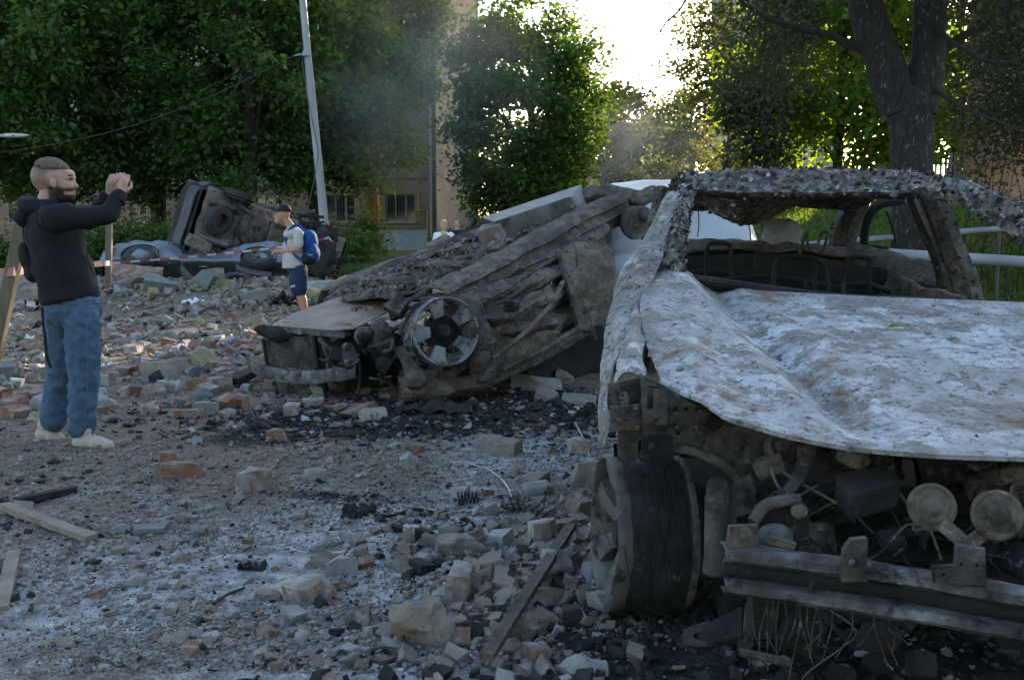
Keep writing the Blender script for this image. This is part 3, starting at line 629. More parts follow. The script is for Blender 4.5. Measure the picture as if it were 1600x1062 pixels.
def tree(name, label, base, H, cc, cr, nclump, nleaf, lsize, leafm, trunk_r, seed, barkm='bark', group=None, clump=1.0, low=-0.9, shell=0.45, crown_pts=None, ub=0.5):
    rg = rnd(seed); rs = np.random.RandomState(seed)
    base = Vector(base); root = thing(name, base, label, 'tree', group)
    cc = base + Vector(cc); cents = []
    while len(cents) < nclump:
        q = Vector((rg.gauss(0, 1), rg.gauss(0, 1), rg.gauss(0, 1))).normalized() * (shell + (1 - shell) * rg.random() ** 0.6)
        if q.z < low: continue
        p = cc + Vector((q.x * cr[0], q.y * cr[1], q.z * cr[2]))
        p += noise.noise_vector(p * 0.35 + Vector((seed, 0, 0))) * 0.9 * clump
        cents.append(p)
    if crown_pts: cents += [Vector(p) for p in crown_pts]
    rad = [clump * rg.uniform(0.7, 1.35) for _ in cents]; tot = sum(r * r for r in rad)
    cnt = [max(8, int(nleaf * r * r / tot)) for r in rad]
    Vv, Ff = leaves(rs, cents, rad, cnt, lsize, ub)
    me = np_mesh('crown', Vv - np.array(base), Ff, M_[leafm], smooth=False)
    cr_o = link(bpy.data.objects.new('crown', me), root, base)
    mb = MB(); top = cc + Vector((0, 0, cr[2] * 0.35)); fork = base + (top - base) * 0.35
    tp = limb(mb, base - Vector((0, 0, .3)), top, trunk_r * 1.15, trunk_r * 0.3, rg, 0.03, 10, 8)
    for c_ in rg.sample(cents, min(len(cents), 16)):
        t = rg.uniform(0.3, 0.85); st = tp[int(t * 8)]
        limb(mb, st, c_, trunk_r * 0.34 * (1.1 - t * .5), 0.02, rg, 0.10, 5, 5)
    mb.build('trunk', M_[barkm], root)
    return root, cents
def G(x, y): return Vector((x, y, gz(x, y, False)))
def Gp(u, Y): X = (u - 800) / F * Y; return G(X, Y)
GL = 'row of chestnut trees before the apartment block'
LT = [  # u, depth, height, crown centre z, radii, clumps, leaves, label
 (-30, 31, 13, 6.6, (4.2, 3.2, 5.6), 122, 15750, 'leftmost chestnut tree, cut by the left edge of the photo'),
 (120, 34, 12, 6.0, (3.9, 3.0, 4.9), 122, 15750, 'chestnut tree standing behind the bearded man'),
 (255, 36, 13, 6.6, (3.6, 3.0, 5.6), 122, 15750, 'chestnut tree rising behind the pale blue overturned car'),
 (385, 33, 13, 6.6, (3.3, 2.8, 5.4), 122, 15750, 'chestnut tree rising behind the dark overturned car'),
 (500, 37, 13.5, 7.0, (3.2, 2.8, 5.6), 105, 13125, 'chestnut tree just right of the street lamp pole'),
 (588, 40, 14, 8.0, (2.3, 2.2, 5.6), 98, 12075, 'chestnut tree with bark stripped from its trunk, before the apartment block'),
]
for i, (u, Y, H, cz, cr, nc, nl, lab) in enumerate(LT):
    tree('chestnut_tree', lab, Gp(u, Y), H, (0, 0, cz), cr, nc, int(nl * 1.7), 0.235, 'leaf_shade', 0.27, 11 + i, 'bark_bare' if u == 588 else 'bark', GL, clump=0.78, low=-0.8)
tree('chestnut_tree', 'large round chestnut tree standing alone right of the apartment block', Gp(828, 37), 11, (0, 0, 5.45), (2.6, 2.5, 4.1), 140, 36000, 0.21, 'leaf_shade', 0.26, 31, 'bark', None, clump=0.76, low=-0.85)
tree('sapling_tree', 'small sunlit tree low beside the round chestnut', Gp(870, 43), 5, (0, 0, 2.6), (1.7, 1.4, 2.0), 24, 5200, 0.24, 'leaf_light', 0.10, 37, 'bark', None, clump=0.7, ub=.05)
FT = [(905, 66, 8.2, (3.6, 3, 4.6), 'pale tree in the gap left of the far lamp post'), (965, 78, 7.0, (3.6, 3, 4.6), 'hazy tree in the middle of the far gap'), (1015, 90, 6.5, (4.2, 3, 4.8), 'farthest tree closing the end of the street'),
      (875, 84, 6.4, (3.6, 3, 4.6), 'distant tree half hidden by the round chestnut')]
for i, (u, Y, cz, cr, lab) in enumerate(FT):
    tree('street_tree', lab, Gp(u, Y), 11, (0, 0, cz - 1.5), cr, 40, 7000, 0.42, 'leaf_dry', 0.2, 41 + i, 'bark', 'far trees along the street', clump=1.3, ub=.1)
# right of the gap: airy tree with thin stems, then the dark ones
tree('airy_tree', 'airy yellow green tree with thin stems right of the sky gap', Gp(1130, 42), 10, (0, 0, 5.4), (2.5, 2.2, 4.0), 58, 9500, 0.20, 'leaf_dry', 0.15, 61, 'bark', None, clump=0.75, low=-0.95, shell=0.3, ub=0.1)
tree('airy_tree', 'second thin stemmed tree, right behind the white van', Gp(1075, 50), 8, (0, 0, 3.6), (2.3, 2, 2.9), 34, 5000, 0.28, 'leaf_dry', 0.13, 62, 'bark', None, clump=0.8, low=-0.95, ub=.1)
tree('linden_tree', 'dark leafy tree in shade between the airy tree and the thick trunk', Gp(1195, 27), 10, (0, 0, 4.6), (0.75, 1.2, 3.0), 30, 6000, 0.17, 'leaf_dusty', 0.12, 63, 'bark', None, clump=0.75)
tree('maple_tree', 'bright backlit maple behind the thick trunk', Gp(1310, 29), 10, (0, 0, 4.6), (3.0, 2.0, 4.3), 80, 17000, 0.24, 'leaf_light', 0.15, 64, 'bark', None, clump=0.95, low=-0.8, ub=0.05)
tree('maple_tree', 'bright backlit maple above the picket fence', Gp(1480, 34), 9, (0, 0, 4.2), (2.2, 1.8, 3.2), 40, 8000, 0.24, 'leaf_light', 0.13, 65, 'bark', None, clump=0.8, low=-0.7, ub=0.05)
GB = 'tall trees added behind the lawn to shade the foreground'  # crowns added high, blocking sun on the foreground but not on the lawn
for i, (x, y, H, cr, lab) in enumerate([(10.5, 37, 17.2, (3.6, 2.6, 3.8), 'tall tree added behind the bright maple, crown raised to shade the foreground'), (15, 39, 17.6, (3.8, 2.6, 4.2), 'tall tree added left behind the brick house, crown raised to shade the foreground'),
                                       (20, 45, 15, (4, 3, 4.5), 'tall tree added far behind the brick house to shade the foreground')]):
    tree('linden_tree', lab, G(x, y), 13, (0, 0, H), cr, 64, 15000, 0.34, 'leaf_shade', 0.22, 71 + i, 'bark', GB, clump=1.25)
# twelve storey block added behind the trees to shade the left trees and cars
tw_ = thing('added_shade_tower', (27, 110, 0), 'grey tower added far behind the right hand trees to shade the left side', 'building')
tA = Vector((22.8, 105, 0)); wt = Wall(tA, tA + Vector((11.2, 0, 0)), (0, -1, 0)); wt2 = Wall(tA + Vector((0, 12, 0)), tA, (-1, 0, 0))
hs = [(1.2 + i * 2.5, 2 + k * 2.8, 2.6 + i * 2.5, 3.4 + k * 2.8) for i in range(4) for k in range(12)]
wt.build(0, 36, hs).build('front_wall', M_['concrete'], tw_, smooth=False); wt2.build(0, 36, []).build('side_wall', M_['concrete'], tw_, smooth=False)
mb = MB(); mb.box((28.4, 111, 36.15), (11.7, 12.5, .3)); mb.build('roof_slab', M_['concrete'], tw_, smooth=False)
mb = MB(); mb.add([(34.0, 105, 0), (34.0, 117, 0), (34.0, 117, 36), (34.0, 105, 36), (22.8, 117, 0), (22.8, 117, 36)], [(0, 1, 2, 3), (1, 4, 5, 2)]); mb.build('back_wall', M_['concrete'], tw_, smooth=False)
for (a, z0, c_, z1) in hs:
    g = MB(); g.add([wt.p(a, z0, -.14), wt.p(c_, z0, -.14), wt.p(c_, z1, -.14), wt.p(a, z1, -.14)], [(0, 1, 2, 3)]); g.build('window', M_['glass_dark'], tw_, smooth=False)

GC = 'unseen trees added behind the camera to cut light'  # unseen copies added to cut sky light on faces turned to the camera
protos = [o for o in COL.objects if o.name.startswith('chestnut_tree') and o.parent is None][:4]
for i, (x, y) in enumerate([(-15, -14), (-6.5, -13), (2.0, -14), (10, -13)]):
    src = protos[i % 4]; c_ = src.copy(); COL.objects.link(c_); c_.location = (x, y, 0); c_['label'] = ('%s unseen chestnut tree added behind the camera to cut light' % ('leftmost', 'left middle', 'right middle', 'rightmost')[i]); c_['group'] = GC; WT[c_.name] = Vector((x, y, 0))
    for ch in [k for k in COL.objects if k.parent is src]:
        d_ = ch.copy(); COL.objects.link(d_); d_.parent = c_
# ------- the thick forked tree by the pipe rail
rg = rnd(90); rs = np.random.RandomState(90)
tb = Gp(1425, 12.2); tb.z = gz(tb.x, tb.y)
big = thing('forked_tree', tb, 'thick dark forked trunk with pale flaking bark behind the burnt car', 'tree')
mb = MB(); Y0 = 12.2
def tp(u, v, dy=0): return at(u, v, Y0 + dy)
main = [tb - Vector((0, 0, .3)), tp(1428, 400), tp(1427, 300), tp(1424, 230), tp(1420, 165), tp(1418, 140)]
mb.tube(spline(main, 5), [0.34, 0.33, 0.31, 0.30, 0.29, 0.28, .275, .27, .265, .26, .255, .25, .245, .24, .24, .24, .245, .25, .26, .265, .27, .275, .28, .28, .285, .285], 20)
for path, r0, r1 in (([tp(1408, 170), tp(1385, 110), tp(1366, 60), tp(1352, 0), tp(1340, -90), tp(1330, -200, .3)], .235, .16),
                     ([tp(1432, 175), tp(1444, 120), tp(1452, 60), tp(1456, 0), tp(1466, -90), tp(1475, -220, -.2)], .225, .16)):
    q = spline(path, 5); mb.tube(q, [r0 + (r1 - r0) * i / (len(q) - 1) for i in range(len(q))], 18)
mb.jitter(0.035, 3.0, 4); mb.jitter(0.015, 9.0, 5)
tr = mb.build('trunk', M_['bark_pale'], big)
br = MB()
bl = [([tp(1440, 110), tp(1500, 60), tp(1570, 20), tp(1660, -40)], .07), ([tp(1375, 90), tp(1290, 55), tp(1200, 30), tp(1130, -20)], .06), ([tp(1350, -20), tp(1240, -60), tp(1120, -60), tp(1040, -20)], .06),
      ([tp(1452, 40), tp(1530, 90, -1), tp(1600, 100, -1.5)], .035), ([tp(1445, 130), tp(1500, 165, -.6), tp(1560, 190, -1), tp(1610, 210, -1)], .03), ([tp(1360, -60), tp(1330, -150, -2), tp(1250, -200, -4)], .08)]
for pth, r in bl:
    q = spline(pth, 6); br.tube(q, [r * (1 - .75 * i / (len(q) - 1)) for i in range(len(q))], 7)
br.jitter(.02, 4, 2); br.build('limb', M_['bark'], big)
# bare twig hanging into the sky gap
tw = MB()
tw.tube(spline([tp(1090, -25), tp(1072, 0), tp(1060, 18), tp(1040, 36), tp(1028, 54), tp(1005, 52), tp(990, 44), tp(980, 38)], 4), [.016 - .0125 * i / 28 for i in range(29)], 6)
for pth in ([tp(1046, 28), tp(1030, 22), tp(1022, 12)], [tp(1062, 16), tp(1066, 26), tp(1068, 28)], [tp(1072, 0), tp(1050, -4), tp(1040, 2)], [tp(996, 46), tp(993, 38), tp(991, 31)], [tp(1066, 8), tp(1054, 4), tp(1052, -6)],
            [tp(1145, -20), tp(1138, 30), tp(1120, 60), tp(1105, 80)], [tp(1138, 10), tp(1120, 20), tp(1098, 22)]):
    tw.tube(spline(pth, 4), .0055, 5)
tw.build('bare_twig', M_['bark'], big)
cents = []
for _ in range(120):
    u, v = rg.uniform(1150, 1720), rg.uniform(-330, 10)
    if 1225 < u < 1470 and v > -60: continue
    if u < 1250 and v > -30 and rg.random() < .5: continue
    cents.append(tp(u, v, rg.uniform(-2.0, 3.0)))
for _ in range(60):
    u = rg.uniform(1500, 1720); v = rg.uniform(-20, 235); cents.append(at(u, v, rg.uniform(14, 19)))
for _ in range(8): cents.append(at(rg.uniform(1165, 1235), rg.uniform(0, 130), rg.uniform(13, 16)))
rad = [rg.uniform(.45, .8) for _ in cents]; cnt = [int(270 * r / .65) for r in rad]
Vv, Ff = leaves(rs, cents, rad, cnt, 0.08, 0.35)
link(bpy.data.objects.new('crown', np_mesh('crown', Vv - np.array(tb), Ff, M_['leaf_dusty'])), big, tb)
# bare scorched bush of thin stems in front of the brick house
bs = thing('bare_bush', Gp(1560, 15), 'tangle of bare grey stems at the right edge before the brick house', 'bush'); q = MB(); p0 = Gp(1565, 15)
for k in range(70):
    a = p0 + Vector((rg.uniform(-1.0, 2.0), rg.uniform(-.8, .8), 0)); b_ = a + Vector((rg.uniform(-1.1, .9), rg.uniform(-.8, .5), rg.uniform(1.3, 3.6)))
    limb(q, a, b_, rg.uniform(.006, .014), .003, rg, .22, 4, 6)
q.build('stem', M_['bark'], bs)
Vv, Ff = leaves(rs, [p0 + Vector((rg.uniform(-.9, 2.2), rg.uniform(-.6, .8), rg.uniform(.5, 2.8))) for _ in range(34)], [.5] * 34, [90] * 34, .085)
link(bpy.data.objects.new('leaf_cluster', np_mesh('leaf_cluster', Vv - np.array(p0), Ff, M_['leaf_dry'])), bs, p0)
# shrubs along the foot of the apartment block
SH = [(40, 27, 1.5, 1.1, 'dark shrub behind the leaning post'), (215, 29, 1.6, 1.3, 'dark shrub left of the overturned cars'), (330, 29, 1.5, 1.1, 'dark shrub just behind the dark overturned car'), (430, 28, 1.6, 1.3, 'dark shrub behind the man with the backpack'),
      (545, 32, .7, .7, 'low shrub at the foot of the lamp pole'), (566, 38, .7, 1.3, 'shrub left of the stripped trunk'), (735, 36, .9, .8, 'small shrub behind the two women'), (840, 60, 5, 2.6, 'wide far hedge under the round chestnut'),
      (940, 70, 6, 2.6, 'wide far hedge in the street gap'), (1080, 46, 4, 1.4, 'hedge under the airy trees'), (1270, 33, 2.6, 1.1, 'bright hedge at the top of the lawn')]
for i, (u, Y, r, hh, lab) in enumerate(SH):
    base = Gp(u, Y); rs2 = np.random.RandomState(200 + i); rg2 = rnd(200 + i); root = thing('shrub', base, lab, 'shrub', 'shrubs')
    cs = [base + Vector((rg2.uniform(-r, r), rg2.uniform(-.7, .7), hh * rg2.uniform(.15, .95))) for _ in range(int(14 * r))]
    Vv, Ff = leaves(rs2, cs, [.55 * hh ** .5] * len(cs), [190] * len(cs), .16 if Y < 45 else .3)
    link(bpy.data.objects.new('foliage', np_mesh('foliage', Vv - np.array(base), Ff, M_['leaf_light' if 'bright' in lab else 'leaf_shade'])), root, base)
    mb = MB()
    for c_ in cs[:8]: limb(mb, base + Vector(((c_ - base).x * .4, 0, -.1)), c_, .02, .006, rg2, .1, 4, 4)
    mb.build('stem', M_['bark'], root)
# grass on the bank
rs = np.random.RandomState(7); n_ = 42000
y_ = 8.5 + 30 * rs.rand(n_) ** 1.3; x_ = 3.2 + (0.62 * y_ - 1.0) * rs.rand(n_)
keep = np.array([masks(a, b_)[2] > 0.55 for a, b_ in zip(x_, y_)]); x_, y_ = x_[keep], y_[keep]
P = np.array([(a, b_, gz(a, b_) - .01) for a, b_ in zip(x_, y_)]); n_ = len(P)
h_ = rs.uniform(.05, .16, n_)[:, None]; th = rs.uniform(0, 6.28, n_); sdx = np.stack([np.cos(th), np.sin(th), 0 * th], 1); lean = np.stack([rs.normal(0, .4, n_), rs.normal(0, .4, n_), np.ones(n_)], 1)
w_ = (0.006 + 0.0009 * y_)[:, None]
Vv = np.stack([P - sdx * w_, P + sdx * w_, P + lean * h_ + sdx * w_ * .2, P + lean * h_ - sdx * w_ * .2], 1).reshape(-1, 3); k = np.arange(n_) * 4
tag(link(bpy.data.objects.new('grass', np_mesh('grass', Vv, np.stack([k, k + 1, k + 2, k + 3], 1), M_['grass']))), 'sunlit grass on the bank behind the burnt car', 'grass', None, 'stuff')

# ================================================================== street lamps, cable, pipe rail
Yp = 27.0
lp = thing('street_lamp', Gp(507, Yp), 'grey concrete lamp pole leaning left behind the overturned cars', 'street lamp')
mb = MB(); b0 = at(509, 400, Yp); b0.z = gz(b0.x, Yp) - .2
q = [b0, at(507, 355, Yp), at(486, 140, Yp), at(473, 0, Yp), at(462, -130, Yp)]
mb.tube(spline(q, 3), [.125] * 4 + [.11] * 3 + [.095] * 3 + [.08] * 3, 12); mb.build('pole', M_['zinc'], lp)
mb = MB(); mb.tube(spline([at(462, -125, Yp), at(455, -170, Yp - .3), at(425, -60, Yp - 1.2), at(418, -40, Yp - 1.5)], 4), .035, 8); mb.build('arm', M_['zinc'], lp)
mb = MB(); hd = at(407, -5, Yp - 1.6); mb.ell(hd, (.11, .36, .09), 14, 8); mb.build('lamp_head', M_['frame_white'], lp)
mb = MB(); c_ = at(478, 84, Yp - .12); mb.box(c_, (.16, .12, .12)); mb.tube([c_ + Vector((-.3, 0, -.05)), c_], .02, 6); mb.build('cable_clamp', M_['zinc'], lp)
mb = MB(); mb.tube(spline([c_, at(473, 103, Yp - .15), at(488, 190, Yp - .15), at(497, 240, Yp - .15), at(489, 290, Yp - .4), at(478, 335, Yp - .6)], 5), .012, 5); mb.build('hanging_wire', M_['iron'], lp)
cb = MB(); a = c_ + Vector((-.3, 0, -.05)); b_ = at(-60, 246, 24); pts = [a.lerp(b_, t / 20) - Vector((0, 0, .5 * math.sin(math.pi * t / 20))) for t in range(21)]
cb.tube(pts, .007, 5); cb.solo('power_cable', M_['iron'], 'thin cable sagging left from the lamp pole across the trees', 'cable')
fl = thing('street_lamp', Gp(922, 62), 'small distant lamp post in the far street gap', 'street lamp')
mb = MB(); b0 = at(926, 330, 62); mb.tube([b0, at(918, 185, 62)], [.16, .11], 8); mb.build('pole', M_['zinc'], fl)
l2 = thing('street_lamp', G(-17.5, 30), 'lamp arm reaching in at the left edge of the photo', 'street lamp')
mb = MB(); mb.tube([G(-17.5, 30) - Vector((0, 0, .2)), Vector((-17.5, 30, 4.6))], .09, 10); mb.tube(spline([Vector((-17.5, 30, 4.6)), at(-40, 222, 29.8), at(0, 214, 29.6)], 4), .05, 8); mb.build('pole', M_['zinc'], l2)
mb = MB(); mb.ell(at(20, 212, 29.5), (.5, .14, .07), 14, 8); mb.build('lamp_head', M_['frame_white'], l2)
for (pts, r, lab) in (([at(1330, 393, 9.2), at(1600, 409, 8.6), at(1750, 418, 8.3)], .048, 'thick grey pipe rail behind the burnt car, the nearer one'), ([at(1190, 388, 12.6), at(1480, 364, 12.0), at(1575, 357, 11.6), at(1700, 350, 11.4)], .036, 'thin grey pipe rail crossing behind the forked tree')):
    mid = pts[1]; root = thing('pipe_rail', (mid.x, mid.y, gz(mid.x, mid.y)), lab, 'railing', 'pipe rails'); mb = MB(); mb.tube(spline(pts, 6), r, 12); mb.build('pipe', M_['zinc'], root)
    for t in (0.12, 0.62, 0.95):
        n_ = t * (len(pts) - 1); i = int(n_); p = pts[i].lerp(pts[i + 1], n_ - i); mb = MB(); mb.tube([Vector((p.x, p.y, gz(p.x, p.y) - .3)), p], r * .7, 8); mb.build('post', M_['iron'], root)
# ================================================================== shared vehicle pieces
def px_plate(outline, holes, Y, thick, name, mat, parent, tilt=0.0):
    f = lambda q: [(at(u, v, Y).x, at(u, v, Y).z) for (u, v) in q]
    return plate(f(outline), [f(h) for h in holes], thick, frame((0, Y, 0), (1, 0, 0), (0, 0, 1)), name, mat, parent, 0.002)
def ell_px(u, v, ru, rv=None): return circle(u, v, ru, rv or ru, 16)
def axisM(c, n, up=(0, 0, 1)):
    """matrix sending local +X to n, placed at c"""
    return frame(c, n, Vector(up))
def rim(root, c, n, r, w, spokes, matn, hubm='soot', spoke_w=0.30, stub=False, name='wheel', roll=0.0, tyre=None):
    """wheel: barrel, outer lip, spokes, hub; c is the centre of the outer face, n points outwards"""
    Mx = axisM(c, n) @ Matrix.Rotation(roll, 4, 'X')
    mb = MB(); prof = [(0.0, r), (0.006, r * .985), (0.0, r * .955), (-.02, r * .935), (-.035, r * .90), (-w * .5, r * .86), (-w * .9, r * .88), (-w * .97, r * .95), (-w, r), (-w * .95, r * 1.005), (-w * .85, r * .92), (-w * .5, r * .89), (-.05, r * .95), (-.02, r * 1.0)]
    mb.lathe(prof, 48, Mx, closed=True); wh = mb.build(name, M_[matn], root, angle=40)
    for k in range(spokes):
        q = 2 * math.pi * k / spokes; rows = []
        for t in ([0.0, .3, .6, .8, 1.0] if not stub else [0.36, .5, .7, .85, 1.0]):
            rr = r * (.16 + .79 * t); hw = r * spoke_w * (.40 + .42 * (abs(t - .35)) + .35 * max(0, t - .7)) * .62; d = -.012 - .05 * (1 - t) ** 1.5
            rows.append([Mx @ Vector((d + dd, rr * math.cos(q) - hh * math.sin(q), rr * math.sin(q) + hh * math.cos(q))) for dd, hh in ((-.035, -hw), (-.004, -hw * .96), (.004, 0), (-.004, hw * .96), (-.035, hw), (-.035, -hw))])
        s_ = MB(); s_.grid(rows); s_.f.append(tuple(range(5))); s_.f.append(tuple(range(len(s_.v) - 6, len(s_.v) - 1))); s_.build('spoke', M_[matn], wh, angle=50)
    h = MB(); h.lathe([(-.03, 0.0), (-.03, r * .15), (-.06, r * .22), (-.12, r * .24), (-.13, r * .5), (-.16, r * .52)], 20, Mx); h.build('hub', M_[hubm], wh)
    if tyre:
        t_ = MB(); R_ = tyre; wx = w * 1.12; o = (w * 1.12 - w) / 2
        t_.lathe([(o * .2, r * .96), (o, r * 1.05), (o, (r + R_) * .5), (o * .3, R_ * .96), (-.03, R_), (-w + .03, R_), (-w - o * .3, R_ * .96), (-w - o, (r + R_) * .5), (-w - o, r * 1.05), (-w - o * .2, r * .96)], 36, Mx)
        t_.build('tyre', M_['rubber'], wh)
    return wh
def clutter(root, rg, box, n, names, mats, smin, smax):
    """small machine pieces, each its own part"""
    (x0, x1), (y0, y1), (z0, z1) = box
    for i in range(n):
        c = Vector((rg.uniform(x0, x1), rg.uniform(y0, y1), rg.uniform(z0, z1))); s_ = rg.uniform(smin, smax); k = rg.random(); mb = MB()
        if k < .4: mb.box(c, (s_ * rg.uniform(.6, 1.4), s_ * rg.uniform(.5, 1), s_ * rg.uniform(.4, 1)), (rg.uniform(-.6, .6), rg.uniform(-.6, .6), rg.uniform(-.8, .8))); bv = .006; nm = names[0]
        elif k < .75:
            d = Vector((rg.uniform(-1, 1), rg.uniform(-.6, .6), rg.uniform(-.7, .7))) * s_; e = Vector((rg.uniform(-1, 1), rg.uniform(-.5, .5), rg.uniform(-1, 1))) * s_ * .5
            mb.tube(spline([c - d, c - d * .3 + e, c + d * .4 + e * .4, c + d], 5), s_ * rg.uniform(.07, .16), 8); bv = 0; nm = names[1]
        else:
            n_ = Vector((rg.uniform(-1, 1), -1, rg.uniform(-.5, .8))).normalized(); r_ = s_ * rg.uniform(.3, .5)
            mb.lathe([(-.04, 0), (-.04, r_ * .6), (0, r_), (.03, r_), (.04, r_ * .8), (.03, r_ * .5), (.05, r_ * .3), (.05, 0)], 18, axisM(c, n_)); bv = 0; nm = names[2]
        mb.jitter(.006, 14, i); mb.build(nm, M_[rg.choice(mats)], root, bevel=bv)

def flakes(src, parent, n, smin, smax, mats, seed, tilt=.45, lift=.003):
    """curled plates of peeling paint lying on a panel: one part, too many to count"""
    rs = np.random.RandomState(seed); me = src.data; me.calc_loop_triangles(); tr = [(t.vertices[:], t.area) for t in me.loop_triangles]; ar = np.array([t[1] for t in tr]); pick = rs.choice(len(tr), n, p=ar / ar.sum()); Vs = []; Fs = []; fm = []
    co = [v.co for v in me.vertices]
    for k, i in enumerate(pick):
        a, b_, c = [co[j] for j in tr[i][0]]; u, v = rs.rand(2); u, v = (u, v) if u + v < 1 else (1 - u, 1 - v)
        P = a + (b_ - a) * u + (c - a) * v; N_ = (b_ - a).cross(c - a)
        if N_.length < 1e-12: continue
        N_.normalize(); 
        if N_.dot(EYE - P) < 0: N_ = -N_
        N_ = (N_ + Vector(rs.normal(0, tilt, 3))).normalized(); T_ = N_.orthogonal().normalized(); B_ = N_.cross(T_); s_ = rs.uniform(smin, smax) * (.5 + rs.rand()); a0 = rs.uniform(0, 6.28); base = len(Vs); ln = rs.uniform(.5, 1.0)
        for j in range(6):
            q_ = a0 + j * 1.047; r_ = s_ * rs.uniform(.55, 1.0); x = r_ * math.cos(q_); y = r_ * math.sin(q_) * ln
            Vs.append(P + N_ * (lift + .35 * x * x / s_) + T_ * x + B_ * y)
        Vs.append(P + N_ * lift); 
        for j in range(6): Fs.append((base + 6, base + j, base + (j + 1) % 6)); fm.append(rs.randint(len(mats)) if j == 0 else fm[-1])
    o = link(bpy.data.objects.new('paint_flakes', np_mesh('paint_flakes', np.array([tuple(v) for v in Vs]), np.array(Fs), [M_[m] for m in mats], False, np.array(fm))), parent); o['kind'] = 'stuff'; return o
# ================================================================== burnt car nearest the camera
ca = thing('burnt_car', (1.35, 4.2, 0.05), 'burnt out car with ash white bonnet nearest the camera', 'car')
def PX(rows): return [[at(*q) for q in r] for r in rows]
ctrl = PX([[(1034, 418, 4.30), (1085, 436, 4.25), (1170, 452, 4.20), (1290, 460, 4.15), (1420, 466, 4.10), (1550, 471, 4.05), (1680, 476, 4.0)],
           [(1003, 462, 3.95), (1060, 470, 3.92), (1150, 490, 3.88), (1290, 498, 3.82), (1430, 505, 3.78), (1570, 512, 3.74), (1710, 520, 3.7)],
           [(1003, 515, 3.55), (1075, 520, 3.50), (1180, 552, 3.44), (1290, 556, 3.40), (1440, 565, 3.35), (1590, 575, 3.30), (1740, 585, 3.28)],
           [(1018, 560, 3.28), (1090, 582, 3.12), (1190, 612, 3.05), (1310, 634, 3.00), (1450, 640, 2.96), (1600, 650, 2.93), (1760, 655, 2.9)],
           [(1032, 594, 3.12), (1090, 628, 2.92), (1165, 660, 2.76), (1290, 692, 2.66), (1440, 708, 2.58), (1600, 714, 2.55), (1780, 718, 2.55)]])
g = patch(ctrl, 20, 0.0, 2.5, 3, 2)
FOLD = [(at(1040, 428, 4.26), at(1012, 520, 3.5), .022, .07), (at(1060, 445, 4.15), at(1100, 628, 2.9), .016, .09), (at(1250, 600, 3.15), at(1150, 655, 2.8), -.008, .06)]
c0, c1, c2 = at(1120, 440, 4.2), at(1230, 560, 3.42), at(1400, 705, 2.6)
def seg_d(p, a, b):
    ab = (b - a).xy; t = max(0, min(1, (p - a).xy.dot(ab) / ab.length_squared)); return ((p - a).xy - ab * t).length
dz = at(1300, 531, 3.56)
for r in g:
    for p in r:
        d = min(seg_d(p, c0, c1), seg_d(p, c1, c2)); lx = (c0.x + (c0.y - p.y) / (c0.y - c1.y) * (c1.x - c0.x)) if p.y > c1.y else (c1.x + (c1.y - p.y) / (c1.y - c2.y) * (c2.x - c1.x)); side = ss(.04, -.04, p.x - lx)
        p.z -= 0.050 * max(0, 1 - d / .10) * ss(2.62, 3.0, p.y); p.z += 0.030 * max(0, 1 - abs(d - .15) / .10) * side * ss(2.62, 3.0, p.y)
        for (fa, fb, fz, fw) in FOLD: p.z += fz * max(0, 1 - seg_d(p, fa, fb) / fw) * ss(2.62, 2.95, p.y)
        q = (p - dz).xy.length; p.z -= 0.008 * math.exp(-((q - .075) / .014) ** 2); p.z += .012 * math.exp(-(q / .05) ** 2)

g.append([p + Vector((0, .002, -.010)) for p in g[-1]]); g.append([p + Vector((0, .03, -.002)) for p in g[-1]])
mb = MB(); mb.grid(g); bon = mb.build('bonnet', M_['ash_white'], ca, angle=9, solid=0.0025)
flakes(bon, bon, 2600, .0025, .008, ['ash_white', 'ash_white', 'ash_flake', 'crust'], 1, .25, .0015)
# the wing: outer sheet swept down from the door pillar, and the torn front corner beside it
ctrl = PX([[(1040, 298, 4.60), (1052, 300, 4.52), (1066, 306, 4.46)],
           [(1003, 382, 4.35), (1020, 388, 4.28), (1040, 398, 4.24)],
           [(964, 440, 4.12), (984, 446, 4.02), (1003, 472, 3.92)],
           [(946, 525, 3.82), (966, 520, 3.72), (986, 516, 3.66)],
           [(938, 600, 3.58), (948, 590, 3.52), (962, 568, 3.46)],
           [(930, 655, 3.40), (936, 650, 3.36), (946, 622, 3.34)],
           [(944, 700, 3.30), (946, 690, 3.27), (950, 655, 3.26)]])
mb = MB(); mb.grid(patch(ctrl, 9, 0.012, 4, 8, 3)); wg = mb.build('wing', M_['ash_white'], ca, solid=0.003, angle=25); flakes(wg, wg, 700, .003, .010, ['ash_white', 'ash_flake', 'soot'], 2, .3, .002)
ctrl = PX([[(996, 476, 3.84), (1000, 480, 3.80), (1004, 490, 3.70)],
           [(976, 530, 3.45), (992, 520, 3.42), (1006, 540, 3.38)],
           [(964, 575, 3.22), (986, 570, 3.14), (1008, 585, 3.12)],
           [(958, 600, 3.20), (978, 578, 3.16), (1003, 592, 3.16)]])
mb = MB(); mb.grid(patch(ctrl, 7, 0.012, 6, 9, 3)); mb.build('wing_corner', M_['ash_white'], ca, solid=0.003, angle=25)
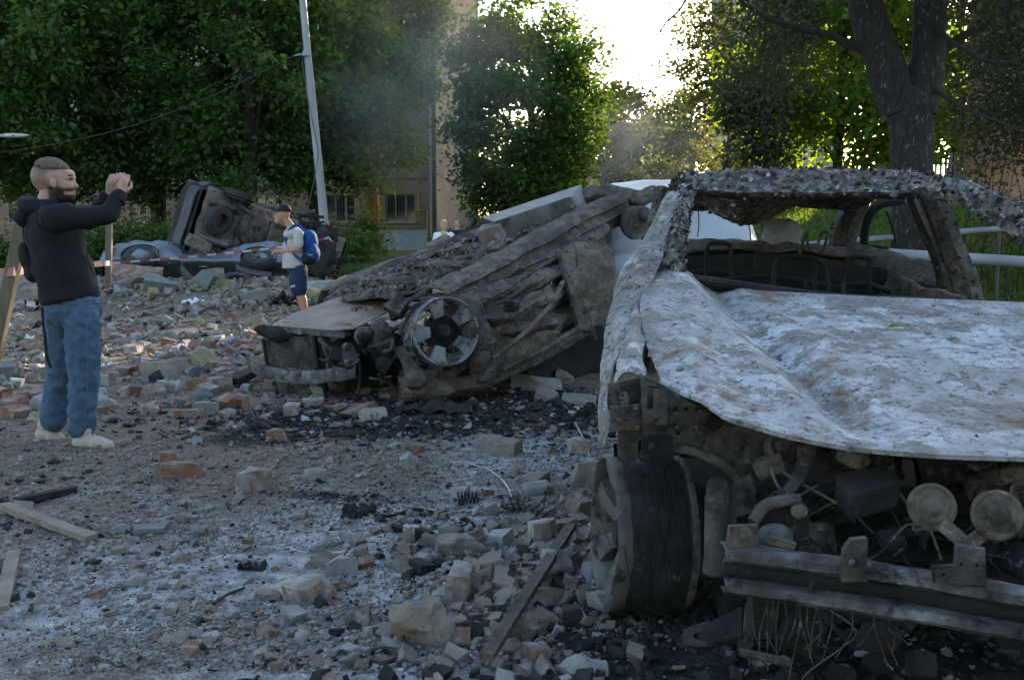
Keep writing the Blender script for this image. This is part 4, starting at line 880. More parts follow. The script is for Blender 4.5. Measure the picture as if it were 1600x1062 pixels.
# inner wing and lamp mount panels
px_plate([(1003, 586), (1036, 602), (1098, 640), (1150, 664), (1240, 684), (1232, 720), (1196, 736), (1172, 762), (1130, 722), (1075, 700), (1003, 690)],
         [rect(1050, 634, 1060, 644), ell_px(1072, 639, 5), rect(1084, 636, 1093, 644), ell_px(1116, 660, 17, 13), ell_px(1036, 664, 6), ell_px(1060, 676, 5), ell_px(1160, 700, 6), ell_px(1100, 690, 4)], 3.02, .004, 'inner_wing', M_['bare'], ca)
px_plate([(950, 600), (1000, 590), (1000, 640), (962, 650)], [ell_px(975, 622, 9, 12)], 3.06, .006, 'lamp_bracket', M_['bare'], ca)
px_plate([(1004, 596), (1042, 610), (1042, 662), (1004, 660)], [rect(1010, 602, 1022, 640)], 2.98, .006, 'lamp_bracket', M_['crust'], ca)
px_plate([(954, 636), (1000, 632), (1000, 668), (954, 672)], [ell_px(968, 656, 5)], 3.02, .012, 'lamp_bracket', M_['bare'], ca)
px_plate([(966, 672), (996, 672), (996, 716), (966, 720)], [], 3.04, .012, 'strut_plate', M_['bare'], ca)
px_plate([(1003, 682), (1050, 682), (1050, 712), (1003, 708)], [ell_px(1018, 697, 6)], 2.98, .01, 'strut_plate', M_['soot'], ca)
for (u, v, Y_) in ((968, 656, 3.0), (1018, 697, 2.96), (1036, 664, 3.0), (1060, 620, 3.0), (1104, 700, 3.0)):
    mb = MB(); mb.lathe([(0, 0.011), (.008, .011), (.010, .006), (.010, 0)], 6, axisM(at(u, v, Y_), (0, -1, 0))); mb.build('bolt', M_['bare'], ca)
# dark wheel house sheet behind the wheel and inner structure
ctrl = PX([[(955, 690, 3.55), (1060, 690, 3.6), (1200, 700, 3.5)], [(960, 760, 3.9), (1080, 740, 3.75), (1180, 760, 3.4)], [(965, 930, 3.95), (1110, 930, 3.85), (1180, 930, 3.4)]])
mb = MB(); mb.grid(patch(ctrl, 6, .015, 5, 3)); mb.build('wheel_house', M_['soot'], ca)
arc = [at(1000 + 0, 712, 2.99), at(1060, 702, 2.99), at(1110, 716, 2.98), at(1150, 745, 2.96), at(1172, 790, 2.95)]
mb = MB(); mb.tube(spline(arc, 5), .014, 6, flat=.5); mb.build('wheel_arch_lip', M_['bare'], ca)
wn_ = Vector((-.982, -.085, .02)).normalized(); wc = at(946, 832, 3.22)
wh = rim(ca, wc, wn_, .255, .25, 7, 'steel_rim', 'soot', .42, roll=.3)
# burnt tyre: its steel cords hang in strands round the barrel
rg = rnd(17); Mx = axisM(wc, wn_); mb = MB()
for k in range(200):
    x0 = -rg.triangular(.05, .245, .18); a0 = rg.uniform(0, 6.28); span = rg.uniform(.5, 1.8); rr = .243 + rg.uniform(0, .014); dr = rg.uniform(-.006, .022); dx = rg.gauss(0, .06); pts = []
    for j in range(9):
        t = j / 8; q = a0 + span * t; pts.append(Mx @ Vector((x0 + dx * t + .004 * math.sin(9 * t + k), (rr + dr * t) * math.cos(q), (rr + dr * t) * math.sin(q))))
    mb.tube(pts, rg.uniform(.0009, .0018), 4, cap=False)
for k in range(40):
    x0 = -rg.uniform(.05, .24); p = Mx @ Vector((x0, .25 * math.cos(rg.uniform(-1, 1)), 0)); 
    a = Vector((p.x, p.y - rg.uniform(.02, .2), p.z - .1)); pts = [a, a + Vector((rg.uniform(-.02, .02), 0, -.08)), a + Vector((rg.uniform(-.05, .05), rg.uniform(-.03, .03), -.17))]
    mb.tube(pts, .0014, 4, cap=False)
mb.build('tyre_cord', M_['soot'], wh)
t_ = MB(); t_.lathe([(-.03, .246), (-.06, .252), (-.13, .255), (-.2, .252), (-.245, .246)], 48, Mx); t_.jitter(.008, 18, 2); t_.build('burnt_tyre', M_['char'], wh)
# canister, strut mount, bracket plates
mb = MB(); cpt = lambda u, v, Y_=2.78: at(u, v, Y_)
mb.tube([cpt(1124, 750), cpt(1123, 758), cpt(1122, 776), cpt(1122, 780), cpt(1121, 788), cpt(1119, 870), cpt(1117, 893), cpt(1117, 897)], [.026, .034, .035, .040, .036, .035, .035, .028], 20); mb.build('canister', M_['bare'], ca)
px_plate([(1142, 762), (1172, 740), (1180, 765), (1176, 800), (1150, 806), (1140, 880), (1132, 880)], [], 2.80, .01, 'canister_bracket', M_['bare'], ca)
pts = [at(1258, 690, 2.86), at(1258, 715, 2.84), at(1246, 745, 2.80), at(1222, 775, 2.74), at(1196, 800, 2.70)]
rows = []
for i, p in enumerate(spline(pts, 4)): rows.append([p + Vector((-.028, -.01, -.008)), p + Vector((0, .004, 0)), p + Vector((.028, -.01, .008))])
mb = MB(); mb.grid(rows); mb.build('strut_arm', M_['galv'], ca, solid=.006)
for (u, v, Y_) in ((1262, 702, 2.83), (1257, 722, 2.81)):
    mb = MB(); mb.lathe([(0, .017), (.008, .017), (.011, .01), (.011, 0)], 10, axisM(at(u, v, Y_), (0, -1, .3))); mb.build('bolt', M_['bare'], ca)
px_plate([(1168, 830), (1180, 790), (1205, 775), (1248, 780), (1264, 795), (1262, 835), (1240, 845), (1190, 850)], [], 2.62, .012, 'mount_plate', M_['soot'], ca)
mb = MB(); mb.lathe([(0, .022), (.012, .022), (.016, .014), (.016, 0)], 12, axisM(at(1247, 797, 2.60), (0, -1, .1))); mb.build('bolt', M_['horn'], ca)
mb = MB(); mb.ell(at(1212, 840, 2.56), (.05, .03, .04), 14, 8); mb.jitter(.012, 12, 3); mb.build('melted_bracket', M_['galv'], ca)
mb = MB(); mb.tube(spline([at(1176, 815, 2.58), at(1196, 790, 2.6), at(1225, 782, 2.6), at(1250, 780, 2.6)], 4), .016, 10); mb.build('mount_rib', M_['bare'], ca)
px_plate([(1140, 822), (1182, 820), (1182, 850), (1136, 852)], [], 2.50, .02, 'beam_end_plate', M_['horn'], ca)
mb = MB(); mb.lathe([(0, .016), (.01, .016), (.013, .009), (.013, 0)], 6, axisM(at(1165, 832, 2.47), (0, -1, .1))); mb.build('bolt', M_['horn'], ca)
mb = MB(); mb.box(at(1222, 848, 2.46), (.07, .012, .022), (0, .25, 0)); mb.build('clip', M_['horn'], ca, bevel=.003)
# bumper beam, a folded C section
bp_ = spline([at(1128, 884, 2.52), at(1250, 900, 2.44), at(1400, 922, 2.36), at(1560, 950, 2.28), at(1760, 984, 2.26)], 7)
sec = [(.03, .058), (-.012, .062), (-.036, .052), (-.040, .030), (-.012, .018), (-.010, -.022), (-.040, -.030), (-.044, -.052), (-.030, -.064), (.02, -.066)]
mb = MB(); mb.grid([[p + Vector((0, d, z)) for (d, z) in sec] for p in bp_]); mb.jitter(.004, 9, 2); bb = mb.build('bumper_beam', M_['galv'], ca, solid=.005, angle=30)
mb = MB(); mb.grid([[p + Vector((.0, d, z)) for (d, z) in ((-.016, .016), (-.0155, -.002), (-.015, -.020))] for p in bp_]); mb.build('soot_band', M_['soot'], bb, solid=.002)
mb = MB(); mb.lathe([(0, .018), (.004, .022), (.012, .016), (.004, .010), (.0, .0)], 16, axisM(at(1275, 918, 2.41), (0, -1, 0))); mb.build('towing_eye_socket', M_['soot'], bb)
px_plate([(1318, 858), (1330, 842), (1352, 840), (1352, 905), (1314, 905)], [ell_px(1331, 878, 9)], 2.36, .02, 'beam_bracket', M_['bare'], ca)
px_plate([(1458, 884), (1492, 882), (1494, 850), (1536, 856), (1538, 912), (1460, 908)], [ell_px(1472, 896, 4), ell_px(1500, 880, 4), ell_px(1524, 882, 4)], 2.27, .012, 'horn_bracket', M_['galv'], ca)
for (u0, v0, u1, v1) in ((1470, 816, 1512, 852), (1546, 826, 1508, 852)):
    a, b_ = at(u0, v0, 2.33), at(u1, v1, 2.29); d = (b_ - a).normalized(); s_ = d.cross(Vector((0, -1, 0))) * .020
    mb = MB(); mb.hex8([a - s_, b_ - s_, b_ + s_, a + s_] + [q + Vector((0, -.005, 0)) for q in (a - s_, b_ - s_, b_ + s_, a + s_)]); mb.build('horn_arm', M_['horn'], ca)
for (u, v, Y_, rr, nn) in ((1456, 792, 2.36, .058, (-.10, -1, .30)), (1558, 804, 2.30, .059, (-.22, -1, .30))):
    hm = MB(); q = rr / .058
    hm.lathe([(-.022, 0), (-.022, .03 * q), (-.006, .052 * q), (-.004, .058 * q), (.004, .058 * q), (.007, .050 * q), (.005, .044 * q), (.009, .036 * q), (.007, .026 * q), (.012, .020 * q), (.016, .012 * q), (.016, 0)], 36, axisM(at(u, v, Y_), nn))
    hm.build('horn', M_['horn'], ca, angle=25)
# engine bay: large dark masses first, then small pieces
mb = MB(); mb.box(at(1380, 860, 3.25), (1.15, .5, .34)); mb.jitter(.03, 6, 1); mb.build('engine_block', M_['soot'], ca, bevel=.02)
mb = MB(); mb.box(at(1330, 760, 3.3), (1.3, .4, .10)); mb.jitter(.03, 8, 2); mb.build('engine_cover', M_['soot'], ca, bevel=.02)
mb = MB(); mb.box((1.45, 4.1, .62), (1.6, .05, .75)); mb.jitter(.02, 6, 3); mb.build('firewall', M_['soot'], ca)
mb = MB(); mb.box((1.5, 3.7, .28), (1.5, 1.6, .05)); mb.build('engine_subframe', M_['soot'], ca)
mb = MB(); mb.tube(spline([at(1285, 730, 2.95), at(1310, 724, 2.93), at(1345, 716, 2.95), at(1360, 712, 2.98)], 4), [.02] * 13, 12); mb.build('intake_pipe', M_['crust_tan'], ca)
mb = MB(); mb.tube(spline([at(1270, 770, 2.85), at(1290, 762, 2.84), at(1320, 766, 2.84), at(1350, 764, 2.86)], 4), .013, 10); mb.build('fuel_rail', M_['bare'], ca)
mb = MB(); mb.tube(spline([at(1560, 745, 2.7), at(1590, 740, 2.7), at(1640, 742, 2.72)], 4), .022, 10); mb.build('intake_pipe', M_['crust_tan'], ca)
px_plate([(1580, 752), (1625, 750), (1630, 800), (1580, 790)], [ell_px(1592, 770, 4)], 2.72, .01, 'side_bracket', M_['bare'], ca)
clutter(ca, rnd(3), ((.75, 2.1), (2.75, 3.1), (.60, .70)), 42, ('engine_part', 'hose', 'pulley'), ('soot', 'soot', 'bare', 'crust'), .05, .12)
clutter(ca, rnd(4), ((.75, 2.1), (2.7, 3.0), (.34, .64)), 44, ('engine_part', 'hose', 'pulley'), ('soot', 'soot', 'char', 'char', 'bare'), .05, .13)
clutter(ca, rnd(6), ((.80, 1.9), (2.5, 2.9), (.13, .36)), 22, ('engine_part', 'hose', 'pulley'), ('char', 'soot'), .05, .12)
rg = rnd(51)
for k in range(46):                                  # burnt wiring
    c = Vector((rg.uniform(.75, 2.0), rg.uniform(2.6, 2.95), rg.uniform(.28, .66))); pts = [c]
    for j in range(4): pts.append(pts[-1] + Vector((rg.uniform(-.12, .12), rg.uniform(-.05, .05), rg.uniform(-.09, .07))))
    mb = MB(); mb.tube(spline(pts, 4), rg.uniform(.002, .005), 5); mb.build('wiring', M_[rg.choice(('char', 'bare', 'crust_tan', 'soot'))], ca)
# hanging column under the left end of the beam
mb = MB(); mb.box(at(1190, 958, 2.62), (.07, .06, .13)); mb.jitter(.02, 14, 7); mb.build('radiator_support', M_['soot'], ca, bevel=.008)
rg = rnd(8); mb = MB()
for k in range(26):
    a = at(rg.uniform(1150, 1400), rg.uniform(930, 950), 2.5); mb.tube([a, a + Vector((rg.uniform(-.02, .02), 0, -.07)), a + Vector((rg.uniform(-.04, .04), rg.uniform(-.02, .03), -rg.uniform(.1, .2)))], .0016, 4)
mb.build('wire_strand', M_['bare'], ca)
mb = MB(); mb.tube([at(1155, 1018, 2.45), at(1235, 1035, 2.4)], .012, 8); mb.build('lower_bar', M_['bare'], ca)
# roof, pillars
roofc = [[at(1058, 293, 4.62), at(1110, 299, 4.60), at(1200, 300, 4.55), at(1320, 301, 4.50), at(1430, 300, 4.45), at(1500, 306, 4.38)],
         [at(1064, 274, 4.85), at(1110, 268, 4.85), at(1200, 264, 4.80), at(1320, 263, 4.78), at(1430, 269, 4.72), at(1508, 285, 4.62)],
         [Vector(q) for q in ((.84, 5.2, 1.62), (1.03, 5.2, 1.585), (1.25, 5.2, 1.52), (1.6, 5.2, 1.575), (1.9, 5.15, 1.61), (2.10, 5.1, 1.57))],
         [Vector(q) for q in ((.88, 5.6, 1.60), (1.05, 5.6, 1.50), (1.30, 5.55, 1.375), (1.62, 5.6, 1.50), (1.95, 5.6, 1.60), (2.15, 5.5, 1.56))],
         [Vector(q) for q in ((.95, 6.2, 1.56), (1.15, 6.2, 1.53), (1.4, 6.2, 1.52), (1.7, 6.15, 1.55), (1.95, 6.1, 1.57), (2.2, 6.0, 1.55))],
         [Vector(q) for q in ((.98, 6.55, 1.48), (1.15, 6.6, 1.48), (1.4, 6.62, 1.49), (1.7, 6.6, 1.50), (1.95, 6.55, 1.50), (2.2, 6.45, 1.47))]]
g = patch(roofc, 14, .008, 6, 5, 4)
g.insert(0, [p + Vector((0, .03, -.028)) for p in g[0]])
mb = MB(); mb.grid(g); rf_ = mb.build('roof', M_['ash_flake'], ca, solid=.006, angle=35); flakes(rf_, rf_, 3800, .006, .020, ['ash_flake', 'ash_white', 'soot', 'crust'], 3, .5, .004)
def pillar(name, pts, w, d, mat, seed=0, amp=.010):
    q = spline(pts, 6); m = len(q); mb = MB()
    w = w if hasattr(w, '__len__') else (w, w); d = d if hasattr(d, '__len__') else (d, d)
    mb.tube(q, [(w[0] + (w[1] - w[0]) * i / (m - 1)) for i in range(m)], 6, True, flat=d[0] / w[0], up=(1, .3, 0)); mb.jitter(amp * .7, 6, seed); mb.jitter(amp * .35, 25, seed + 1); o = mb.build(name, M_[mat], ca, angle=28)
    if mat in ('ash_flake', 'crust'): flakes(o, o, 900 if mat == 'ash_flake' else 260, .005, .017, ['ash_flake', 'ash_white', 'soot', 'crust'] if mat == 'ash_flake' else ['crust', 'bare', 'soot'], seed + 40, .5, .003)
    return o
pillar('windscreen_pillar', [at(1078, 278, 4.66), at(1066, 320, 4.5), at(1056, 375, 4.36), at(1048, 432, 4.22)], (.040, .062), .05, 'ash_flake', 3, .012)
pillar('windscreen_pillar', [at(1425, 290, 4.5), at(1490, 296, 4.36), at(1545, 318, 4.22), at(1600, 352, 4.1), at(1660, 400, 4.0), at(1720, 450, 3.95)], (.045, .055), .055, 'ash_flake', 5)
pillar('door_pillar', [at(1450, 296, 5.35), at(1470, 340, 5.32), at(1492, 400, 5.28), at(1508, 440, 5.25), at(1514, 480, 5.2)], (.058, .075), .06, 'crust', 7, .008)
pillar('door_pillar', [at(1420, 300, 5.5), at(1440, 350, 5.5), at(1462, 400, 5.45), at(1475, 450, 5.4)], (.022, .028), .03, 'bare', 9, .006)
pillar('rear_pillar', [at(1352, 300, 6.45), at(1334, 330, 6.5), at(1316, 372, 6.55), at(1322, 410, 6.55)], (.05, .085), .07, 'crust', 11, .012)
pillar('quarter_window_frame', [at(1415, 312, 6.1), at(1375, 320, 6.2), at(1356, 345, 6.25), at(1352, 385, 6.3), at(1385, 392, 6.1)], (.022, .022), .03, 'soot', 13, .004)
pillar('quarter_window_bar', [at(1386, 330, 6.1), at(1396, 360, 6.05), at(1402, 388, 6.0)], (.010, .010), .010, 'soot', 14, .002)
pillar('rear_pillar', [Vector((1.0, 6.4, 1.52)), Vector((.96, 6.55, 1.3)), Vector((.92, 6.7, 1.05))], (.05, .07), .06, 'crust', 15)
pillar('door_pillar', [Vector((.82, 5.45, 1.57)), Vector((.72, 5.4, 1.2)), Vector((.66, 5.35, .9))], (.04, .05), .05, 'crust', 16)
# body sides, floor, tail
ctrl = [[Vector(q) for q in r] for r in (((2.30, 6.5, 1.08), (2.22, 5.6, 1.06), (2.12, 4.8, 1.03), (2.05, 4.15, .98)), ((2.36, 6.5, .7), (2.28, 5.6, .68), (2.2, 4.8, .66), (2.12, 4.15, .66)), ((2.3, 6.5, .3), (2.22, 5.6, .28), (2.14, 4.8, .27), (2.06, 4.1, .27)))]
mb = MB(); mb.grid(patch(ctrl, 8, .03, 3.5, 21)); mb.build('door', M_['crust'], ca, solid=.03)
ctrl = PX([[(1330, 382, 6.3), (1400, 396, 6.0), (1470, 416, 5.6)], [(1320, 420, 6.2), (1400, 440, 5.8), (1480, 455, 5.4)], [(1310, 470, 6.1), (1400, 490, 5.7), (1490, 500, 5.3)]])
mb = MB(); mb.grid(patch(ctrl, 8, .03, 4, 22)); mb.build('inner_quarter_panel', M_['crust'], ca, solid=.01)
ctrl = [[Vector(q) for q in r] for r in (((.62, 4.3, 1.02), (.70, 5.4, 1.05), (.86, 6.6, 1.06)), ((.52, 4.3, .66), (.60, 5.4, .68), (.78, 6.6, .7)), ((.58, 4.3, .27), (.66, 5.4, .28), (.82, 6.6, .3)))]
mb = MB(); mb.grid(patch(ctrl, 8, .03, 3.5, 23)); mb.build('door', M_['crust'], ca, solid=.03)
mb = MB(); mb.box((1.5, 5.2, .29), (1.6, 2.6, .04), (0, 0, -.12)); mb.build('floor_pan', M_['soot'], ca)
ctrl = [[Vector(q) for q in r] for r in (((.90, 6.15, 1.20), (1.3, 6.2, 1.245), (1.8, 6.15, 1.22), (2.25, 6.0, 1.18)), ((.92, 6.5, 1.26), (1.3, 6.55, 1.29), (1.8, 6.5, 1.27), (2.3, 6.4, 1.22)), ((.94, 6.7, 1.1), (1.3, 6.75, 1.1), (1.8, 6.7, 1.08), (2.3, 6.6, 1.05)), ((.94, 6.75, .4), (1.3, 6.8, .4), (1.8, 6.75, .4), (2.3, 6.65, .4)))]
mb = MB(); mb.grid(patch(ctrl, 8, .025, 5, 25)); mb.build('tailgate', M_['crust'], ca, solid=.02)
ctrl = [[Vector(q) for q in r] for r in (((.95, 6.0, 1.19), (1.4, 6.05, 1.2), (1.9, 6.0, 1.18), (2.2, 5.9, 1.1)), ((.95, 5.95, .8), (1.4, 5.98, .8), (1.9, 5.95, .8), (2.2, 5.85, .8)), ((.95, 5.7, .45), (1.4, 5.7, .45), (1.9, 5.7, .45), (2.2, 5.6, .45)))]
mb = MB(); mb.grid(patch(ctrl, 8, .03, 5, 26)); mb.build('rear_seat', M_['soot'], ca, solid=.03)
def hoop(pts, r, Y_, m='soot'):
    mb = MB(); mb.tube(spline([at(u, v, Y_) for u, v in pts], 4), r, 8); mb.build('seat_frame', M_[m], ca)
hoop([(1104, 480), (1103, 420), (1104, 392), (1110, 381), (1125, 380), (1138, 382), (1142, 395), (1143, 480)], .011, 5.6)
hoop([(1210, 480), (1209, 430), (1214, 408), (1232, 400), (1262, 402), (1282, 410), (1292, 430), (1296, 480)], .013, 5.1)
hoop([(1318, 480), (1318, 430), (1322, 408), (1332, 402), (1350, 402), (1358, 410), (1358, 480)], .011, 5.4)
hoop([(1248, 402), (1254, 380), (1263, 362)], .009, 5.5, 'bare'); hoop([(1262, 362), (1262, 382), (1270, 392), (1284, 393), (1292, 372), (1293, 364), (1284, 364), (1276, 388)], .008, 5.4, 'bare')
hoop([(1180, 480), (1182, 400), (1186, 394)], .014, 5.7); hoop([(1272, 480), (1274, 402)], .010, 5.1); hoop([(1085, 480), (1120, 440), (1200, 432), (1300, 446)], .012, 5.3)
hoop([(1060, 430), (1110, 424), (1170, 428), (1200, 426)], .02, 5.65); hoop([(1300, 450), (1350, 444), (1390, 456)], .016, 5.5)
hoop([(1150, 300), (1164, 330), (1172, 362), (1172, 378)], .003, 5.3); hoop([(1088, 300), (1092, 345), (1090, 370)], .003, 5.2)
mb = MB(); mb.tube(spline([at(1080, 436, 4.25), at(1290, 464, 4.18), at(1450, 472, 4.12), at(1700, 486, 4.02)], 6), .022, 8); mb.build('scuttle', M_['soot'], ca)
# ================================================================== burnt car lying on its roof
cb_ = thing('upturned_car', (-.3, 8.6, .05), 'burnt brown car lying on its roof with a bare alloy wheel', 'car')
ctrl = PX([[(505, 470, 8.9), (530, 472, 8.5), (570, 466, 8.1), (612, 462, 7.8)],
           [(560, 434, 9.3), (600, 434, 8.8), (645, 432, 8.4), (700, 440, 7.98)],
           [(645, 406, 9.7), (700, 396, 9.3), (760, 388, 8.9), (815, 388, 8.45)],
           [(770, 365, 10.3), (830, 346, 9.9), (880, 332, 9.5), (908, 336, 9.0)],
           [(900, 302, 11.0), (930, 297, 10.4), (960, 294, 10.0), (990, 302, 9.55)]])
mb = MB(); mb.grid(patch(ctrl, 12, .016, 3.0, 31, 4)); mb.build('floor_pan', M_['crust'], cb_, solid=.02, angle=60); flakes(bpy.data.objects[cb_.children[-1].name], cb_, 1500, .008, .03, ['crust', 'crust_tan', 'soot', 'ashy_stone'], 61, .5, .01)
# far sill, near sill with folded ledges
def ledge(name, line, sec, mat, amp=.012, seed=1, k=8):
    q = spline([at(*p) for p in line], k); mb = MB()
    mb.grid([[p + Vector(s_) for s_ in sec] for p in q]); mb.jitter(amp, 5, seed); mb.jitter(amp * .5, 14, seed + 1); return mb.build(name, M_[mat], cb_, solid=.012, angle=50)
ledge('sill', [(500, 462, 9.1), (560, 432, 9.4), (645, 402, 9.8), (770, 364, 10.4)], [(-.1, .1, -.25), (-.05, .02, -.06), (.0, .0, .05), (.10, -.02, .06), (.16, -.04, -.02), (.24, -.08, -.03)], 'crust_tan', .018, 3)
ledge('sill', [(690, 458, 7.72), (760, 424, 8.0), (830, 386, 8.35), (910, 342, 8.8), (985, 308, 9.4)], [(-.14, .10, .05), (-.05, .03, .05), (.02, -.02, .03), (.035, -.05, -.01), (.01, -.02, -.04), (.03, -.04, -.07), (.06, -.05, -.10), (.03, .0, -.14), (.05, .0, -.2)], 'crust', .015, 7)
ctrl = PX([[(655, 462, 7.78), (735, 452, 7.80), (800, 424, 8.1), (870, 388, 8.45), (945, 345, 8.95)],
           [(690, 500, 7.62), (755, 490, 7.60), (820, 462, 7.95), (880, 428, 8.25), (948, 385, 8.75)],
           [(720, 545, 7.66), (775, 530, 7.74), (835, 508, 7.88), (886, 478, 8.2), (944, 440, 8.6)],
           [(700, 612, 7.70), (782, 588, 7.86), (850, 556, 8.05), (905, 528, 8.3), (938, 505, 8.55)]])
g = patch(ctrl, 16, .018, 3.4, 33, 4)
tri = lambda t: 4 * abs(t - math.floor(t + .5)) - 1
for i, r in enumerate(g):                         # sharp folds running along the crushed door
    for j, p in enumerate(r):
        w = tri(i * .085 - j * .012 + .55 * noise.noise(p * 1.3)) * .060 + tri(j * .055 + i * .012 + .5 * noise.noise(p * 1.7 + Vector((4, 0, 0)))) * .030 + tri(i * .21 + j * .03 + .6 * noise.noise(p * 2.9)) * .014
        p += Vector((.55, -.83, .1)) * w
mb = MB(); mb.grid(g); dr = mb.build('door', M_['crust'], cb_, solid=.008, angle=22); flakes(dr, dr, 1200, .006, .02, ['crust', 'crust_tan', 'soot'], 62, .45, .004)
mb = MB(); mb.grid(patch(PX([[(872, 395, 8.36), (915, 375, 8.5), (962, 392, 8.6)], [(884, 450, 8.14), (925, 440, 8.3), (958, 445, 8.5)], [(905, 520, 8.2), (930, 508, 8.35), (948, 520, 8.5)]]), 12, .03, 3.5, 35, 4)); mb.build('rear_door', M_['crust_tan'], cb_, solid=.008, angle=25)
mb = MB(); mb.grid(patch(PX([[(705, 470, 7.58), (722, 466, 7.58), (745, 462, 7.62)], [(722, 520, 7.52), (742, 510, 7.5), (762, 505, 7.56)], [(735, 565, 7.58), (756, 556, 7.54), (775, 548, 7.6)], [(740, 600, 7.62), (765, 592, 7.6), (790, 575, 7.7)]]), 10, .03, 6, 36, 4)); mb.build('front_pillar', M_['crust'], cb_, solid=.02, angle=50)
mb = MB(); mb.grid(patch(PX([[(745, 505, 7.60), (800, 480, 7.8), (860, 440, 8.1)], [(765, 560, 7.62), (810, 530, 7.80), (858, 500, 8.02)], [(780, 588, 7.7), (830, 565, 7.85), (880, 530, 8.1)]]), 12, .03, 4, 38, 4)); mb.build('door_skin', M_['crust_tan'], cb_, solid=.012, angle=50)
def tube_b(name, pts, r, mat='crust', amp=.008, n=10, flat_=1.0):
    q = spline([at(*p) for p in pts], 6); mb = MB(); m = len(q)
    rr = [r] * m if not hasattr(r, '__len__') else [r[0] + (r[1] - r[0]) * i / (m - 1) for i in range(m)]
    mb.tube(q, rr, n, True, flat_); mb.jitter(amp, 8, int(pts[0][0])); return mb.build(name, M_[mat], cb_)
tube_b('roof_rail', [(625, 612, 7.55), (700, 606, 7.6), (775, 588, 7.7), (840, 556, 7.95), (905, 520, 8.3)], (.075, .06), 'crust', .02)
tube_b('window_pillar', [(905, 470, 8.3), (918, 500, 8.32), (926, 532, 8.35)], .04, 'bare')
tube_b('window_pillar', [(925, 470, 8.45), (938, 505, 8.45)], .03, 'bare')
mb = MB(); mb.box((.6, 9.2, .45), (2.2, .9, .9), (0, -.2, .74)); mb.jitter(.05, 3, 4); mb.build('cabin_interior', M_['soot'], cb_)
for (l_, w_) in (([(545, 452, 8.75), (615, 424, 9.05), (700, 386, 9.55), (800, 346, 10.1)], .05), ([(620, 448, 8.0), (700, 424, 8.3), (775, 384, 8.8), (850, 346, 9.25)], .045)):   # straight box rails
    q = [at(*k) for k in l_]; mb = MB(); mb.tube(spline(q, 5), w_ * 1.3, 4, True, 1.0); mb.jitter(.008, 6, 3); mb.build('chassis_rail', M_['crust'], cb_, angle=30)
for t_ in (.25, .5, .75):
    a = at(545, 452, 8.75).lerp(at(800, 346, 10.1), t_); b_ = at(660, 446, 7.9).lerp(at(900, 338, 9.1), t_); mb = MB(); mb.tube([a, a.lerp(b_, .5) + Vector((0, 0, .02)), b_], .05, 4); mb.jitter(.012, 6, 4); mb.build('crossmember', M_['crust'], cb_, angle=30)
# door edges, window frame and hinge pillar as separate straight pieces
tube_b('door_edge', [(752, 474, 7.66), (760, 520, 7.56), (776, 566, 7.62)], .016, 'bare', .004, 4); tube_b('door_edge', [(870, 392, 8.32), (884, 440, 8.1), (902, 508, 8.16)], .018, 'bare', .006, 4)
tube_b('door_edge', [(752, 474, 7.64), (800, 446, 7.82), (868, 402, 8.22)], .014, 'bare', .004, 4); tube_b('window_frame', [(772, 560, 7.56), (820, 520, 7.7), (862, 474, 7.98), (880, 440, 8.1)], .022, 'crust_tan', .006, 4)
tube_b('window_frame', [(786, 578, 7.6), (850, 546, 7.82), (905, 512, 8.15)], .024, 'crust', .006, 4)
mb = MB(); mb.box(at(799, 478, 7.70), (.12, .05, .09), (.2, .1, .5)); mb.jitter(.012, 9, 2); mb.build('door_mirror', M_['galv'], cb_, bevel=.012)
tube_b('exhaust', [(600, 440, 8.5), (680, 418, 8.8), (760, 380, 9.3), (850, 336, 9.7)], .035, 'bare', .012)
tube_b('crossmember', [(560, 440, 8.9), (600, 440, 8.5), (650, 440, 8.1)], .05, 'crust', .02)
tube_b('fuel_line', [(700, 430, 8.2), (760, 402, 8.55), (830, 372, 8.9)], .012, 'bare', .006)
tube_b('fuel_line', [(880, 390, 8.3), (896, 380, 8.4), (902, 410, 8.3), (896, 440, 8.25)], .006, 'bare', .004)
# loose ash and rubble lying on the floor pan
# nose: undertray plate, radiators, beam, mechanical parts
c0_, c1_, c3_ = at(424, 507, 8.05), at(548, 516, 7.62), at(462, 464, 8.85)
Mp = frame(c0_, c1_ - c0_, c3_ - c0_); Wd = (c1_ - c0_).length; Hd = (c3_ - c0_).length
plate([(0, .02), (.03, -.02), (Wd * .8, -.03), (Wd, .03), (Wd * 1.0, Hd * .6), (Wd * .96, Hd), (Wd * .1, Hd * .98), (-.02, Hd * .4)], [circle(Wd * .66, Hd * .60, .10, .085, 20), circle(Wd * .12, .07, .05, .015), circle(Wd * .5, .04, .012), circle(Wd * .9, Hd * .7, .012), circle(Wd * .9, Hd * .3, .012)], .006, Mp, 'undertray', M_['rust_plate'], cb_, .002)
mb = MB(); a, b_ = c0_ + Vector((.0, -.01, -.01)), c1_ + Vector((-.04, -.01, -.01)); mb.grid(patch([[a.lerp(b_, t) + Vector((0, 0, z)) for t in (0, .33, .66, 1)] for z in (0, -.025, -.05)], 6, .008, 9, 2)); mb.build('undertray_lip', M_['galv'], cb_, solid=.004)
tube_b('tray_rib', [(436, 496, 8.2), (500, 505, 7.95), (548, 506, 7.75)], .008, 'rust_plate', .003); 
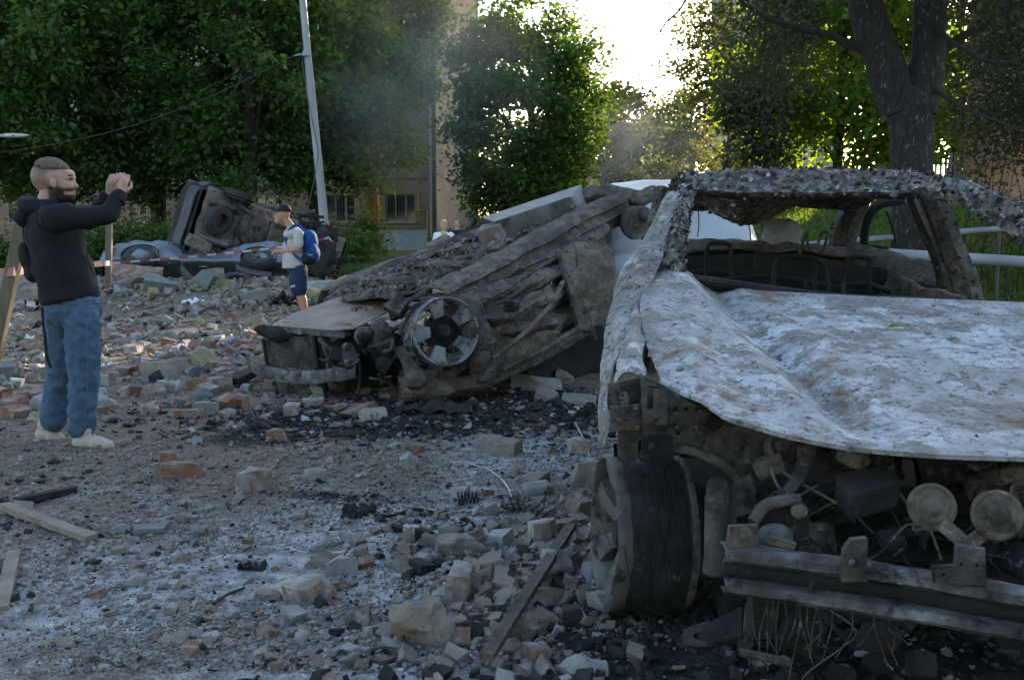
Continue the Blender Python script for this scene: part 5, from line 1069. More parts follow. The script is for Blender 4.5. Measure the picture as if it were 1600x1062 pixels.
def radiator(name, q):
    a, b_, c_, d = [at(*p) for p in q]; n_ = (b_ - a).cross(d - a).normalized(); n_ = -n_ if n_.y > 0 else n_
    mb = MB(); mb.hex8([a - n_ * .04, b_ - n_ * .04, c_ - n_ * .04, d - n_ * .04, a, b_, c_, d]); rd = mb.build(name, M_['soot'], cb_, smooth=False)
    f = MB(); m = 18
    for i in range(m):
        t = (i + .5) / m; l0, r0 = a.lerp(d, t), b_.lerp(c_, t); e = (d - a).normalized() * .004
        f.hex8([l0 - e, r0 - e, r0 + e, l0 + e] + [p + n_ * .008 for p in (l0 - e, r0 - e, r0 + e, l0 + e)])
    f.build('cooling_fins', M_['bare'], rd, smooth=False); 
    for (p, q_) in ((a, d), (b_, c_)):
        t = MB(); t.tube([p + n_ * .005, q_ + n_ * .005], .018, 8); t.build('end_tank', M_['soot'], rd)
radiator('radiator', [(412, 530, 8.12), (490, 524, 7.82), (497, 576, 7.78), (420, 574, 8.08)])
radiator('condenser', [(428, 596, 8.05), (505, 592, 7.76), (512, 632, 7.74), (440, 628, 8.02)])
mb = MB(); mb.ell(at(440, 522, 8.0), (.22, .08, .06), 18, 10); mb.jitter(.05, 8, 1); mb.jitter(.02, 25, 2); mb.build('melted_fan_shroud', M_['char'], cb_)
q = spline([at(388, 560, 8.42), at(397, 573, 8.2), (at(420, 582, 8.0)), at(470, 590, 7.78), at(525, 586, 7.6), at(558, 580, 7.52)], 6)
mb = MB(); mb.grid([[p + Vector(s_) for s_ in ((.0, .05, .052), (-.01, .0, .055), (-.012, -.01, .03), (-.012, -.008, -.03), (-.01, 0, -.052), (0, .05, -.05))] for p in q]); mb.build('bumper_beam', M_['galv'], cb_, solid=.008, angle=40)
mb = MB(); mb.hex8([at(512, 572, 7.75), at(556, 560, 7.7), at(560, 592, 7.55), at(520, 590, 7.6)] + [at(512, 566, 7.85), at(548, 548, 7.9), at(556, 570, 7.7), at(520, 575, 7.75)]); mb.build('beam_bracket', M_['galv'], cb_)
for (u, v, Y_, r_, mt) in ((567, 525, 7.6, .075, 'bare'), (566, 527, 7.52, .045, 'soot'), (590, 512, 7.62, .06, 'bare')):
    mb = MB(); mb.lathe([(-.08, 0), (-.08, r_), (0, r_), (.02, r_ * .85), (.03, r_ * .5), (.05, r_ * .45), (.05, 0)], 20, axisM(at(u, v, Y_), (-.3, -1, .1))); mb.build('alternator', M_[mt], cb_)
mb = MB(); mb.box(at(593, 530, 7.65), (.14, .14, .2), (.1, .2, .5)); mb.jitter(.01, 9, 2); mb.build('gearbox', M_['bare'], cb_, bevel=.015)
mb = MB(); mb.box(at(560, 555, 8.1), (.5, .5, .45), (.1, .1, .7)); mb.jitter(.04, 6, 2); mb.build('engine_block', M_['soot'], cb_, bevel=.02)
tube_b('hose', [(500, 530, 7.75), (520, 548, 7.65), (545, 552, 7.6), (562, 556, 7.6)], .02, 'bare', .004); tube_b('hose', [(505, 540, 7.8), (512, 560, 7.75), (512, 576, 7.7)], .016, 'bare', .004)
tube_b('hose', [(560, 560, 7.55), (563, 590, 7.55), (560, 615, 7.55)], .013, 'soot', .004); tube_b('hose', [(600, 550, 7.5), (612, 545, 7.5), (614, 530, 7.55)], .016, 'bare', .004)
tube_b('hose', [(578, 590, 7.5), (590, 592, 7.45), (612, 588, 7.45)], .007, 'bare', .003); tube_b('pipe', [(600, 480, 7.8), (640, 470, 7.8), (672, 452, 7.9)], .03, 'bare', .006)
tube_b('pipe', [(610, 478, 7.9), (650, 476, 7.75), (668, 470, 7.75)], .022, 'crust_tan', .006); tube_b('subframe', [(625, 470, 8.0), (650, 450, 8.05), (680, 440, 8.1)], .05, 'crust', .02)
mb = MB(); mb.grid(patch(PX([[(614, 545, 7.6), (630, 540, 7.6)], [(628, 572, 7.5), (645, 560, 7.5)], [(634, 592, 7.45), (668, 588, 7.4)], [(625, 604, 7.45), (665, 604, 7.4)]]), 6, .015, 7, 3)); mb.build('suspension_arm', M_['bare'], cb_, solid=.02)
mb = MB(); mb.grid(patch(PX([[(618, 588, 7.5), (650, 592, 7.45), (700, 596, 7.55)], [(632, 606, 7.45), (655, 612, 7.42), (705, 612, 7.5)], [(622, 622, 7.5), (650, 626, 7.48), (690, 622, 7.55)]]), 8, .03, 6, 5)); mb.build('wing_remnant', M_['crust_tan'], cb_, solid=.01)
tube_b('tie_rod', [(575, 545, 7.7), (610, 560, 7.6), (640, 540, 7.65)], .018, 'bare', .004)
clutter(cb_, rnd(31), ((-1.35, -.95), (7.5, 7.8), (.3, .58)), 16, ('engine_part', 'hose', 'pulley'), ('soot', 'bare', 'char'), .07, .15)
clutter(cb_, rnd(32), ((-.95, -.45), (7.7, 8.0), (.45, .78)), 14, ('engine_part', 'hose', 'pulley'), ('soot', 'crust', 'bare'), .07, .15)
clutter(cb_, rnd(33), ((-1.0, -.7), (7.4, 7.7), (.15, .4)), 12, ('engine_part', 'hose', 'pulley'), ('soot', 'char'), .06, .14)
whB = rim(cb_, at(698, 518, 7.38), Vector((.42, -.90, .08)), .258, .20, 5, 'alloy', 'char', .62, stub=True, roll=.33)
rg = rnd(41); Mx = axisM(at(698, 518, 7.38), Vector((.42, -.90, .08))); mb = MB()
for k in range(60):
    a0 = rg.uniform(.2, 2.4); x0 = -rg.uniform(.03, .2); pts = [Mx @ Vector((x0 + rg.uniform(-.01, .01), (.255 + .03 * math.sin(j)) * math.cos(a0 + j * .12), (.25 + .012 * j) * math.sin(a0 + j * .12))) for j in range(5)]
    mb.tube(pts, .002, 4)
mb.build('tyre_remnant', M_['char'], whB)
mb = MB(); hc = at(992, 348, 9.15); mb.lathe([(-.1, 0), (-.1, .10), (-.02, .155), (.01, .155), (.02, .13), (.02, .06), (.05, .05), (.05, 0)], 28, axisM(hc, (.55, -.83, .05))); mb.build('brake_drum', M_['crust'], cb_, angle=30)
mb = MB(); mb.lathe([(-.02, .04), (-.02, .14), (.0, .145), (.01, .10), (.03, .05)], 24, axisM(at(985, 318, 9.3), (.5, -.8, .2))); mb.build('spring_seat', M_['crust'], cb_)
tube_b('rear_axle', [(930, 300, 10.6), (960, 305, 10.0), (1000, 330, 9.3), (1030, 350, 8.9)], .06, 'crust', .02); tube_b('trailing_arm', [(900, 310, 9.6), (950, 300, 9.5), (1000, 310, 9.3), (1020, 300, 9.4)], .07, 'crust', .03)
mb = MB(); mb.grid(patch(PX([[(690, 388, 10.3), (740, 352, 10.6), (790, 332, 10.9)], [(700, 392, 10.2), (750, 362, 10.5), (800, 340, 10.8)], [(730, 395, 10.0), (770, 372, 10.3), (810, 350, 10.6)]]), 8, .04, 4, 6)); mb.build('torn_sheet', M_['soot'], cb_, solid=.01)

# long concrete lintel and a burnt beam end lying across it
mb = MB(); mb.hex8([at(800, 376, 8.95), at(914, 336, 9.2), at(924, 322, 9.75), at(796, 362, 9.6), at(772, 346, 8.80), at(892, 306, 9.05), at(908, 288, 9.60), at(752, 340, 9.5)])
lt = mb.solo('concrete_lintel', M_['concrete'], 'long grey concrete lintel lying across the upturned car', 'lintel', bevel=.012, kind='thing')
lt.data.materials.append(M_['lintel']); lt.data.polygons[2].material_index = 1; lt.data.polygons[0].material_index = 1  # front and underside take the darker mix: shade put into the colour, plus soot
mb = MB(); mb.hex8([at(752, 388, 8.8), at(792, 382, 8.7), at(798, 366, 9.1), at(756, 372, 9.2), at(744, 362, 8.8), at(778, 348, 8.7), at(788, 346, 9.1), at(752, 350, 9.2)]); mb.jitter(.03, 5, 2)
mb.solo('charred_block', M_['brick_soot'], 'charred block wedged under the left end of the lintel', 'block', bevel=.01)
mb = MB(); mb.tube(spline([at(676, 400, 9.8), at(690, 392, 9.85), at(702, 386, 9.9)], 4), [.12] * 9, 9); mb.jitter(.05, 7, 3); mb.solo('charred_block', M_['brick_soot'], 'dark broken block on the far sill of the upturned car', 'block')

# ================================================================== whole car bodies (far wrecks and the van)
def car_body(root, Mx, paint, L=4.1, W=1.66, H=1.42, crush=0.0, seed=0, van=False, under='underbody', glass='car_glass', dent=0.0, droop=0.0, detail=False):
    """local x forward, y left, z up, ground at z = 0"""
    if van: st = [(-2.15, .95, .98), (-2.1, 1.75, .86), (-1.9, 1.84, .84), (-.8, 1.88, .84), (.35, 1.86, .83), (.75, 1.74, .80), (1.15, 1.28, .76), (1.3, 1.18, .86), (1.9, 1.08, .84), (2.1, .92, .80), (2.16, .7, .78)]
    else: st = [(-2.05, .62, .9), (-2.0, .95, .84), (-1.6, 1.02, .82), (-1.25, 1.32, .70), (-.6, H, .68), (.2, H, .68), (.55, 1.30, .70), (.95, 1.0, .78), (1.3, .95, .82), (1.85, .82, .84), (2.03, .62, .86), (2.07, .5, .88)]
    belt = 1.1 if van else .92; hw = W / 2; rows = []
    s_ = L / 4.1
    for (x, zt, tw) in st:
        endf = 1 - .12 * max(0, abs(x) - 1.7) / .4; zt_ = zt - crush * max(0, zt - belt) ; b = min(belt, zt_ - .04)
        half = [(hw * .88 * endf, .20), (hw * .97 * endf, .27), (hw * endf, .5), (hw * .99 * endf, .75 if b > .78 else b - .06), (hw * .96 * endf, b), (hw * tw * endf * 1.04, zt_ - .05), (hw * tw * endf * .9, zt_), (hw * .3, zt_ + .02)]
        rows.append([Vector((x * s_, y, z)) for (y, z) in half] + [Vector((x * s_, -y, z)) for (y, z) in half[::-1]])
    g = patch(rows, 5, .015 + .06 * crush, 2.5, seed, 4, lin=True)
    if dent:
        for r_ in g:
            for p in r_:
                if p.y > 0: k_ = math.exp(-((p.x + .1) / .65) ** 2); p.y -= dent * k_ * (.4 + .6 * ss(.25, .7, p.z)); p.z += .05 * k_ * noise.noise(p * 4)
    mb = MB(); mb.grid(g)
    n_ = len(g[0]); mb.f.append(tuple(range(n_))); k = (len(g) - 1) * n_; mb.f.append(tuple(k + i for i in range(n_))[::-1]); mb.xf(Mx)
    body = mb.build('body', M_[paint], root, angle=32)
    # floor pan with ribs and tunnel
    fp = MB(); rows = []
    for i in range(25):
        x = (-1.95 + 3.9 * i / 24) * s_; rows.append([Vector((x, hw * t * .9, .17 + .02 * math.sin(i * 1.7) * (abs(t) > .25) + .07 * math.exp(-(t / .16) ** 2) + .03 * noise.noise(Vector((x * 3, t * 3, seed))))) for t in np.linspace(-1, 1, 17)])
    fp.grid(rows); fp.xf(Mx); fp.build('floor_pan', M_[under], root, solid=.02)
    def T(name, pts, r, mat, n=10, fl=1.0):
        t = MB(); t.tube(spline(pts, 4), r, n, True, fl); t.jitter(.006, 6, seed); t.xf(Mx); return t.build(name, M_[mat], root)
    T('exhaust_pipe', [(1.3, .1, .12), (.4, .12, .10), (-.7, .1, .10), (-1.2, .3, .12)], .03, 'bare')
    T('muffler', [(-1.25, .3, .12), (-1.35, .3, .12), (-1.85, .3, .12), (-1.95, .3, .13)], .11, under, 14, .6)
    T('front_axle', [(1.25, -.62, .22), (1.28, -.2, .14), (1.28, .2, .14), (1.25, .62, .22)], .04, under); T('rear_axle', [(-1.25, -.62, .22), (-1.2, 0, .20), (-1.25, .62, .22)], .05, under)
    T('subframe', [(1.75, -.45, .14), (1.2, -.5, .12), (.8, -.35, .13)], .045, under); T('subframe', [(1.75, .45, .14), (1.2, .5, .12), (.8, .35, .13)], .045, under)
    t = MB(); t.box((-.75, -.3, .12), (.6, .75, .16)); t.jitter(.02, 5, 2); t.xf(Mx); t.build('fuel_tank', M_['under_dark'], root, bevel=.04)
    t = MB(); t.box((1.35, 0, .16), (.5, .45, .14)); t.jitter(.03, 6, 2); t.xf(Mx); t.build('oil_sump', M_[under], root, bevel=.03)
    t = MB(); t.lathe([(-.09, 0), (-.09, .28), (-.05, .31), (.1, .32)], 24, axisM((-1.55, -.15, .15), (0, 0, -1), (1, 0, 0))); t.xf(Mx); t.build('spare_wheel_well', M_[under], root)
    if detail:
        for sy in (-1, 1):
            t = MB(); t.tube(spline([(1.9, sy * .42, .15), (1.0, sy * .45, .14), (.4, sy * .5, .12), (-.8, sy * .52, .12), (-1.2, sy * .45, .16), (-1.9, sy * .45, .16)], 4), .06, 4); t.xf(Mx); t.build('chassis_rail', M_['crust_tan'], root, angle=30)
            t = MB(); t.tube([Vector((-1.25 + .055 * math.cos(k * .7), sy * .42 + .055 * math.sin(k * .7), .05 + .004 * k)) for k in range(40)], .010, 5); t.xf(Mx); t.build('coil_spring', M_['soot'], root)
            T('trailing_arm', [(-.7, sy * .5, .10), (-1.0, sy * .52, .04), (-1.25, sy * .6, .08)], .04, 'crust_tan'); T('control_arm', [(1.0, sy * .3, .08), (1.2, sy * .5, .04), (1.27, sy * .66, .08)], .035, 'crust_tan')
        for x in (.75, -.25, -1.0):
            t = MB(); t.box((x, 0, .12), (.10, 1.3, .06)); t.jitter(.01, 6, 3); t.xf(Mx); t.build('crossmember', M_[under], root, bevel=.01)
        t = MB(); t.ell((-.72, -.25, .06), (.36, .46, .12), 20, 12); t.xf(Mx); t.build('gas_tank', M_['bare'], root)
        t = MB(); t.lathe([(.07, .16), (.08, .24), (.06, .29), (-.06, .29), (-.08, .24), (-.07, .16)], 24, axisM((-1.62, -.15, .04), (.15, .1, -1), (1, 0, 0)), closed=True); t.xf(Mx); t.build('spare_tyre', M_['rubber'], root)
        t = MB(); t.box((-2.05, .45, -.12), (.5, .26, .16), (.2, .3, .2)); t.jitter(.02, 5, 3); t.xf(Mx); t.build('hanging_muffler', M_['crust_tan'], root, bevel=.04)
        T('bent_exhaust', [(-1.9, .4, -.05), (-1.5, .55, -.12), (-1.1, .3, -.02), (-.6, .35, .0), (-.3, .15, .04), (.3, .12, .05)], .03, 'crust_tan')
    # bumpers
    for sx in (1, -1):
        t = MB(); xx = 2.09 * s_ * sx; t.grid(patch([[Vector((xx - sx * .25, hw * .98 * c_, z)) if abs(c_) == 1 else Vector((xx, hw * .75 * c_ * 1.2, z)) for c_ in (-1, -.75, 0, .75, 1)] for z in (.27, .42, .56)], 5, .01, 4, seed)); t.xf(Mx); t.build('bumper', M_['plastic'], root, solid=.03)
    # glazing, standing 4 mm proud
    def glassq(name, q, d):
        t = MB(); t.add([Vector(p) + Vector(d) for p in q], [(0, 1, 2, 3)]); t.xf(Mx); t.build(name, M_[glass], root, smooth=False)
    if van:
        glassq('windscreen', [(1.17, -.60, 1.24), (1.17, .60, 1.24), (.78, .58, 1.70), (.78, -.58, 1.70)], (.02, 0, .01)); glassq('rear_window', [(-2.10, -.5, 1.2), (-2.10, .5, 1.2), (-2.08, .48, 1.65), (-2.08, -.48, 1.65)], (-.05, 0, 0))
    elif crush < .3:
        glassq('windscreen', [(.92, -.60, 1.03), (.92, .60, 1.03), (.57, .52, 1.30), (.57, -.52, 1.30)], (.02, 0, .015))
    # wheels and dark arches
    for sx in (1.25, -1.25):
        for sy in (1, -1):
            c_ = Mx @ Vector((sx * s_, sy * (hw + .004), .29 - droop)); n__ = (Mx.to_3x3() @ Vector((0, sy, 0))).normalized()
            a = MB(); a.lathe([(-.10, .0), (-.10, .36), (.006, .36), (.006, .34), (-.09, .33)], 24, axisM(c_, n__, Mx.to_3x3() @ Vector((0, 0, 1)))); a.build('wheel_arch', M_['under_dark'], root)
            rim(root, c_ + n__ * .012, n__, .185, .17, 6, 'steel_rim', 'soot', .5, tyre=.30)
    return body
def placeM(c, fwd, up):
    f = Vector(fwd).normalized(); u = Vector(up); u = (u - f * u.dot(f)).normalized(); l = u.cross(f)
    return Matrix(((f.x, l.x, u.x, c[0]), (f.y, l.y, u.y, c[1]), (f.z, l.z, u.z, c[2]), (0, 0, 0, 1)))
# pale blue car rolled on its far side, underside turned to the camera
th = R(58); cc_ = thing('pale_blue_car', (-6.6, 20.4, .3), 'crushed pale blue car rolled onto its side among rubble', 'car')
pc = at(314, 456, 19.9)
car_body(cc_, placeM(pc, (-.98, -.18, .02), (-.12, math.sin(th), math.cos(th))), 'paint_blue', L=3.7, W=1.36, crush=.65, seed=3, under='under_dark', dent=.34)
# dark car standing on its side against it
cd_ = thing('dark_overturned_car', (-4.9, 21.2, .4), 'dark grey car tipped up on its side showing its dirty underbody', 'car')
pd = at(434, 388, 21.8)
car_body(cd_, placeM(pd, (.56, .78, -.27), (-.74, .64, .14)), 'soot', L=4.2, crush=.45, seed=9, under='underbody', droop=.15, detail=True)
t = MB()
for k in range(60):
    rg = rnd(500 + k); a = at(rg.uniform(470, 520), rg.uniform(350, 430), rg.uniform(20.2, 21.2)); t.tube(spline([a, a + Vector((rg.uniform(-.3, .3), rg.uniform(-.2, .2), rg.uniform(-.2, .25))), a + Vector((rg.uniform(-.4, .4), 0, rg.uniform(-.3, .3)))], 3), rg.uniform(.01, .035), 5)
t.build('engine_tangle', M_['soot'], cd_)
t = MB(); t.grid(patch(PX([[(468, 345, 20.8), (500, 352, 20.6), (522, 372, 20.4)], [(470, 380, 20.4), (505, 385, 20.2), (525, 395, 20.2)], [(480, 430, 20.3), (505, 435, 20.2), (520, 440, 20.2)]]), 8, .12, 2.5, 4)); t.build('crushed_nose', M_['soot'], cd_, solid=.03)
t = MB(); t.tube(spline([at(420, 322, 20.6), at(435, 326, 20.5), at(470, 334, 20.5), at(492, 330, 20.6)], 4), .04, 8); t.build('door_rail', M_['bare'], cd_)
# loose bumpers and tyres before them
mb = MB(); q = spline([at(282, 412, 18.8), at(287, 428, 18.6), at(305, 445, 18.3), at(330, 456, 18.0), at(346, 460, 17.8)], 5); mb.grid([[p + Vector((0, .06, -.10)), p + Vector((.03, 0, -.04)), p + Vector((.04, -.02, .05)), p + Vector((-.02, .06, .13))] for p in q])
mb.solo('loose_bumper', M_['plastic'], 'black bumper strip propped on the rubble before the pale blue car', 'bumper', solid=.03)
mb = MB(); q = spline([at(370, 420, 19.2), at(390, 427, 19.0), at(408, 430, 18.9), at(424, 432, 18.8)], 5); mb.grid([[p + Vector((0, .05, -.07)), p + Vector((0, 0, 0)), p + Vector((0, .02, .08))] for p in q]); mb.solo('loose_bumper', M_['plastic'], 'grey curved bumper strip lying below the tipped dark car', 'bumper', solid=.03)
mb = MB(); tc_ = at(370, 444, 18.2); mb.lathe([(.09, .17), (.10, .24), (.07, .30), (-.07, .30), (-.10, .24), (-.09, .17)], 28, axisM(tc_, (.2, -.5, .85)), closed=True); mb.solo('loose_tyre', M_['rubber'], 'worn tyre lying flat in rubble below the dark car', 'tyre')  # this ring is a loose worn car tyre
# white van standing behind the burnt car
va = thing('white_van', (1.85, 11.4, .1), 'dusty white van standing behind the burnt car', 'van')
car_body(va, placeM((1.78, 10.95, .02), (-.10, -1, .02), (-.05, 0, 1)), 'paint_white', L=4.3, W=1.75, van=True, seed=5, under='under_dark')
# ================================================================== rubble
def chunk(seed, dims, kind='block', n=9):
    """broken block: subdivided box, corners knocked off, one end fractured; base at z = 0, unit metres"""
    rg = rnd(seed); bm = bmesh.new(); bmesh.ops.create_cube(bm, size=1.0)
    bmesh.ops.subdivide_edges(bm, edges=bm.edges[:], cuts=n, use_grid_fill=True)
    o = Vector((seed * 1.7, seed * .9, seed * .37)); dx, dy, dz = dims
    cuts = []
    for k in range({'block': 6, 'brick': 3, 'rock': 9, 'slab': 4}[kind]):
        nn = Vector((rg.uniform(-1, 1), rg.uniform(-1, 1), rg.uniform(-.4, 1))).normalized()
        if kind == 'brick': nn = Vector((rg.choice((-1, 1)), rg.uniform(-.6, .6), rg.uniform(-.3, .5))).normalized()
        cuts.append((nn, rg.uniform(.34, .50) if kind != 'rock' else rg.uniform(.32, .46)))
    for v in bm.verts:
        p = v.co.copy()
        for nn, d in cuts:
            e = p.dot(nn) - d - .035 * noise.noise(p * 5 + o)
            if e > 0: p -= nn * e
        q = Vector((p.x * dx, p.y * dy, p.z * dz)); m_ = min(dims)
        a = {'block': .09, 'brick': .05, 'rock': .13, 'slab': .05}[kind] * m_
        q += noise.noise_vector(q * (1.6 / m_) + o) * a + noise.noise_vector(q * (5.0 / m_) + o) * a * .4
        v.co = q
    me = bpy.data.meshes.new('chunk'); bm.normal_update(); bm.to_mesh(me); bm.free()
    zs = min(v.co.z for v in me.vertices)
    for v in me.vertices: v.co.z -= zs
    me.polygons.foreach_set('use_smooth', [True] * len(me.polygons)); me.set_sharp_from_angle(angle=R(28)); me.update()
    return me
def put(name, me, mat, p, yaw, tilt, label, cat, group=None, sink=.01, sc=1.0):
    o = bpy.data.objects.new(name, me)
    if not me.materials: me.materials.append(M_[mat])
    COL.objects.link(o); o.location = (p[0], p[1], p[2] - sink); o.rotation_euler = (tilt[0], tilt[1], yaw); o.scale = (sc, sc, sc); WT[o.name] = Vector(p)
    return tag(o, label, cat, group, 'thing')
# u, v of the base centre; width and height in photograph pixels; depth factor; kind; material; name; label
NAMED = [
 (270, 752, 82, 32, .55, 'brick', 'brick_red', 'brick', 'long orange brick lying on bare ground left of the pale chunk'),
 (258, 727, 40, 26, .7, 'brick', 'brick_red', 'brick', 'small orange brick half leaning behind the long orange brick'),
 (390, 768, 56, 46, .8, 'brick', 'brick_dusty', 'brick', 'pale pinkish broken brick standing right of the long orange brick'),
 (432, 690, 30, 26, .8, 'brick', 'brick_red', 'brick', 'small pink brick lump between the bearded man and the fallen bumper'),
 (476, 944, 80, 46, .8, 'brick', 'brick_dusty', 'brick', 'white topped brick with brown broken face in the near ash'),
 (530, 898, 52, 36, .9, 'block', 'concrete', 'concrete_chunk', 'grey concrete chunk just behind the white topped brick'),
 (547, 850, 40, 26, .9, 'rock', 'concrete', 'concrete_chunk', 'rounded grey lump behind the grey chunk in the ash'),
 (492, 752, 36, 28, .9, 'block', 'concrete', 'concrete_chunk', 'small grey cube near a black soot streak'),
 (640, 734, 30, 32, .9, 'block', 'concrete', 'concrete_chunk', 'pale upright chunk beyond the soot streak'),
 (651, 706, 24, 16, .9, 'brick', 'brick_red', 'brick', 'small bright orange brick bit beyond the pale upright chunk'),
 (717, 874, 78, 44, .8, 'block', 'ashy_stone', 'concrete_chunk', 'brown slanted block in the middle foreground'),
 (718, 938, 62, 66, 1.2, 'brick', 'brick_dusty', 'brick', 'pinkish long brick pointing at the camera below the slanted block'),
 (665, 1012, 104, 86, .9, 'rock', 'mortar', 'mortar_boulder', 'largest rough mortar boulder at the bottom centre'),
 (776, 712, 74, 32, .7, 'slab', 'ashy_stone', 'concrete_slab', 'flat topped grey slab midway between the two burnt cars'),
 (684, 1056, 46, 40, .9, 'rock', 'ashy_stone', 'concrete_chunk', 'small rough stone at the bottom edge below the boulder'),
 (856, 950, 58, 46, .9, 'block', 'ashy_stone', 'concrete_chunk', 'cube of stone right beside the charred plank'),
 (808, 1000, 50, 40, .9, 'brick', 'brick_soot', 'brick', 'sooty brick left under the charred plank'),
 (838, 1042, 48, 46, .9, 'brick', 'brick_soot', 'brick', 'square sooty brick near the bottom edge right of the plank'),
 (852, 985, 42, 28, .9, 'brick', 'brick_soot', 'brick', 'thin sooty brick between the plank and the bare wheel'),
 (912, 1062, 80, 46, .9, 'rock', 'concrete', 'concrete_chunk', 'pale stone at the bottom edge below the bare wheel'),
 (915, 762, 52, 50, .9, 'block', 'ashy_stone', 'concrete_chunk', 'tall brown block left of the bare wheel'),
 (912, 812, 46, 40, .9, 'brick', 'brick_soot', 'brick', 'brown brick piece tucked beside the wheel rim'),
 (905, 708, 44, 26, .9, 'brick', 'brick_dusty', 'brick', 'flat brick piece below the torn wing'),
 (853, 852, 46, 50, .9, 'brick', 'brick_dusty', 'brick', 'upright reddish brick in the pile at the top end of the plank'),
 (888, 842, 42, 40, .9, 'brick', 'brick_soot', 'brick', 'dark brick in the pile nearest the wheel'),
 (870, 905, 46, 60, .9, 'block', 'concrete', 'concrete_chunk', 'pale chunk in the pile left of the wheel, over the plank'),
 (812, 836, 34, 20, .9, 'brick', 'brick_soot', 'brick', 'thin reddish shard left of the brick pile'),
 (838, 612, 78, 26, .7, 'slab', 'concrete', 'concrete_slab', 'white slab lying beside the crushed doors of the upturned car'),
 (855, 628, 38, 28, .9, 'block', 'ashy_stone', 'concrete_chunk', 'brown cube in front of the white slab'),
 (905, 634, 50, 22, .7, 'slab', 'concrete', 'concrete_slab', 'grey slab by the torn wing of the near car'),
 (880, 600, 34, 26, .9, 'rock', 'ashy_stone', 'concrete_chunk', 'rough stone behind the grey slab'),
 (318, 648, 40, 26, .8, 'brick', 'concrete', 'concrete_chunk', 'white painted chunk right of the bearded man'),
 (352, 652, 28, 18, .8, 'slab', 'concrete', 'concrete_chunk', 'white flake beside the white painted chunk'),
 (222, 836, 62, 22, .9, 'slab', 'slate', 'slate_slab', 'thin grey slab lying flat left in the foreground'),
 (186, 832, 34, 18, .9, 'slab', 'slate', 'slate_slab', 'small grey slab left of the thin slab'),
 (412, 940, 46, 30, .8, 'rock', 'brick_dusty', 'brick', 'pale pink shell like piece left of the white topped brick'),
 (392, 985, 26, 26, .8, 'rock', 'ashy_stone', 'concrete_chunk', 'small upright stone below the pink shell piece'),
 (214, 905, 30, 24, .8, 'rock', 'brick_dusty', 'brick', 'brown pebble like brick bit in the left foreground'),
 (462, 812, 28, 20, .9, 'rock', 'brick_dusty', 'brick', 'pinkish stone at the end of the soot streak'),
 (838, 775, 40, 28, .9, 'block', 'concrete', 'concrete_chunk', 'pale angular stone near the spring coil'),
 (60, 590, 36, 20, .8, 'brick', 'brick_dusty', 'brick', 'flat brick left behind the bearded man at his knees'),
 (42, 620, 34, 22, .8, 'brick', 'brick_red', 'brick', 'broken brick left behind the bearded man at his shins'),
 (660, 632, 16, 14, 1, 'rock', 'concrete', 'concrete_chunk', 'small white ball of plaster under the alloy wheel'),
]
for i, (u, v, w, h, df, kd, mt, nm, lab) in enumerate(NAMED):
    p = ground_at(u, v); s_ = p.y / F; rg = rnd(900 + i)
    me = chunk(300 + i, (w * s_, max(.5, df) * w * s_ * .8, h * s_ * .92), kd, 11 if w > 40 else 7)
    put(nm, me, mt, (p.x, p.y + .35 * w * s_, gz(p.x, p.y + .35 * w * s_)), rg.uniform(-.45, .45), (rg.uniform(-.14, .14), rg.uniform(-.14, .14)), lab, 'brick' if nm == 'brick' else ('slab' if 'slab' in nm else 'stone'), None, .012 + .14 * h * s_)
# pieces in the far rubble heap
HEAP = [
 (212, 462, 78, 24, 18.2, 'slab', 'brick_red', 'wall_fragment', 'piece of brick wall lying in front of the pale blue car', 'rubble'),
 (322, 462, 52, 34, 17.6, 'slab', 'teal', 'plaster_slab', 'greenish plaster slab leaning below the black bumper', 'slab'),
 (250, 476, 48, 22, 17.4, 'slab', 'teal', 'plaster_slab', 'teal grey sheet left of the greenish slab', 'slab'),
 (205, 478, 60, 16, 17.8, 'slab', 'slate', 'concrete_slab', 'grey slab under the piece of brick wall', 'slab'),
 (28, 474, 110, 42, 16.5, 'slab', 'ashy_stone', 'concrete_slab', 'large sloping grey slab behind the leaning post', 'slab'),
 (6, 590, 40, 30, 8.8, 'slab', 'slate', 'concrete_slab', 'grey triangular sheet at the left edge at ground level', 'slab'),
 (540, 442, 44, 24, 18.5, 'rock', 'wool', 'insulation_lump', 'heap of pale earth right of the tipped dark car', 'rubble'),
 (500, 446, 40, 20, 17.5, 'slab', 'concrete', 'concrete_slab', 'pale slab right behind the man with the backpack', 'slab'),
 (400, 470, 40, 18, 16.5, 'slab', 'slate', 'concrete_slab', 'dark flat slab left of the man with the backpack', 'slab'),
]
for i, (u, v, w, h, Y_, kd, mt, nm, lab, ct) in enumerate(HEAP):
    p = at(u, v, Y_); s_ = Y_ / F; p.z = gz(p.x, p.y)
    put(nm, chunk(700 + i, (w * s_, w * s_ * .6, h * s_ * .9), kd, 9), mt, (p.x, p.y, p.z + .02), rnd(i).uniform(-.4, .4), (rnd(i).uniform(-.1, .45), rnd(i).uniform(-.15, .15)), lab, ct)
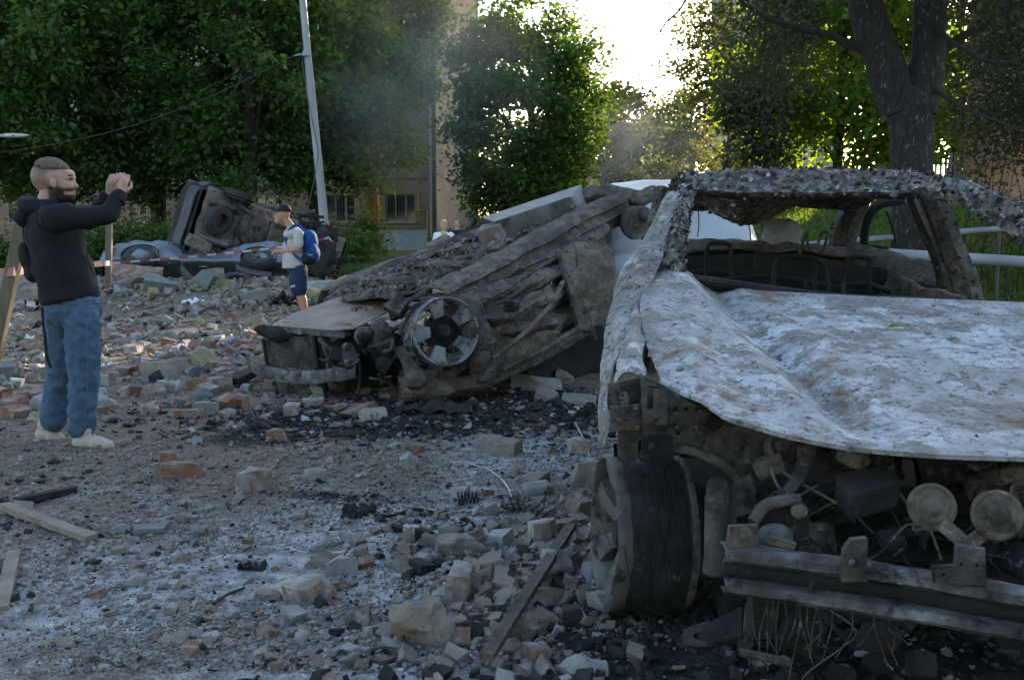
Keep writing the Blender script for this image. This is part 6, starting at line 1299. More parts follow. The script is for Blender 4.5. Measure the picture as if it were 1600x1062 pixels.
# individual bricks and concrete pieces scattered over the street
TB = [chunk(40 + i, (.22 * (1, .7, .5)[i % 3], .11, .068), 'brick', 4) for i in range(9)]
TC = [chunk(60 + i, (.16, .13, .09), 'rock' if i % 2 else 'block', 4) for i in range(8)]
for i, me in enumerate(TB): me.name = 'brick'; me.materials.append(M_[('brick_red', 'brick_dusty', 'brick_red')[i % 3]])
for i, me in enumerate(TC): me.name = 'concrete_chunk'; me.materials.append(M_[('concrete', 'mortar', 'ashy_stone', 'slate')[i % 4]])
rg = rnd(77)
def scatter(n, T, nm, lab, ct, grp, ylo, yhi, ulo, uhi, smin, smax, heap=False):
    k = 0
    while k < n:
        v = rg.uniform(ylo, yhi); u = rg.uniform(ulo, uhi); Y_ = 1.31 * F / (v - 369); X = (u - 800) / F * Y_
        if Y_ > 22 or abs(X) > 11: continue
        if abs(X + 2.72) < .38 and abs(Y_ - 6.25) < .3: continue
        s_ = rg.uniform(smin, smax)
        me = rg.choice(T); ti = T.index(me); edge = rg.random() > .6
        if lab == 'field':
            zone = 'right before the overturned cars' if v < 478 else ('left of the bearded man' if u < 70 else ('hard behind the bearded man' if u < 165 else ('just right of the bearded man' if u < 250 else ('left of the upturned car' if u > 400 else ('in the far middle of the rubble' if v < 530 else 'in the near middle of the rubble')))))
        else:
            zone = 'at the very bottom' if v > 960 else ('by the bare wheel' if u > 800 else ('left of the long orange brick' if u < 230 else ('beyond the soot streak' if v < 770 else ('around the white topped brick' if u < 560 else 'around the mortar boulder'))))
        size = 'big' if s_ > (smin + smax) / 2 + (smax - smin) / 6 else ('small' if s_ < (smin + smax) / 2 - (smax - smin) / 6 else 'middling')
        if ct == 'brick': l_ = f"{size} {('orange whole', 'dusty pink', 'dull red half')[ti % 3]} brick {'on edge ' if edge else ''}{zone}"
        else: l_ = f"{size} {('pale', 'sandy', 'ashy brown', 'slate grey')[ti % 4]} {'rounded' if ti % 2 else 'blocky'} stone {'tipped up ' if edge else ''}{zone}"
        put(nm, me, None, (X, Y_, gz(X, Y_)), rg.uniform(0, 6.28), (rg.uniform(1.2, 1.7), rg.uniform(-.2, .2)) if edge else (rg.uniform(-.35, .35), rg.uniform(-.35, .35)), l_, ct, grp, .012, s_); k += 1
scatter(150, TB, 'brick', 'field', 'brick', 'bricks strewn over the rubble field', 445, 660, -20, 620, .75, 1.5)
scatter(90, TC, 'concrete_chunk', 'field', 'stone', 'concrete pieces strewn over the rubble field', 440, 650, -20, 620, .5, 1.6)
scatter(42, TB, 'brick', 'ash', 'brick', 'brick fragments in the foreground ash', 640, 1050, 0, 920, .25, .55)
scatter(110, TC, 'concrete_chunk', 'ash', 'stone', 'stones in the foreground ash', 620, 1060, 100, 930, .18, .55)
by_label = {}
for o in COL.objects:
    if o.get('group') and o.parent is None and o.name.split('.')[0] in ('brick', 'concrete_chunk'): by_label.setdefault(o['label'], []).append(o)
for lab, os_ in by_label.items():
    if len(os_) < 2: continue
    os_.sort(key=lambda o: o.location.x / o.location.y); n_ = len(os_)
    words = {2: ('left one', 'right one'), 3: ('left one', 'middle one', 'right one')}.get(n_) or [('first', 'second', 'third', 'fourth', 'fifth', 'sixth', 'seventh', 'eighth', 'ninth', 'tenth')[min(k, 9)] + ' from left' for k in range(n_)]
    for o, w in zip(os_, words): o['label'] = lab + ', ' + w
# shallow heap of rubble and small stones nobody could count
def bits(name, n, seed, pos, size, mats, weights, label, flatness=.85):
    rs = np.random.RandomState(seed); P = np.array(pos(rs, n)); n = len(P)
    base = np.array([(x, y, z) for x in (-1, 1) for y in (-1, 1) for z in (-1, 1)], dtype=float) * .5
    Q = base[None] * (1 + rs.uniform(-.45, .35, (n, 8, 3))); Q = Q * rs.uniform(.55, 1.0, (n, 1, 3)); Q[:, :, 2] *= flatness
    sz = size(rs, P)[:, None, None]; Q *= sz
    a, b_, c_ = rs.normal(0, .35, n), rs.normal(0, .35, n), rs.uniform(0, 6.28, n)
    ca_, sa = np.cos(c_), np.sin(c_); x, y, z = Q[..., 0].copy(), Q[..., 1].copy(), Q[..., 2].copy()
    z2 = z * np.cos(a)[:, None] - y * np.sin(a)[:, None]; y2 = z * np.sin(a)[:, None] + y * np.cos(a)[:, None]
    z3 = z2 * np.cos(b_)[:, None] - x * np.sin(b_)[:, None]; x3 = z2 * np.sin(b_)[:, None] + x * np.cos(b_)[:, None]
    X = x3 * ca_[:, None] - y2 * sa[:, None]; Yy = x3 * sa[:, None] + y2 * ca_[:, None]
    Vv = np.stack([X, Yy, z3], -1) + P[:, None, :]
    fq = np.array([(0, 1, 3, 2), (4, 6, 7, 5), (0, 4, 5, 1), (2, 3, 7, 6), (0, 2, 6, 4), (1, 5, 7, 3)])
    Ff = (fq[None] + (np.arange(n) * 8)[:, None, None]).reshape(-1, 4)
    mi = rs.choice(len(mats), n, p=weights)
    if 'char' in mats and name in ('gravel', 'grit', 'loose_stones'):      # stones lying in the burnt patches are blackened
        ci = mats.index('char'); mi = np.array([ci if (rs.rand() < 1.1 * masks(q_[0], q_[1])[1] - .15) else m_ for q_, m_ in zip(P, mi)])
    fm = np.repeat(mi, 6)
    me = np_mesh(name, Vv.reshape(-1, 3), Ff, [M_[m] for m in mats], False, fm)
    return tag(link(bpy.data.objects.new(name, me)), label, 'rubble', None, 'stuff')
def pos_near(rs, n):
    out = []
    for v, u, j in zip(rs.uniform(500, 1080, n), rs.uniform(-40, 1640, n), rs.rand(n)):
        Y_ = 1.31 * F / (v - 369); X = (u - 800) / F * Y_
        cl = noise.noise(Vector((X * 1.1, Y_ * 1.1, 4.4))) + .5 * noise.noise(Vector((X * 3.3, Y_ * 3.3, 2.2)))
        dens = .30 + .7 * cl - .15 * ss(-.6, -2.0, X) + .5 * gaus(X, Y_, .3, 3.6, .8, 1.6) + .4 * gaus(X, Y_, .5, 7, 1.2, 1.0)
        if j < dens: out.append((X, Y_, gz(X, Y_)))
    return out
bits('gravel', 52000, 5, pos_near, lambda rs, P: (.0055 + .0021 * P[:, 1]) * np.exp(rs.normal(0, .6, len(P))) * .85, ['ashy_stone', 'concrete', 'mortar', 'brick_dusty', 'char', 'brick_red'], [.40, .12, .22, .13, .09, .04], 'small stones and grit strewn over the ash covered ground')
def pos_fine(rs, n):
    out = []
    for v, u, j in zip(rs.uniform(600, 1080, n), rs.uniform(-40, 1000, n), rs.rand(n)):
        Y_ = 1.31 * F / (v - 369); X = (u - 800) / F * Y_
        if j < .55 + .8 * noise.noise(Vector((X * 1.7, Y_ * 1.7, 14.4))): out.append((X, Y_, gz(X, Y_) + .001))
    return out
bits('grit', 42000, 15, pos_fine, lambda rs, P: (.0035 + .0012 * P[:, 1]) * np.exp(rs.normal(0, .45, len(P))), ['ashy_stone', 'concrete', 'mortar', 'brick_dusty', 'char'], [.36, .2, .2, .12, .12], 'fine grit and crumbs on the foreground ash')
def pos_far(rs, n):
    out = []
    for v, u, j in zip(rs.uniform(425, 600, n), rs.uniform(-40, 900, n), rs.rand(n)):
        Y_ = 1.31 * F / (v - 369); X = (u - 800) / F * Y_
        if Y_ > 24: continue
        if j < .45 + .9 * noise.noise(Vector((X * .8, Y_ * .8, 8))): out.append((X, Y_, gz(X, Y_) + .01))
    return out
bits('rubble', 20000, 6, pos_far, lambda rs, P: (.014 + .0030 * P[:, 1]) * np.exp(rs.normal(0, .55, len(P))), ['mortar', 'ashy_stone', 'concrete', 'brick_dusty', 'brick_red', 'wool', 'char'], [.24, .16, .08, .18, .07, .20, .07], 'dense small rubble covering the street behind the bearded man')
def pos_heap(rs, n):
    out = []
    for Y_, X in zip(rs.uniform(15.5, 20.5, n), rs.uniform(-12, -1.2, n)): out.append((X, Y_, gz(X, Y_) + rs.uniform(-.02, .10)))
    return out
bits('rubble_heap', 3600, 8, pos_heap, lambda rs, P: .065 * np.exp(rs.normal(0, .5, len(P))), ['mortar', 'ashy_stone', 'concrete', 'brick_dusty', 'slate', 'wool'], [.28, .24, .10, .18, .08, .12], 'long low heap of rubble before the overturned cars')
def pos_carb(rs, n):
    rows = patch(PX([[(520, 464, 8.7), (570, 460, 8.1), (620, 458, 7.8)], [(600, 428, 8.9), (640, 425, 8.4), (700, 434, 8.0)], [(700, 390, 9.35), (760, 382, 8.9), (815, 382, 8.5)], [(830, 340, 9.9), (880, 326, 9.5), (905, 330, 9.1)]]), 10); out = []
    for _ in range(n):
        r = rows[rs.randint(len(rows))]; p = r[rs.randint(len(r))]; out.append((p.x + rs.normal(0, .06), p.y + rs.normal(0, .06), p.z + .03))
    return out
bits('ash_debris', 380, 9, pos_carb, lambda rs, P: .022 * np.exp(rs.normal(0, .45, len(P))), ['ashy_stone', 'mortar', 'crust', 'crust_tan'], [.25, .15, .3, .3], 'ash and crumbs lying on the upturned car')
def pos_pile(rs, n): 
    out = []
    for x, y in zip(rs.normal(.12, .42, n), rs.normal(3.55, .75, n)): out.append((x, y, gz(x, y) + .008))
    return out
bits('loose_stones', 800, 10, pos_pile, lambda rs, P: .042 * np.exp(rs.normal(0, .45, len(P))), ['ashy_stone', 'mortar', 'brick_soot', 'concrete', 'char'], [.3, .25, .2, .1, .15], 'loose stones piled beside the bare wheel')
def pos_burn(rs, n):
    out = []
    for x, y in zip(np.concatenate([rs.normal(1.2, .75, n // 2), rs.normal(-.6, 1.0, n - n // 2)]), np.concatenate([rs.normal(2.8, .6, n // 2), rs.normal(7.0, .35, n - n // 2)])): out.append((x, y, gz(x, y) + .004))
    return out
bits('charred_litter', 5000, 11, pos_burn, lambda rs, P: (.012 + .003 * P[:, 1]) * np.exp(rs.normal(0, .5, len(P))), ['char', 'soot', 'ashy_stone', 'tin'], [.55, .25, .16, .04], 'burnt flakes and cinders around the two near cars', .3)

# timber, scrap and rags on the ground
M_['wood_char'] = surf('scorched_timber', [(0.3, (0.03, 0.026, 0.023)), (0.7, (0.13, 0.108, 0.09))], 9, 9, 0.9, 0.7, 30)
def plank(u0, v0, u1, v1, w, t, mat, nm, lab, cat='plank', lift=0.0, zl=0.0):
    a, b_ = ground_at(u0, v0), ground_at(u1, v1); a.z += lift; b_.z += zl; d = (b_ - a); L_ = d.length
    M = frame((a + b_) / 2 + Vector((0, 0, t / 2)), d, Vector((0, 0, 1)).cross(d))
    mb = MB()
    for i in range(14):
        pass
    rows = []
    for i in range(15):
        x = -L_ / 2 + L_ * i / 14; rows.append([M @ (Vector((x, y, z)) + noise.noise_vector(Vector((x * 6 + u0, y * 20, z * 20))) * .004) for (y, z) in ((-w / 2, -t / 2), (w / 2, -t / 2), (w / 2, t / 2), (-w / 2, t / 2), (-w / 2, -t / 2))])
    mb.grid(rows); mb.f.append((0, 1, 2, 3)); k = len(mb.v) - 5; mb.f.append((k + 3, k + 2, k + 1, k)); return mb.solo(nm, M_[mat], lab, cat, smooth=False)
plank(6, 798, 144, 846, .055, .03, 'wood_grey', 'plank', 'grey wooden batten lying left in the foreground', lift=.01)
plank(26, 790, 116, 768, .05, .03, 'char', 'plank', 'dark scorched batten crossing behind the grey batten', lift=.01)
plank(2, 955, 22, 866, .05, .02, 'wood_grey', 'plank', 'thin grey board at the left edge of the foreground')
plank(760, 1058, 892, 862, .042, .022, 'wood_char', 'plank', 'long charred plank leaning across stones beside the wheel', lift=.05, zl=.10)
plank(150, 698, 205, 690, .10, .02, 'wood_grey', 'plank', 'short flat board under the shoe of the bearded man')
plank(160, 590, 250, 578, .06, .03, 'wood_grey', 'plank', 'thin stick in the rubble right of the bearded man')
plank(365, 607, 408, 590, .12, .06, 'char', 'plank', 'dark burnt box beam left of the upturned car nose', lift=.03, zl=.06)
def ring(u, v, r0, r1, h, mat, nm, lab, cat):
    p = ground_at(u, v); mb = MB(); mb.lathe([(0, r0), (h, r0 * 1.02), (h, r1), (h * .5, r1 * 1.03), (0, r1)], 32, axisM(p + Vector((0, 0, .004)), (.05, -.04, 1), (1, 0, 0)), closed=True); return mb.solo(nm, M_[mat], lab, cat)
ring(596, 1030, .034, .050, .018, 'bare', 'metal_ring', 'grey metal ring lying in ash at the bottom', 'ring')
ring(830, 666, .07, .10, .03, 'bare', 'metal_ring', 'thin metal ring lying below the crushed doors', 'ring')
p = ground_at(597, 1030); put('stone', chunk(990, (.05, .04, .025), 'rock', 6), 'brick_dusty', p, .3, (0, 0), 'small stone lying inside the near metal ring', 'stone')
p = ground_at(730, 786); mb = MB(); mb.tube([p + Vector((.055 * (t / 90) * 2 - .05, .028 * math.cos(t * .42), .03 + .028 * math.sin(t * .42))) for t in range(90)], .004, 5); mb.solo('spring_coil', M_['char'], 'small blackened spring coil lying in the grit', 'spring')
for k in range(1):
    p = ground_at(818, 800); root = thing('gear_comb', p, 'curved row of rusty metal teeth lying near the wheel', 'scrap')
    for j in range(7):
        mb = MB(); a = p + Vector((-.09 + .03 * j, .02 - .004 * j * j, .0)); mb.tube(spline([a, a + Vector((.008, .0, .035)), a + Vector((.03, -.02, .045))], 3), .008, 6); mb.build('tooth', M_['bare'], root)
    mb = MB(); mb.tube(spline([p + Vector((-.1, .03, .01)), p + Vector((0, .03, .012)), p + Vector((.12, -.02, .01))], 4), .010, 6); mb.build('bar', M_['bare'], root)
def wire(pts, r, mat, lab, nm='wire', cat='wire'):
    q = [ground_at(u, v) + Vector((0, 0, z)) for (u, v, z) in pts]; mb = MB(); mb.tube(spline(q, 6), r, 6); mb.solo(nm, M_[mat], lab, cat)
wire([(738, 728, .01), (765, 742, .03), (790, 762, .02), (802, 785, .01)], .005, 'tin', 'thin bent metal rod in the grit beyond the spring')
wire([(898, 664, .02), (908, 690, .05), (922, 716, .01)], .006, 'tin', 'pale metal rod sticking out below the torn wing')
wire([(1335, 1025, .01), (1365, 1035, .02), (1392, 1052, .01)], .010, 'tin', 'white curved trim strip under the near bumper beam', 'trim_strip', 'trim')
wire([(330, 950, .01), (355, 935, .015), (382, 922, .01)], .006, 'char', 'black twig left of the white topped brick', 'twig', 'twig')
wire([(572, 806, .01), (610, 812, .02), (650, 800, .015), (688, 806, .01)], .009, 'char', 'blackened cable across the soot streak', 'cable', 'cable')
p = ground_at(1105, 1000); plate([(-.085, -.05), (.05, -.055), (.075, .02), (.10, .06), (0, .05), (-.07, .02)], [circle(-.01, -.012, .036, .02)], .006, Matrix.Translation(p + Vector((0, 0, .02))) @ Matrix.Rotation(.35, 4, 'X'), 'bracket_plate', M_['bare'], None)
o = bpy.data.objects['bracket_plate']; tag(o, 'flat metal bracket with oval hole on the ground by the wheel', 'scrap')
def rag(u, v, w, mat, nm, lab, cat, h=.05, seed=1):
    p = ground_at(u, v); g = []
    for i in range(13):
        r = []
        for j in range(13):
            x, y = (j / 12 - .5) * w, (i / 12 - .5) * w * .8; e = 1 - max(abs(j - 6), abs(i - 6)) / 6
            q = Vector((x, y, 0)) + noise.noise_vector(Vector((x * 5 / w, y * 5 / w, seed))) * w * .12
            q.z = h * (abs(noise.noise(Vector((x * 4 / w, y * 4 / w, seed + 3)))) * 1.6 + .5 * e) ; r.append(p + q)
        g.append(r)
    mb = MB(); mb.grid(g); mb.solo(nm, M_[mat], lab, cat, solid=.003)
rag(303, 480, .40, 'whitecloth', 'white_rag', 'crumpled white cloth lying in the rubble before the cars', 'cloth', .12, 3)
for i, (u, v, w, lab) in enumerate([(258, 483, .16, 'small white paper left of the crumpled cloth'), (299, 522, .10, 'white paper scrap in the middle of the rubble field'), (286, 545, .22, 'torn white paper with red edge in the rubble'), (205, 551, .10, 'tiny white scrap close to the bearded man'),
    (355, 508, .10, 'white scrap at the right of the rubble field'), (40, 482, .40, 'crumpled pale plastic left behind the bearded man'), (16, 512, .42, 'white plastic bag at the left edge in rubble'), (170, 575, .16, 'white wrapper by the knees of the bearded man'), (380, 548, .14, 'white scrap left of the burnt box beam'), (45, 530, .14, 'pale scrap left of the bearded man'), (430, 452, .14, 'white scrap left of the backpack man')]):
    rag(u, v, w, 'paper', 'paper_scrap', lab, 'paper', .03 + .1 * w, 20 + i)
rag(192, 502, .42, 'teal', 'cloth_sheet', 'dark green cloth in rubble right of the bearded man', 'cloth', .06, 41)
rag(560, 800, .16, 'char', 'charred_sheet', 'black burnt sheet in the soot streak', 'scrap', .04, 42); rag(550, 808, .10, 'char', 'charred_sheet', 'small black curled sheet below the soot streak', 'scrap', .04, 44)
rag(395, 888, .10, 'char', 'charred_sheet', 'black burnt scrap left of the grey chunk', 'scrap', .03, 45); rag(690, 640, .5, 'char', 'charred_sheet', 'black burnt mat below the alloy wheel', 'scrap', .07, 43); rag(445, 478, .45, 'black', 'black_bag', 'black bag lying before the legs of the backpack man', 'bag', .2, 46)
# green leaf fallen on the bonnet
a = at(1385, 512, 3.68); mb = MB(); mb.add([a, a + Vector((.03, -.02, .012)), a + Vector((.07, .0, .006)), a + Vector((.03, .025, .014))], [(0, 1, 2, 3)]); mb.solo('fallen_leaf', M_['leaf_light'], 'green leaf lying on the ash white bonnet', 'leaf')
put('concrete_chunk', chunk(991, (.26, .2, .16), 'block', 8), 'concrete', (1.72, 6.42, 1.26), .4, (.1, .1), 'pale concrete chunk resting on the rear shelf of the near car', 'stone')
# tape and posts
def post(lo, hi, w, lab):
    d = (hi - lo).normalized(); M = frame((lo + hi) / 2, d, (1, 0, 0)); mb = MB(); L_ = (hi - lo).length; mb.box((0, 0, 0), (L_, w, w * .8)); mb.xf(M); mb.solo('wooden_post', M_['wood_post'], lab, 'post', bevel=.004)
lo = at(-22, 560, 9.0); lo.z = gz(lo.x, lo.y) - .1; post(lo, at(38, 336, 9.0), .105, 'leaning square wooden post left of the bearded man')
lo = at(170, 490, 17.2); lo.z = gz(lo.x, lo.y) - .1; post(lo, at(171, 335, 17.2), .10, 'upright square wooden post right behind the bearded man')
tm, nt, N, L = new_mat('tape_red_white'); tc = N.new('ShaderNodeTexCoord'); sx = N.new('ShaderNodeSeparateXYZ'); L.new(tc.outputs['UV'], sx.inputs[0])
m1 = N.new('ShaderNodeMath'); m1.operation = 'FRACT'; L.new(sx.outputs[0], m1.inputs[0]); m2 = N.new('ShaderNodeMath'); m2.operation = 'GREATER_THAN'; m2.inputs[1].default_value = .5; L.new(m1.outputs[0], m2.inputs[0])
mx = N.new('ShaderNodeMix'); mx.data_type = 'RGBA'; L.new(m2.outputs[0], mx.inputs[0]); mx.inputs[6].default_value = (.42, .40, .40, 1); mx.inputs[7].default_value = (.27, .05, .055, 1)
b = N.new('ShaderNodeBsdfPrincipled'); b.inputs['Roughness'].default_value = .5; L.new(mx.outputs[2], b.inputs['Base Color']); o_ = N.new('ShaderNodeOutputMaterial'); L.new(b.outputs[0], o_.inputs[0]); M_['tape'] = tm
def tape(pts, w0, w1, lab, sag=.0):
    q = []; 
    for i in range(len(pts) - 1):
        for j in range(14): t = j / 14; q.append(pts[i].lerp(pts[i + 1], t) - Vector((0, 0, sag * 4 * t * (1 - t))))
    q.append(pts[-1]); mb = MB(); m = len(q); rows = []
    for i, p in enumerate(q):
        w = w0 + (w1 - w0) * i / (m - 1); tw = .5 * math.sin(i * .35); rows.append([p + Vector((0, -.3 * w * tw, w / 2)), p + Vector((0, .3 * w * tw, -w / 2))])
    mb.grid(rows); o = mb.solo('barrier_tape', M_['tape'], lab, 'tape', 'red and white barrier tape'); uv = o.data.uv_layers.new(name='UVMap'); acc = 0; d = [0]
    for i in range(1, m): acc += (q[i] - q[i - 1]).length; d.append(acc)
    for lp_ in o.data.loops: uv.data[lp_.index].uv = (d[lp_.vertex_index // 2] / .34, lp_.vertex_index % 2)
tape([at(-60, 432, 9.2), at(22, 424, 8.92), at(60, 419, 9.6), at(100, 416, 11.5), at(172, 411, 17.1)], .075, .085, 'red and white tape from the leaning post behind the bearded man')
tape([at(172, 411, 17.08), at(440, 386, 19.0), at(514, 371, 19.6), at(522, 378, 19.6)], .034, .036, 'red and white tape stretched before the overturned cars', .02)
# ================================================================== people
def organic(name, mb, mat, parent, voxel=.012, smooth=5, wrinkle=0.0, wf=9.0, seed=0):
    """fuse overlapping limbs into one continuous surface"""
    me = mb.mesh(name + '_raw', None, smooth=False); tmp = bpy.data.objects.new('tmp', me); COL.objects.link(tmp)
    m = tmp.modifiers.new('r', 'REMESH'); m.mode = 'VOXEL'; m.voxel_size = voxel
    if smooth: s_ = tmp.modifiers.new('s', 'SMOOTH'); s_.factor = .5; s_.iterations = smooth
    bpy.context.view_layer.update(); me2 = bpy.data.meshes.new_from_object(tmp.evaluated_get(bpy.context.evaluated_depsgraph_get())); bpy.data.objects.remove(tmp); bpy.data.meshes.remove(me)
    if wrinkle:
        off = Vector((seed, seed * 2, 0)); me2.update(); nr = [v.normal.copy() for v in me2.vertices]
        for v, n_ in zip(me2.vertices, nr):
            q = v.co; a = noise.noise(Vector((q.x * wf + q.z * wf * .8, q.y * wf, q.z * wf - q.x * wf * .5)) + off); v.co = q + n_ * wrinkle * (1 - 2 * abs(a)) + n_ * wrinkle * .4 * noise.noise(q * wf * 2.7 + off)
    me2.materials.clear(); me2.materials.append(M_[mat]); me2.name = name
    me2.polygons.foreach_set('use_smooth', [True] * len(me2.polygons)); me2.update()
    return link(bpy.data.objects.new(name, me2), parent)
def cap(mb, a, b, r0, r1, n=12, flat=1.0, up=None):
    a = Vector(a); b = Vector(b); d = (b - a).normalized(); pts = [a - d * r0 * .98, a - d * r0 * .7, a, b, b + d * r1 * .7, b + d * r1 * .98]
    mb.tube(pts, [r0 * .15, r0 * .72, r0, r1, r1 * .72, r1 * .15], n, True, flat, up); return mb
def chain(mb, pts, rr, n=12, flat=1.0):
    for i in range(len(pts) - 1): cap(mb, pts[i], pts[i + 1], rr[i], rr[i + 1], n, flat)
    return mb
def shell(c, r, keep, name, mat, parent, t=.006, rot=None):
    mb = MB(); mb.ell(c, r, 28, 18, rot); c = Vector(c); f2 = []
    for f in mb.f:
        q = sum((mb.v[i] for i in f), Vector()) / len(f) - c
        if keep(q): f2.append(f)
    mb.f = f2; used = sorted({i for f in f2 for i in f}); mp = {k: i for i, k in enumerate(used)}; mb.v = [mb.v[k] for k in used]; mb.f = [tuple(mp[i] for i in f) for f in f2]
    mb.jitter(.003, 30, 3); return mb.build(name, M_[mat], parent, angle=180, solid=t)
def hand(mb, w, d, up, s=1.0, curl=.6, side=1):
    """palm with four curled fingers and a thumb; w wrist, d pointing direction, up the back of the hand"""
    w = Vector(w); d = Vector(d).normalized(); up = Vector(up); up = (up - d * up.dot(d)).normalized(); r = d.cross(up) * side
    cap(mb, w, w + d * .075 * s, .024 * s, .030 * s, 10, 1.3, r)
    for k, (o, ln) in enumerate(((-.034, .070), (-.011, .080), (.012, .075), (.034, .060))):
        b0 = w + d * .085 * s + r * o * s; p1 = b0 + (d - up * .25 * curl) .normalized() * ln * .45 * s; p2 = p1 + (d * (1 - curl) - up * curl * 1.2).normalized() * ln * .38 * s; p3 = p2 + (-d * curl * .6 - up).normalized() * ln * .28 * s
        chain(mb, [b0, p1, p2, p3], [.0088 * s, .0082 * s, .0078 * s, .007 * s], 8)
    b0 = w + d * .03 * s - r * .03 * s; chain(mb, [b0, b0 + (d * .6 - r * .7 - up * .3).normalized() * .038 * s, b0 + (d * .6 - r * .7 - up * .3).normalized() * .038 * s + (d - up * .4).normalized() * .032 * s], [.013 * s, .0105 * s, .009 * s], 8)

# ------- bearded man photographing
Y1 = 6.25
def q1(u, v, dy=0.0): return at(u, v, Y1 + dy)
base = q1(118, 700); base.z = gz(base.x, Y1)
pm = thing('person', base, 'bearded man in black hoodie and blue jeans raising both hands to take a photo', 'person')
DX = Vector((1, 0, 0))
mb = MB()
hc = q1(80, 276)
mb.ell(hc, (.122, .092, .112), 20, 14); mb.ell(q1(97, 290), (.082, .072, .098), 18, 12); mb.ell(q1(101, 304), (.066, .056, .050), 16, 10); mb.ell(q1(106, 278), (.045, .062, .03), 12, 8); mb.ell(q1(107, 291, -.035), (.03, .025, .03), 10, 8); mb.ell(q1(107, 291, .035), (.03, .025, .03), 10, 8)
cap(mb, q1(111, 281), q1(118.5, 291), .013, .0165, 10); cap(mb, q1(115.5, 300), q1(115.5, 303), .014, .014, 10); mb.ell(q1(107, 272), (.035, .055, .03), 12, 8); mb.ell(q1(110, 309), (.032, .032, .026), 12, 8)
cap(mb, q1(82, 300), q1(72, 335), .068, .078, 16)
chain(mb, [q1(84, 345), q1(99, 405), q1(111, 465)], [.11, .11, .11], 16); 
Rsh, Rel, Rwr = q1(83, 341, -.17), q1(168, 339, -.16), q1(190, 303, -.07); Lsh, Lel, Lwr = q1(80, 338, .17), q1(150, 338, .26), q1(172, 305, .10)
chain(mb, [Rsh, Rel, Rwr], [.05, .042, .030], 12); chain(mb, [Lsh, Lel, Lwr], [.05, .042, .030], 12)
RL = [q1(124, 492, -.06), q1(130, 580, -.08), q1(127, 678, -.07)]; LL = [q1(102, 492, .06), q1(96, 578, .10), q1(84, 664, .16)]
chain(mb, RL, [.065, .055, .045], 12); chain(mb, LL, [.065, .055, .045], 12)
hand(mb, Rwr, (.12, .10, 1), (.65, -.75, 0), 1.0, .75, -1); hand(mb, Lwr, (.25, -.15, 1), (-.5, -.8, 0), 1.0, .7, 1)
body = organic('body', mb, 'skin', pm, .0052, 3)
for dy in (-.094, .094):
    e = MB(); e.ell(q1(83, 285, dy), (.019, .010, .033), 12, 8, (0, -.2, 0)); e.ell(q1(84, 284, dy * 1.06), (.009, .008, .018), 8, 6); e.build('ear', M_['skin'], pm)
hq = hc
shell(hc + Vector((-.004, 0, .006)), (.128, .098, .114), lambda q: q.z > .035 + .05 * max(0, -q.x / .12) - .0 * q.x and q.z > .03 + .18 * max(0, q.x - .06), 'hair', 'hair_top', pm, .005)
me = body.data; me.materials.clear(); me.materials.append(M_['skin_stubble']); ha = me.color_attributes.new('hair', 'FLOAT_COLOR', 'POINT'); buf = []
for v in me.vertices:
    r_ = v.co - hc; X_, Z_, D_ = r_.x, r_.z, abs(r_.y); h_ = b_ = 0.0
    if r_.length < .24 and Z_ > -.19:
        front = .085 if Z_ > .03 else .02 + .35 * max(0, Z_)
        h_ = ss(front + .03, front - .03, X_) * ss(-.105, -.045, Z_) * (.72 + .28 * ss(.02, .07, Z_))
        top = -.055 - .25 * max(0, X_ - .06) if X_ > .03 else -.055
        b_ = ss(-.02, .02, X_ - .0) * ss(top + .012, top - .018, Z_) * ss(-.185, -.150, Z_)
        if X_ > .10 and -.112 < Z_ < -.092: b_ *= .35
        if X_ > .085 and -.088 < Z_ < -.072: b_ = max(b_, .8)
        b_ = max(b_, .55 * ss(.02, .04, X_) * ss(.075, .055, X_) * ss(-.07, .0, -abs(Z_ + .02)) * ss(.05, .07, D_))
    buf += [h_, b_, 0, 1]
ha.data.foreach_set('color', np.array(buf, dtype=np.float32))
for dy in (-.036, .036):
    e = MB(); cap(e, q1(107, 274.5, dy * 1.2), q1(113, 275, dy * .6), .006, .006, 8); e.build('eyebrow', M_['beard'], pm); e = MB(); e.ell(q1(111.3, 279.5, dy), (.010, .012, .008), 10, 8); e.build('eye', M_['beard'], pm)
# hoodie
mb = MB()
tq = spline([q1(82, 322), q1(82, 340), q1(86, 370), q1(94, 405), q1(105, 440), q1(112, 467)], 5); tr_ = [.085, .135, .158, .162, .166, .162]
rr_ = [tr_[min(i // 5, 5)] + (tr_[min(i // 5 + 1, 5)] - tr_[min(i // 5, 5)]) * (i % 5) / 5 for i in range(len(tq))]
mb.tube(tq, rr_, 28, True, 1.12, (1, 0, 0))
mb.ell(q1(60, 326), (.115, .135, .055), 18, 10, (0, .35, 0)); mb.ell(q1(46, 340), (.075, .12, .065), 16, 10); mb.ell(q1(85, 322), (.09, .10, .035), 16, 8, (0, .25, 0))
chain(mb, [Rsh, Rel + Vector((0, 0, .01)), Rwr - (Rwr - Rel).normalized() * .03], [.080, .060, .046], 14); chain(mb, [Lsh, Lel, Lwr - (Lwr - Lel).normalized() * .03], [.078, .058, .046], 14)
hd = organic('hoodie', mb, 'hoodie', pm, .009, 2, .016, 5.0, 2)
for (a, b_) in ((Rel, Rwr), (Lel, Lwr)):
    t = MB(); d = (b_ - a).normalized(); t.tube([b_ - d * .055, b_ - d * .02, b_ - d * .008], [.051, .047, .042], 14); t.build('cuff', M_['hoodie'], hd)
t = MB(); t.tube([q1(110, 456), q1(112, 463), q1(113, 470)], [.169, .168, .163], 28, True, 1.0, (1, 0, 0)); t.jitter(.006, 14, 2); t.build('waistband', M_['hoodie'], hd)
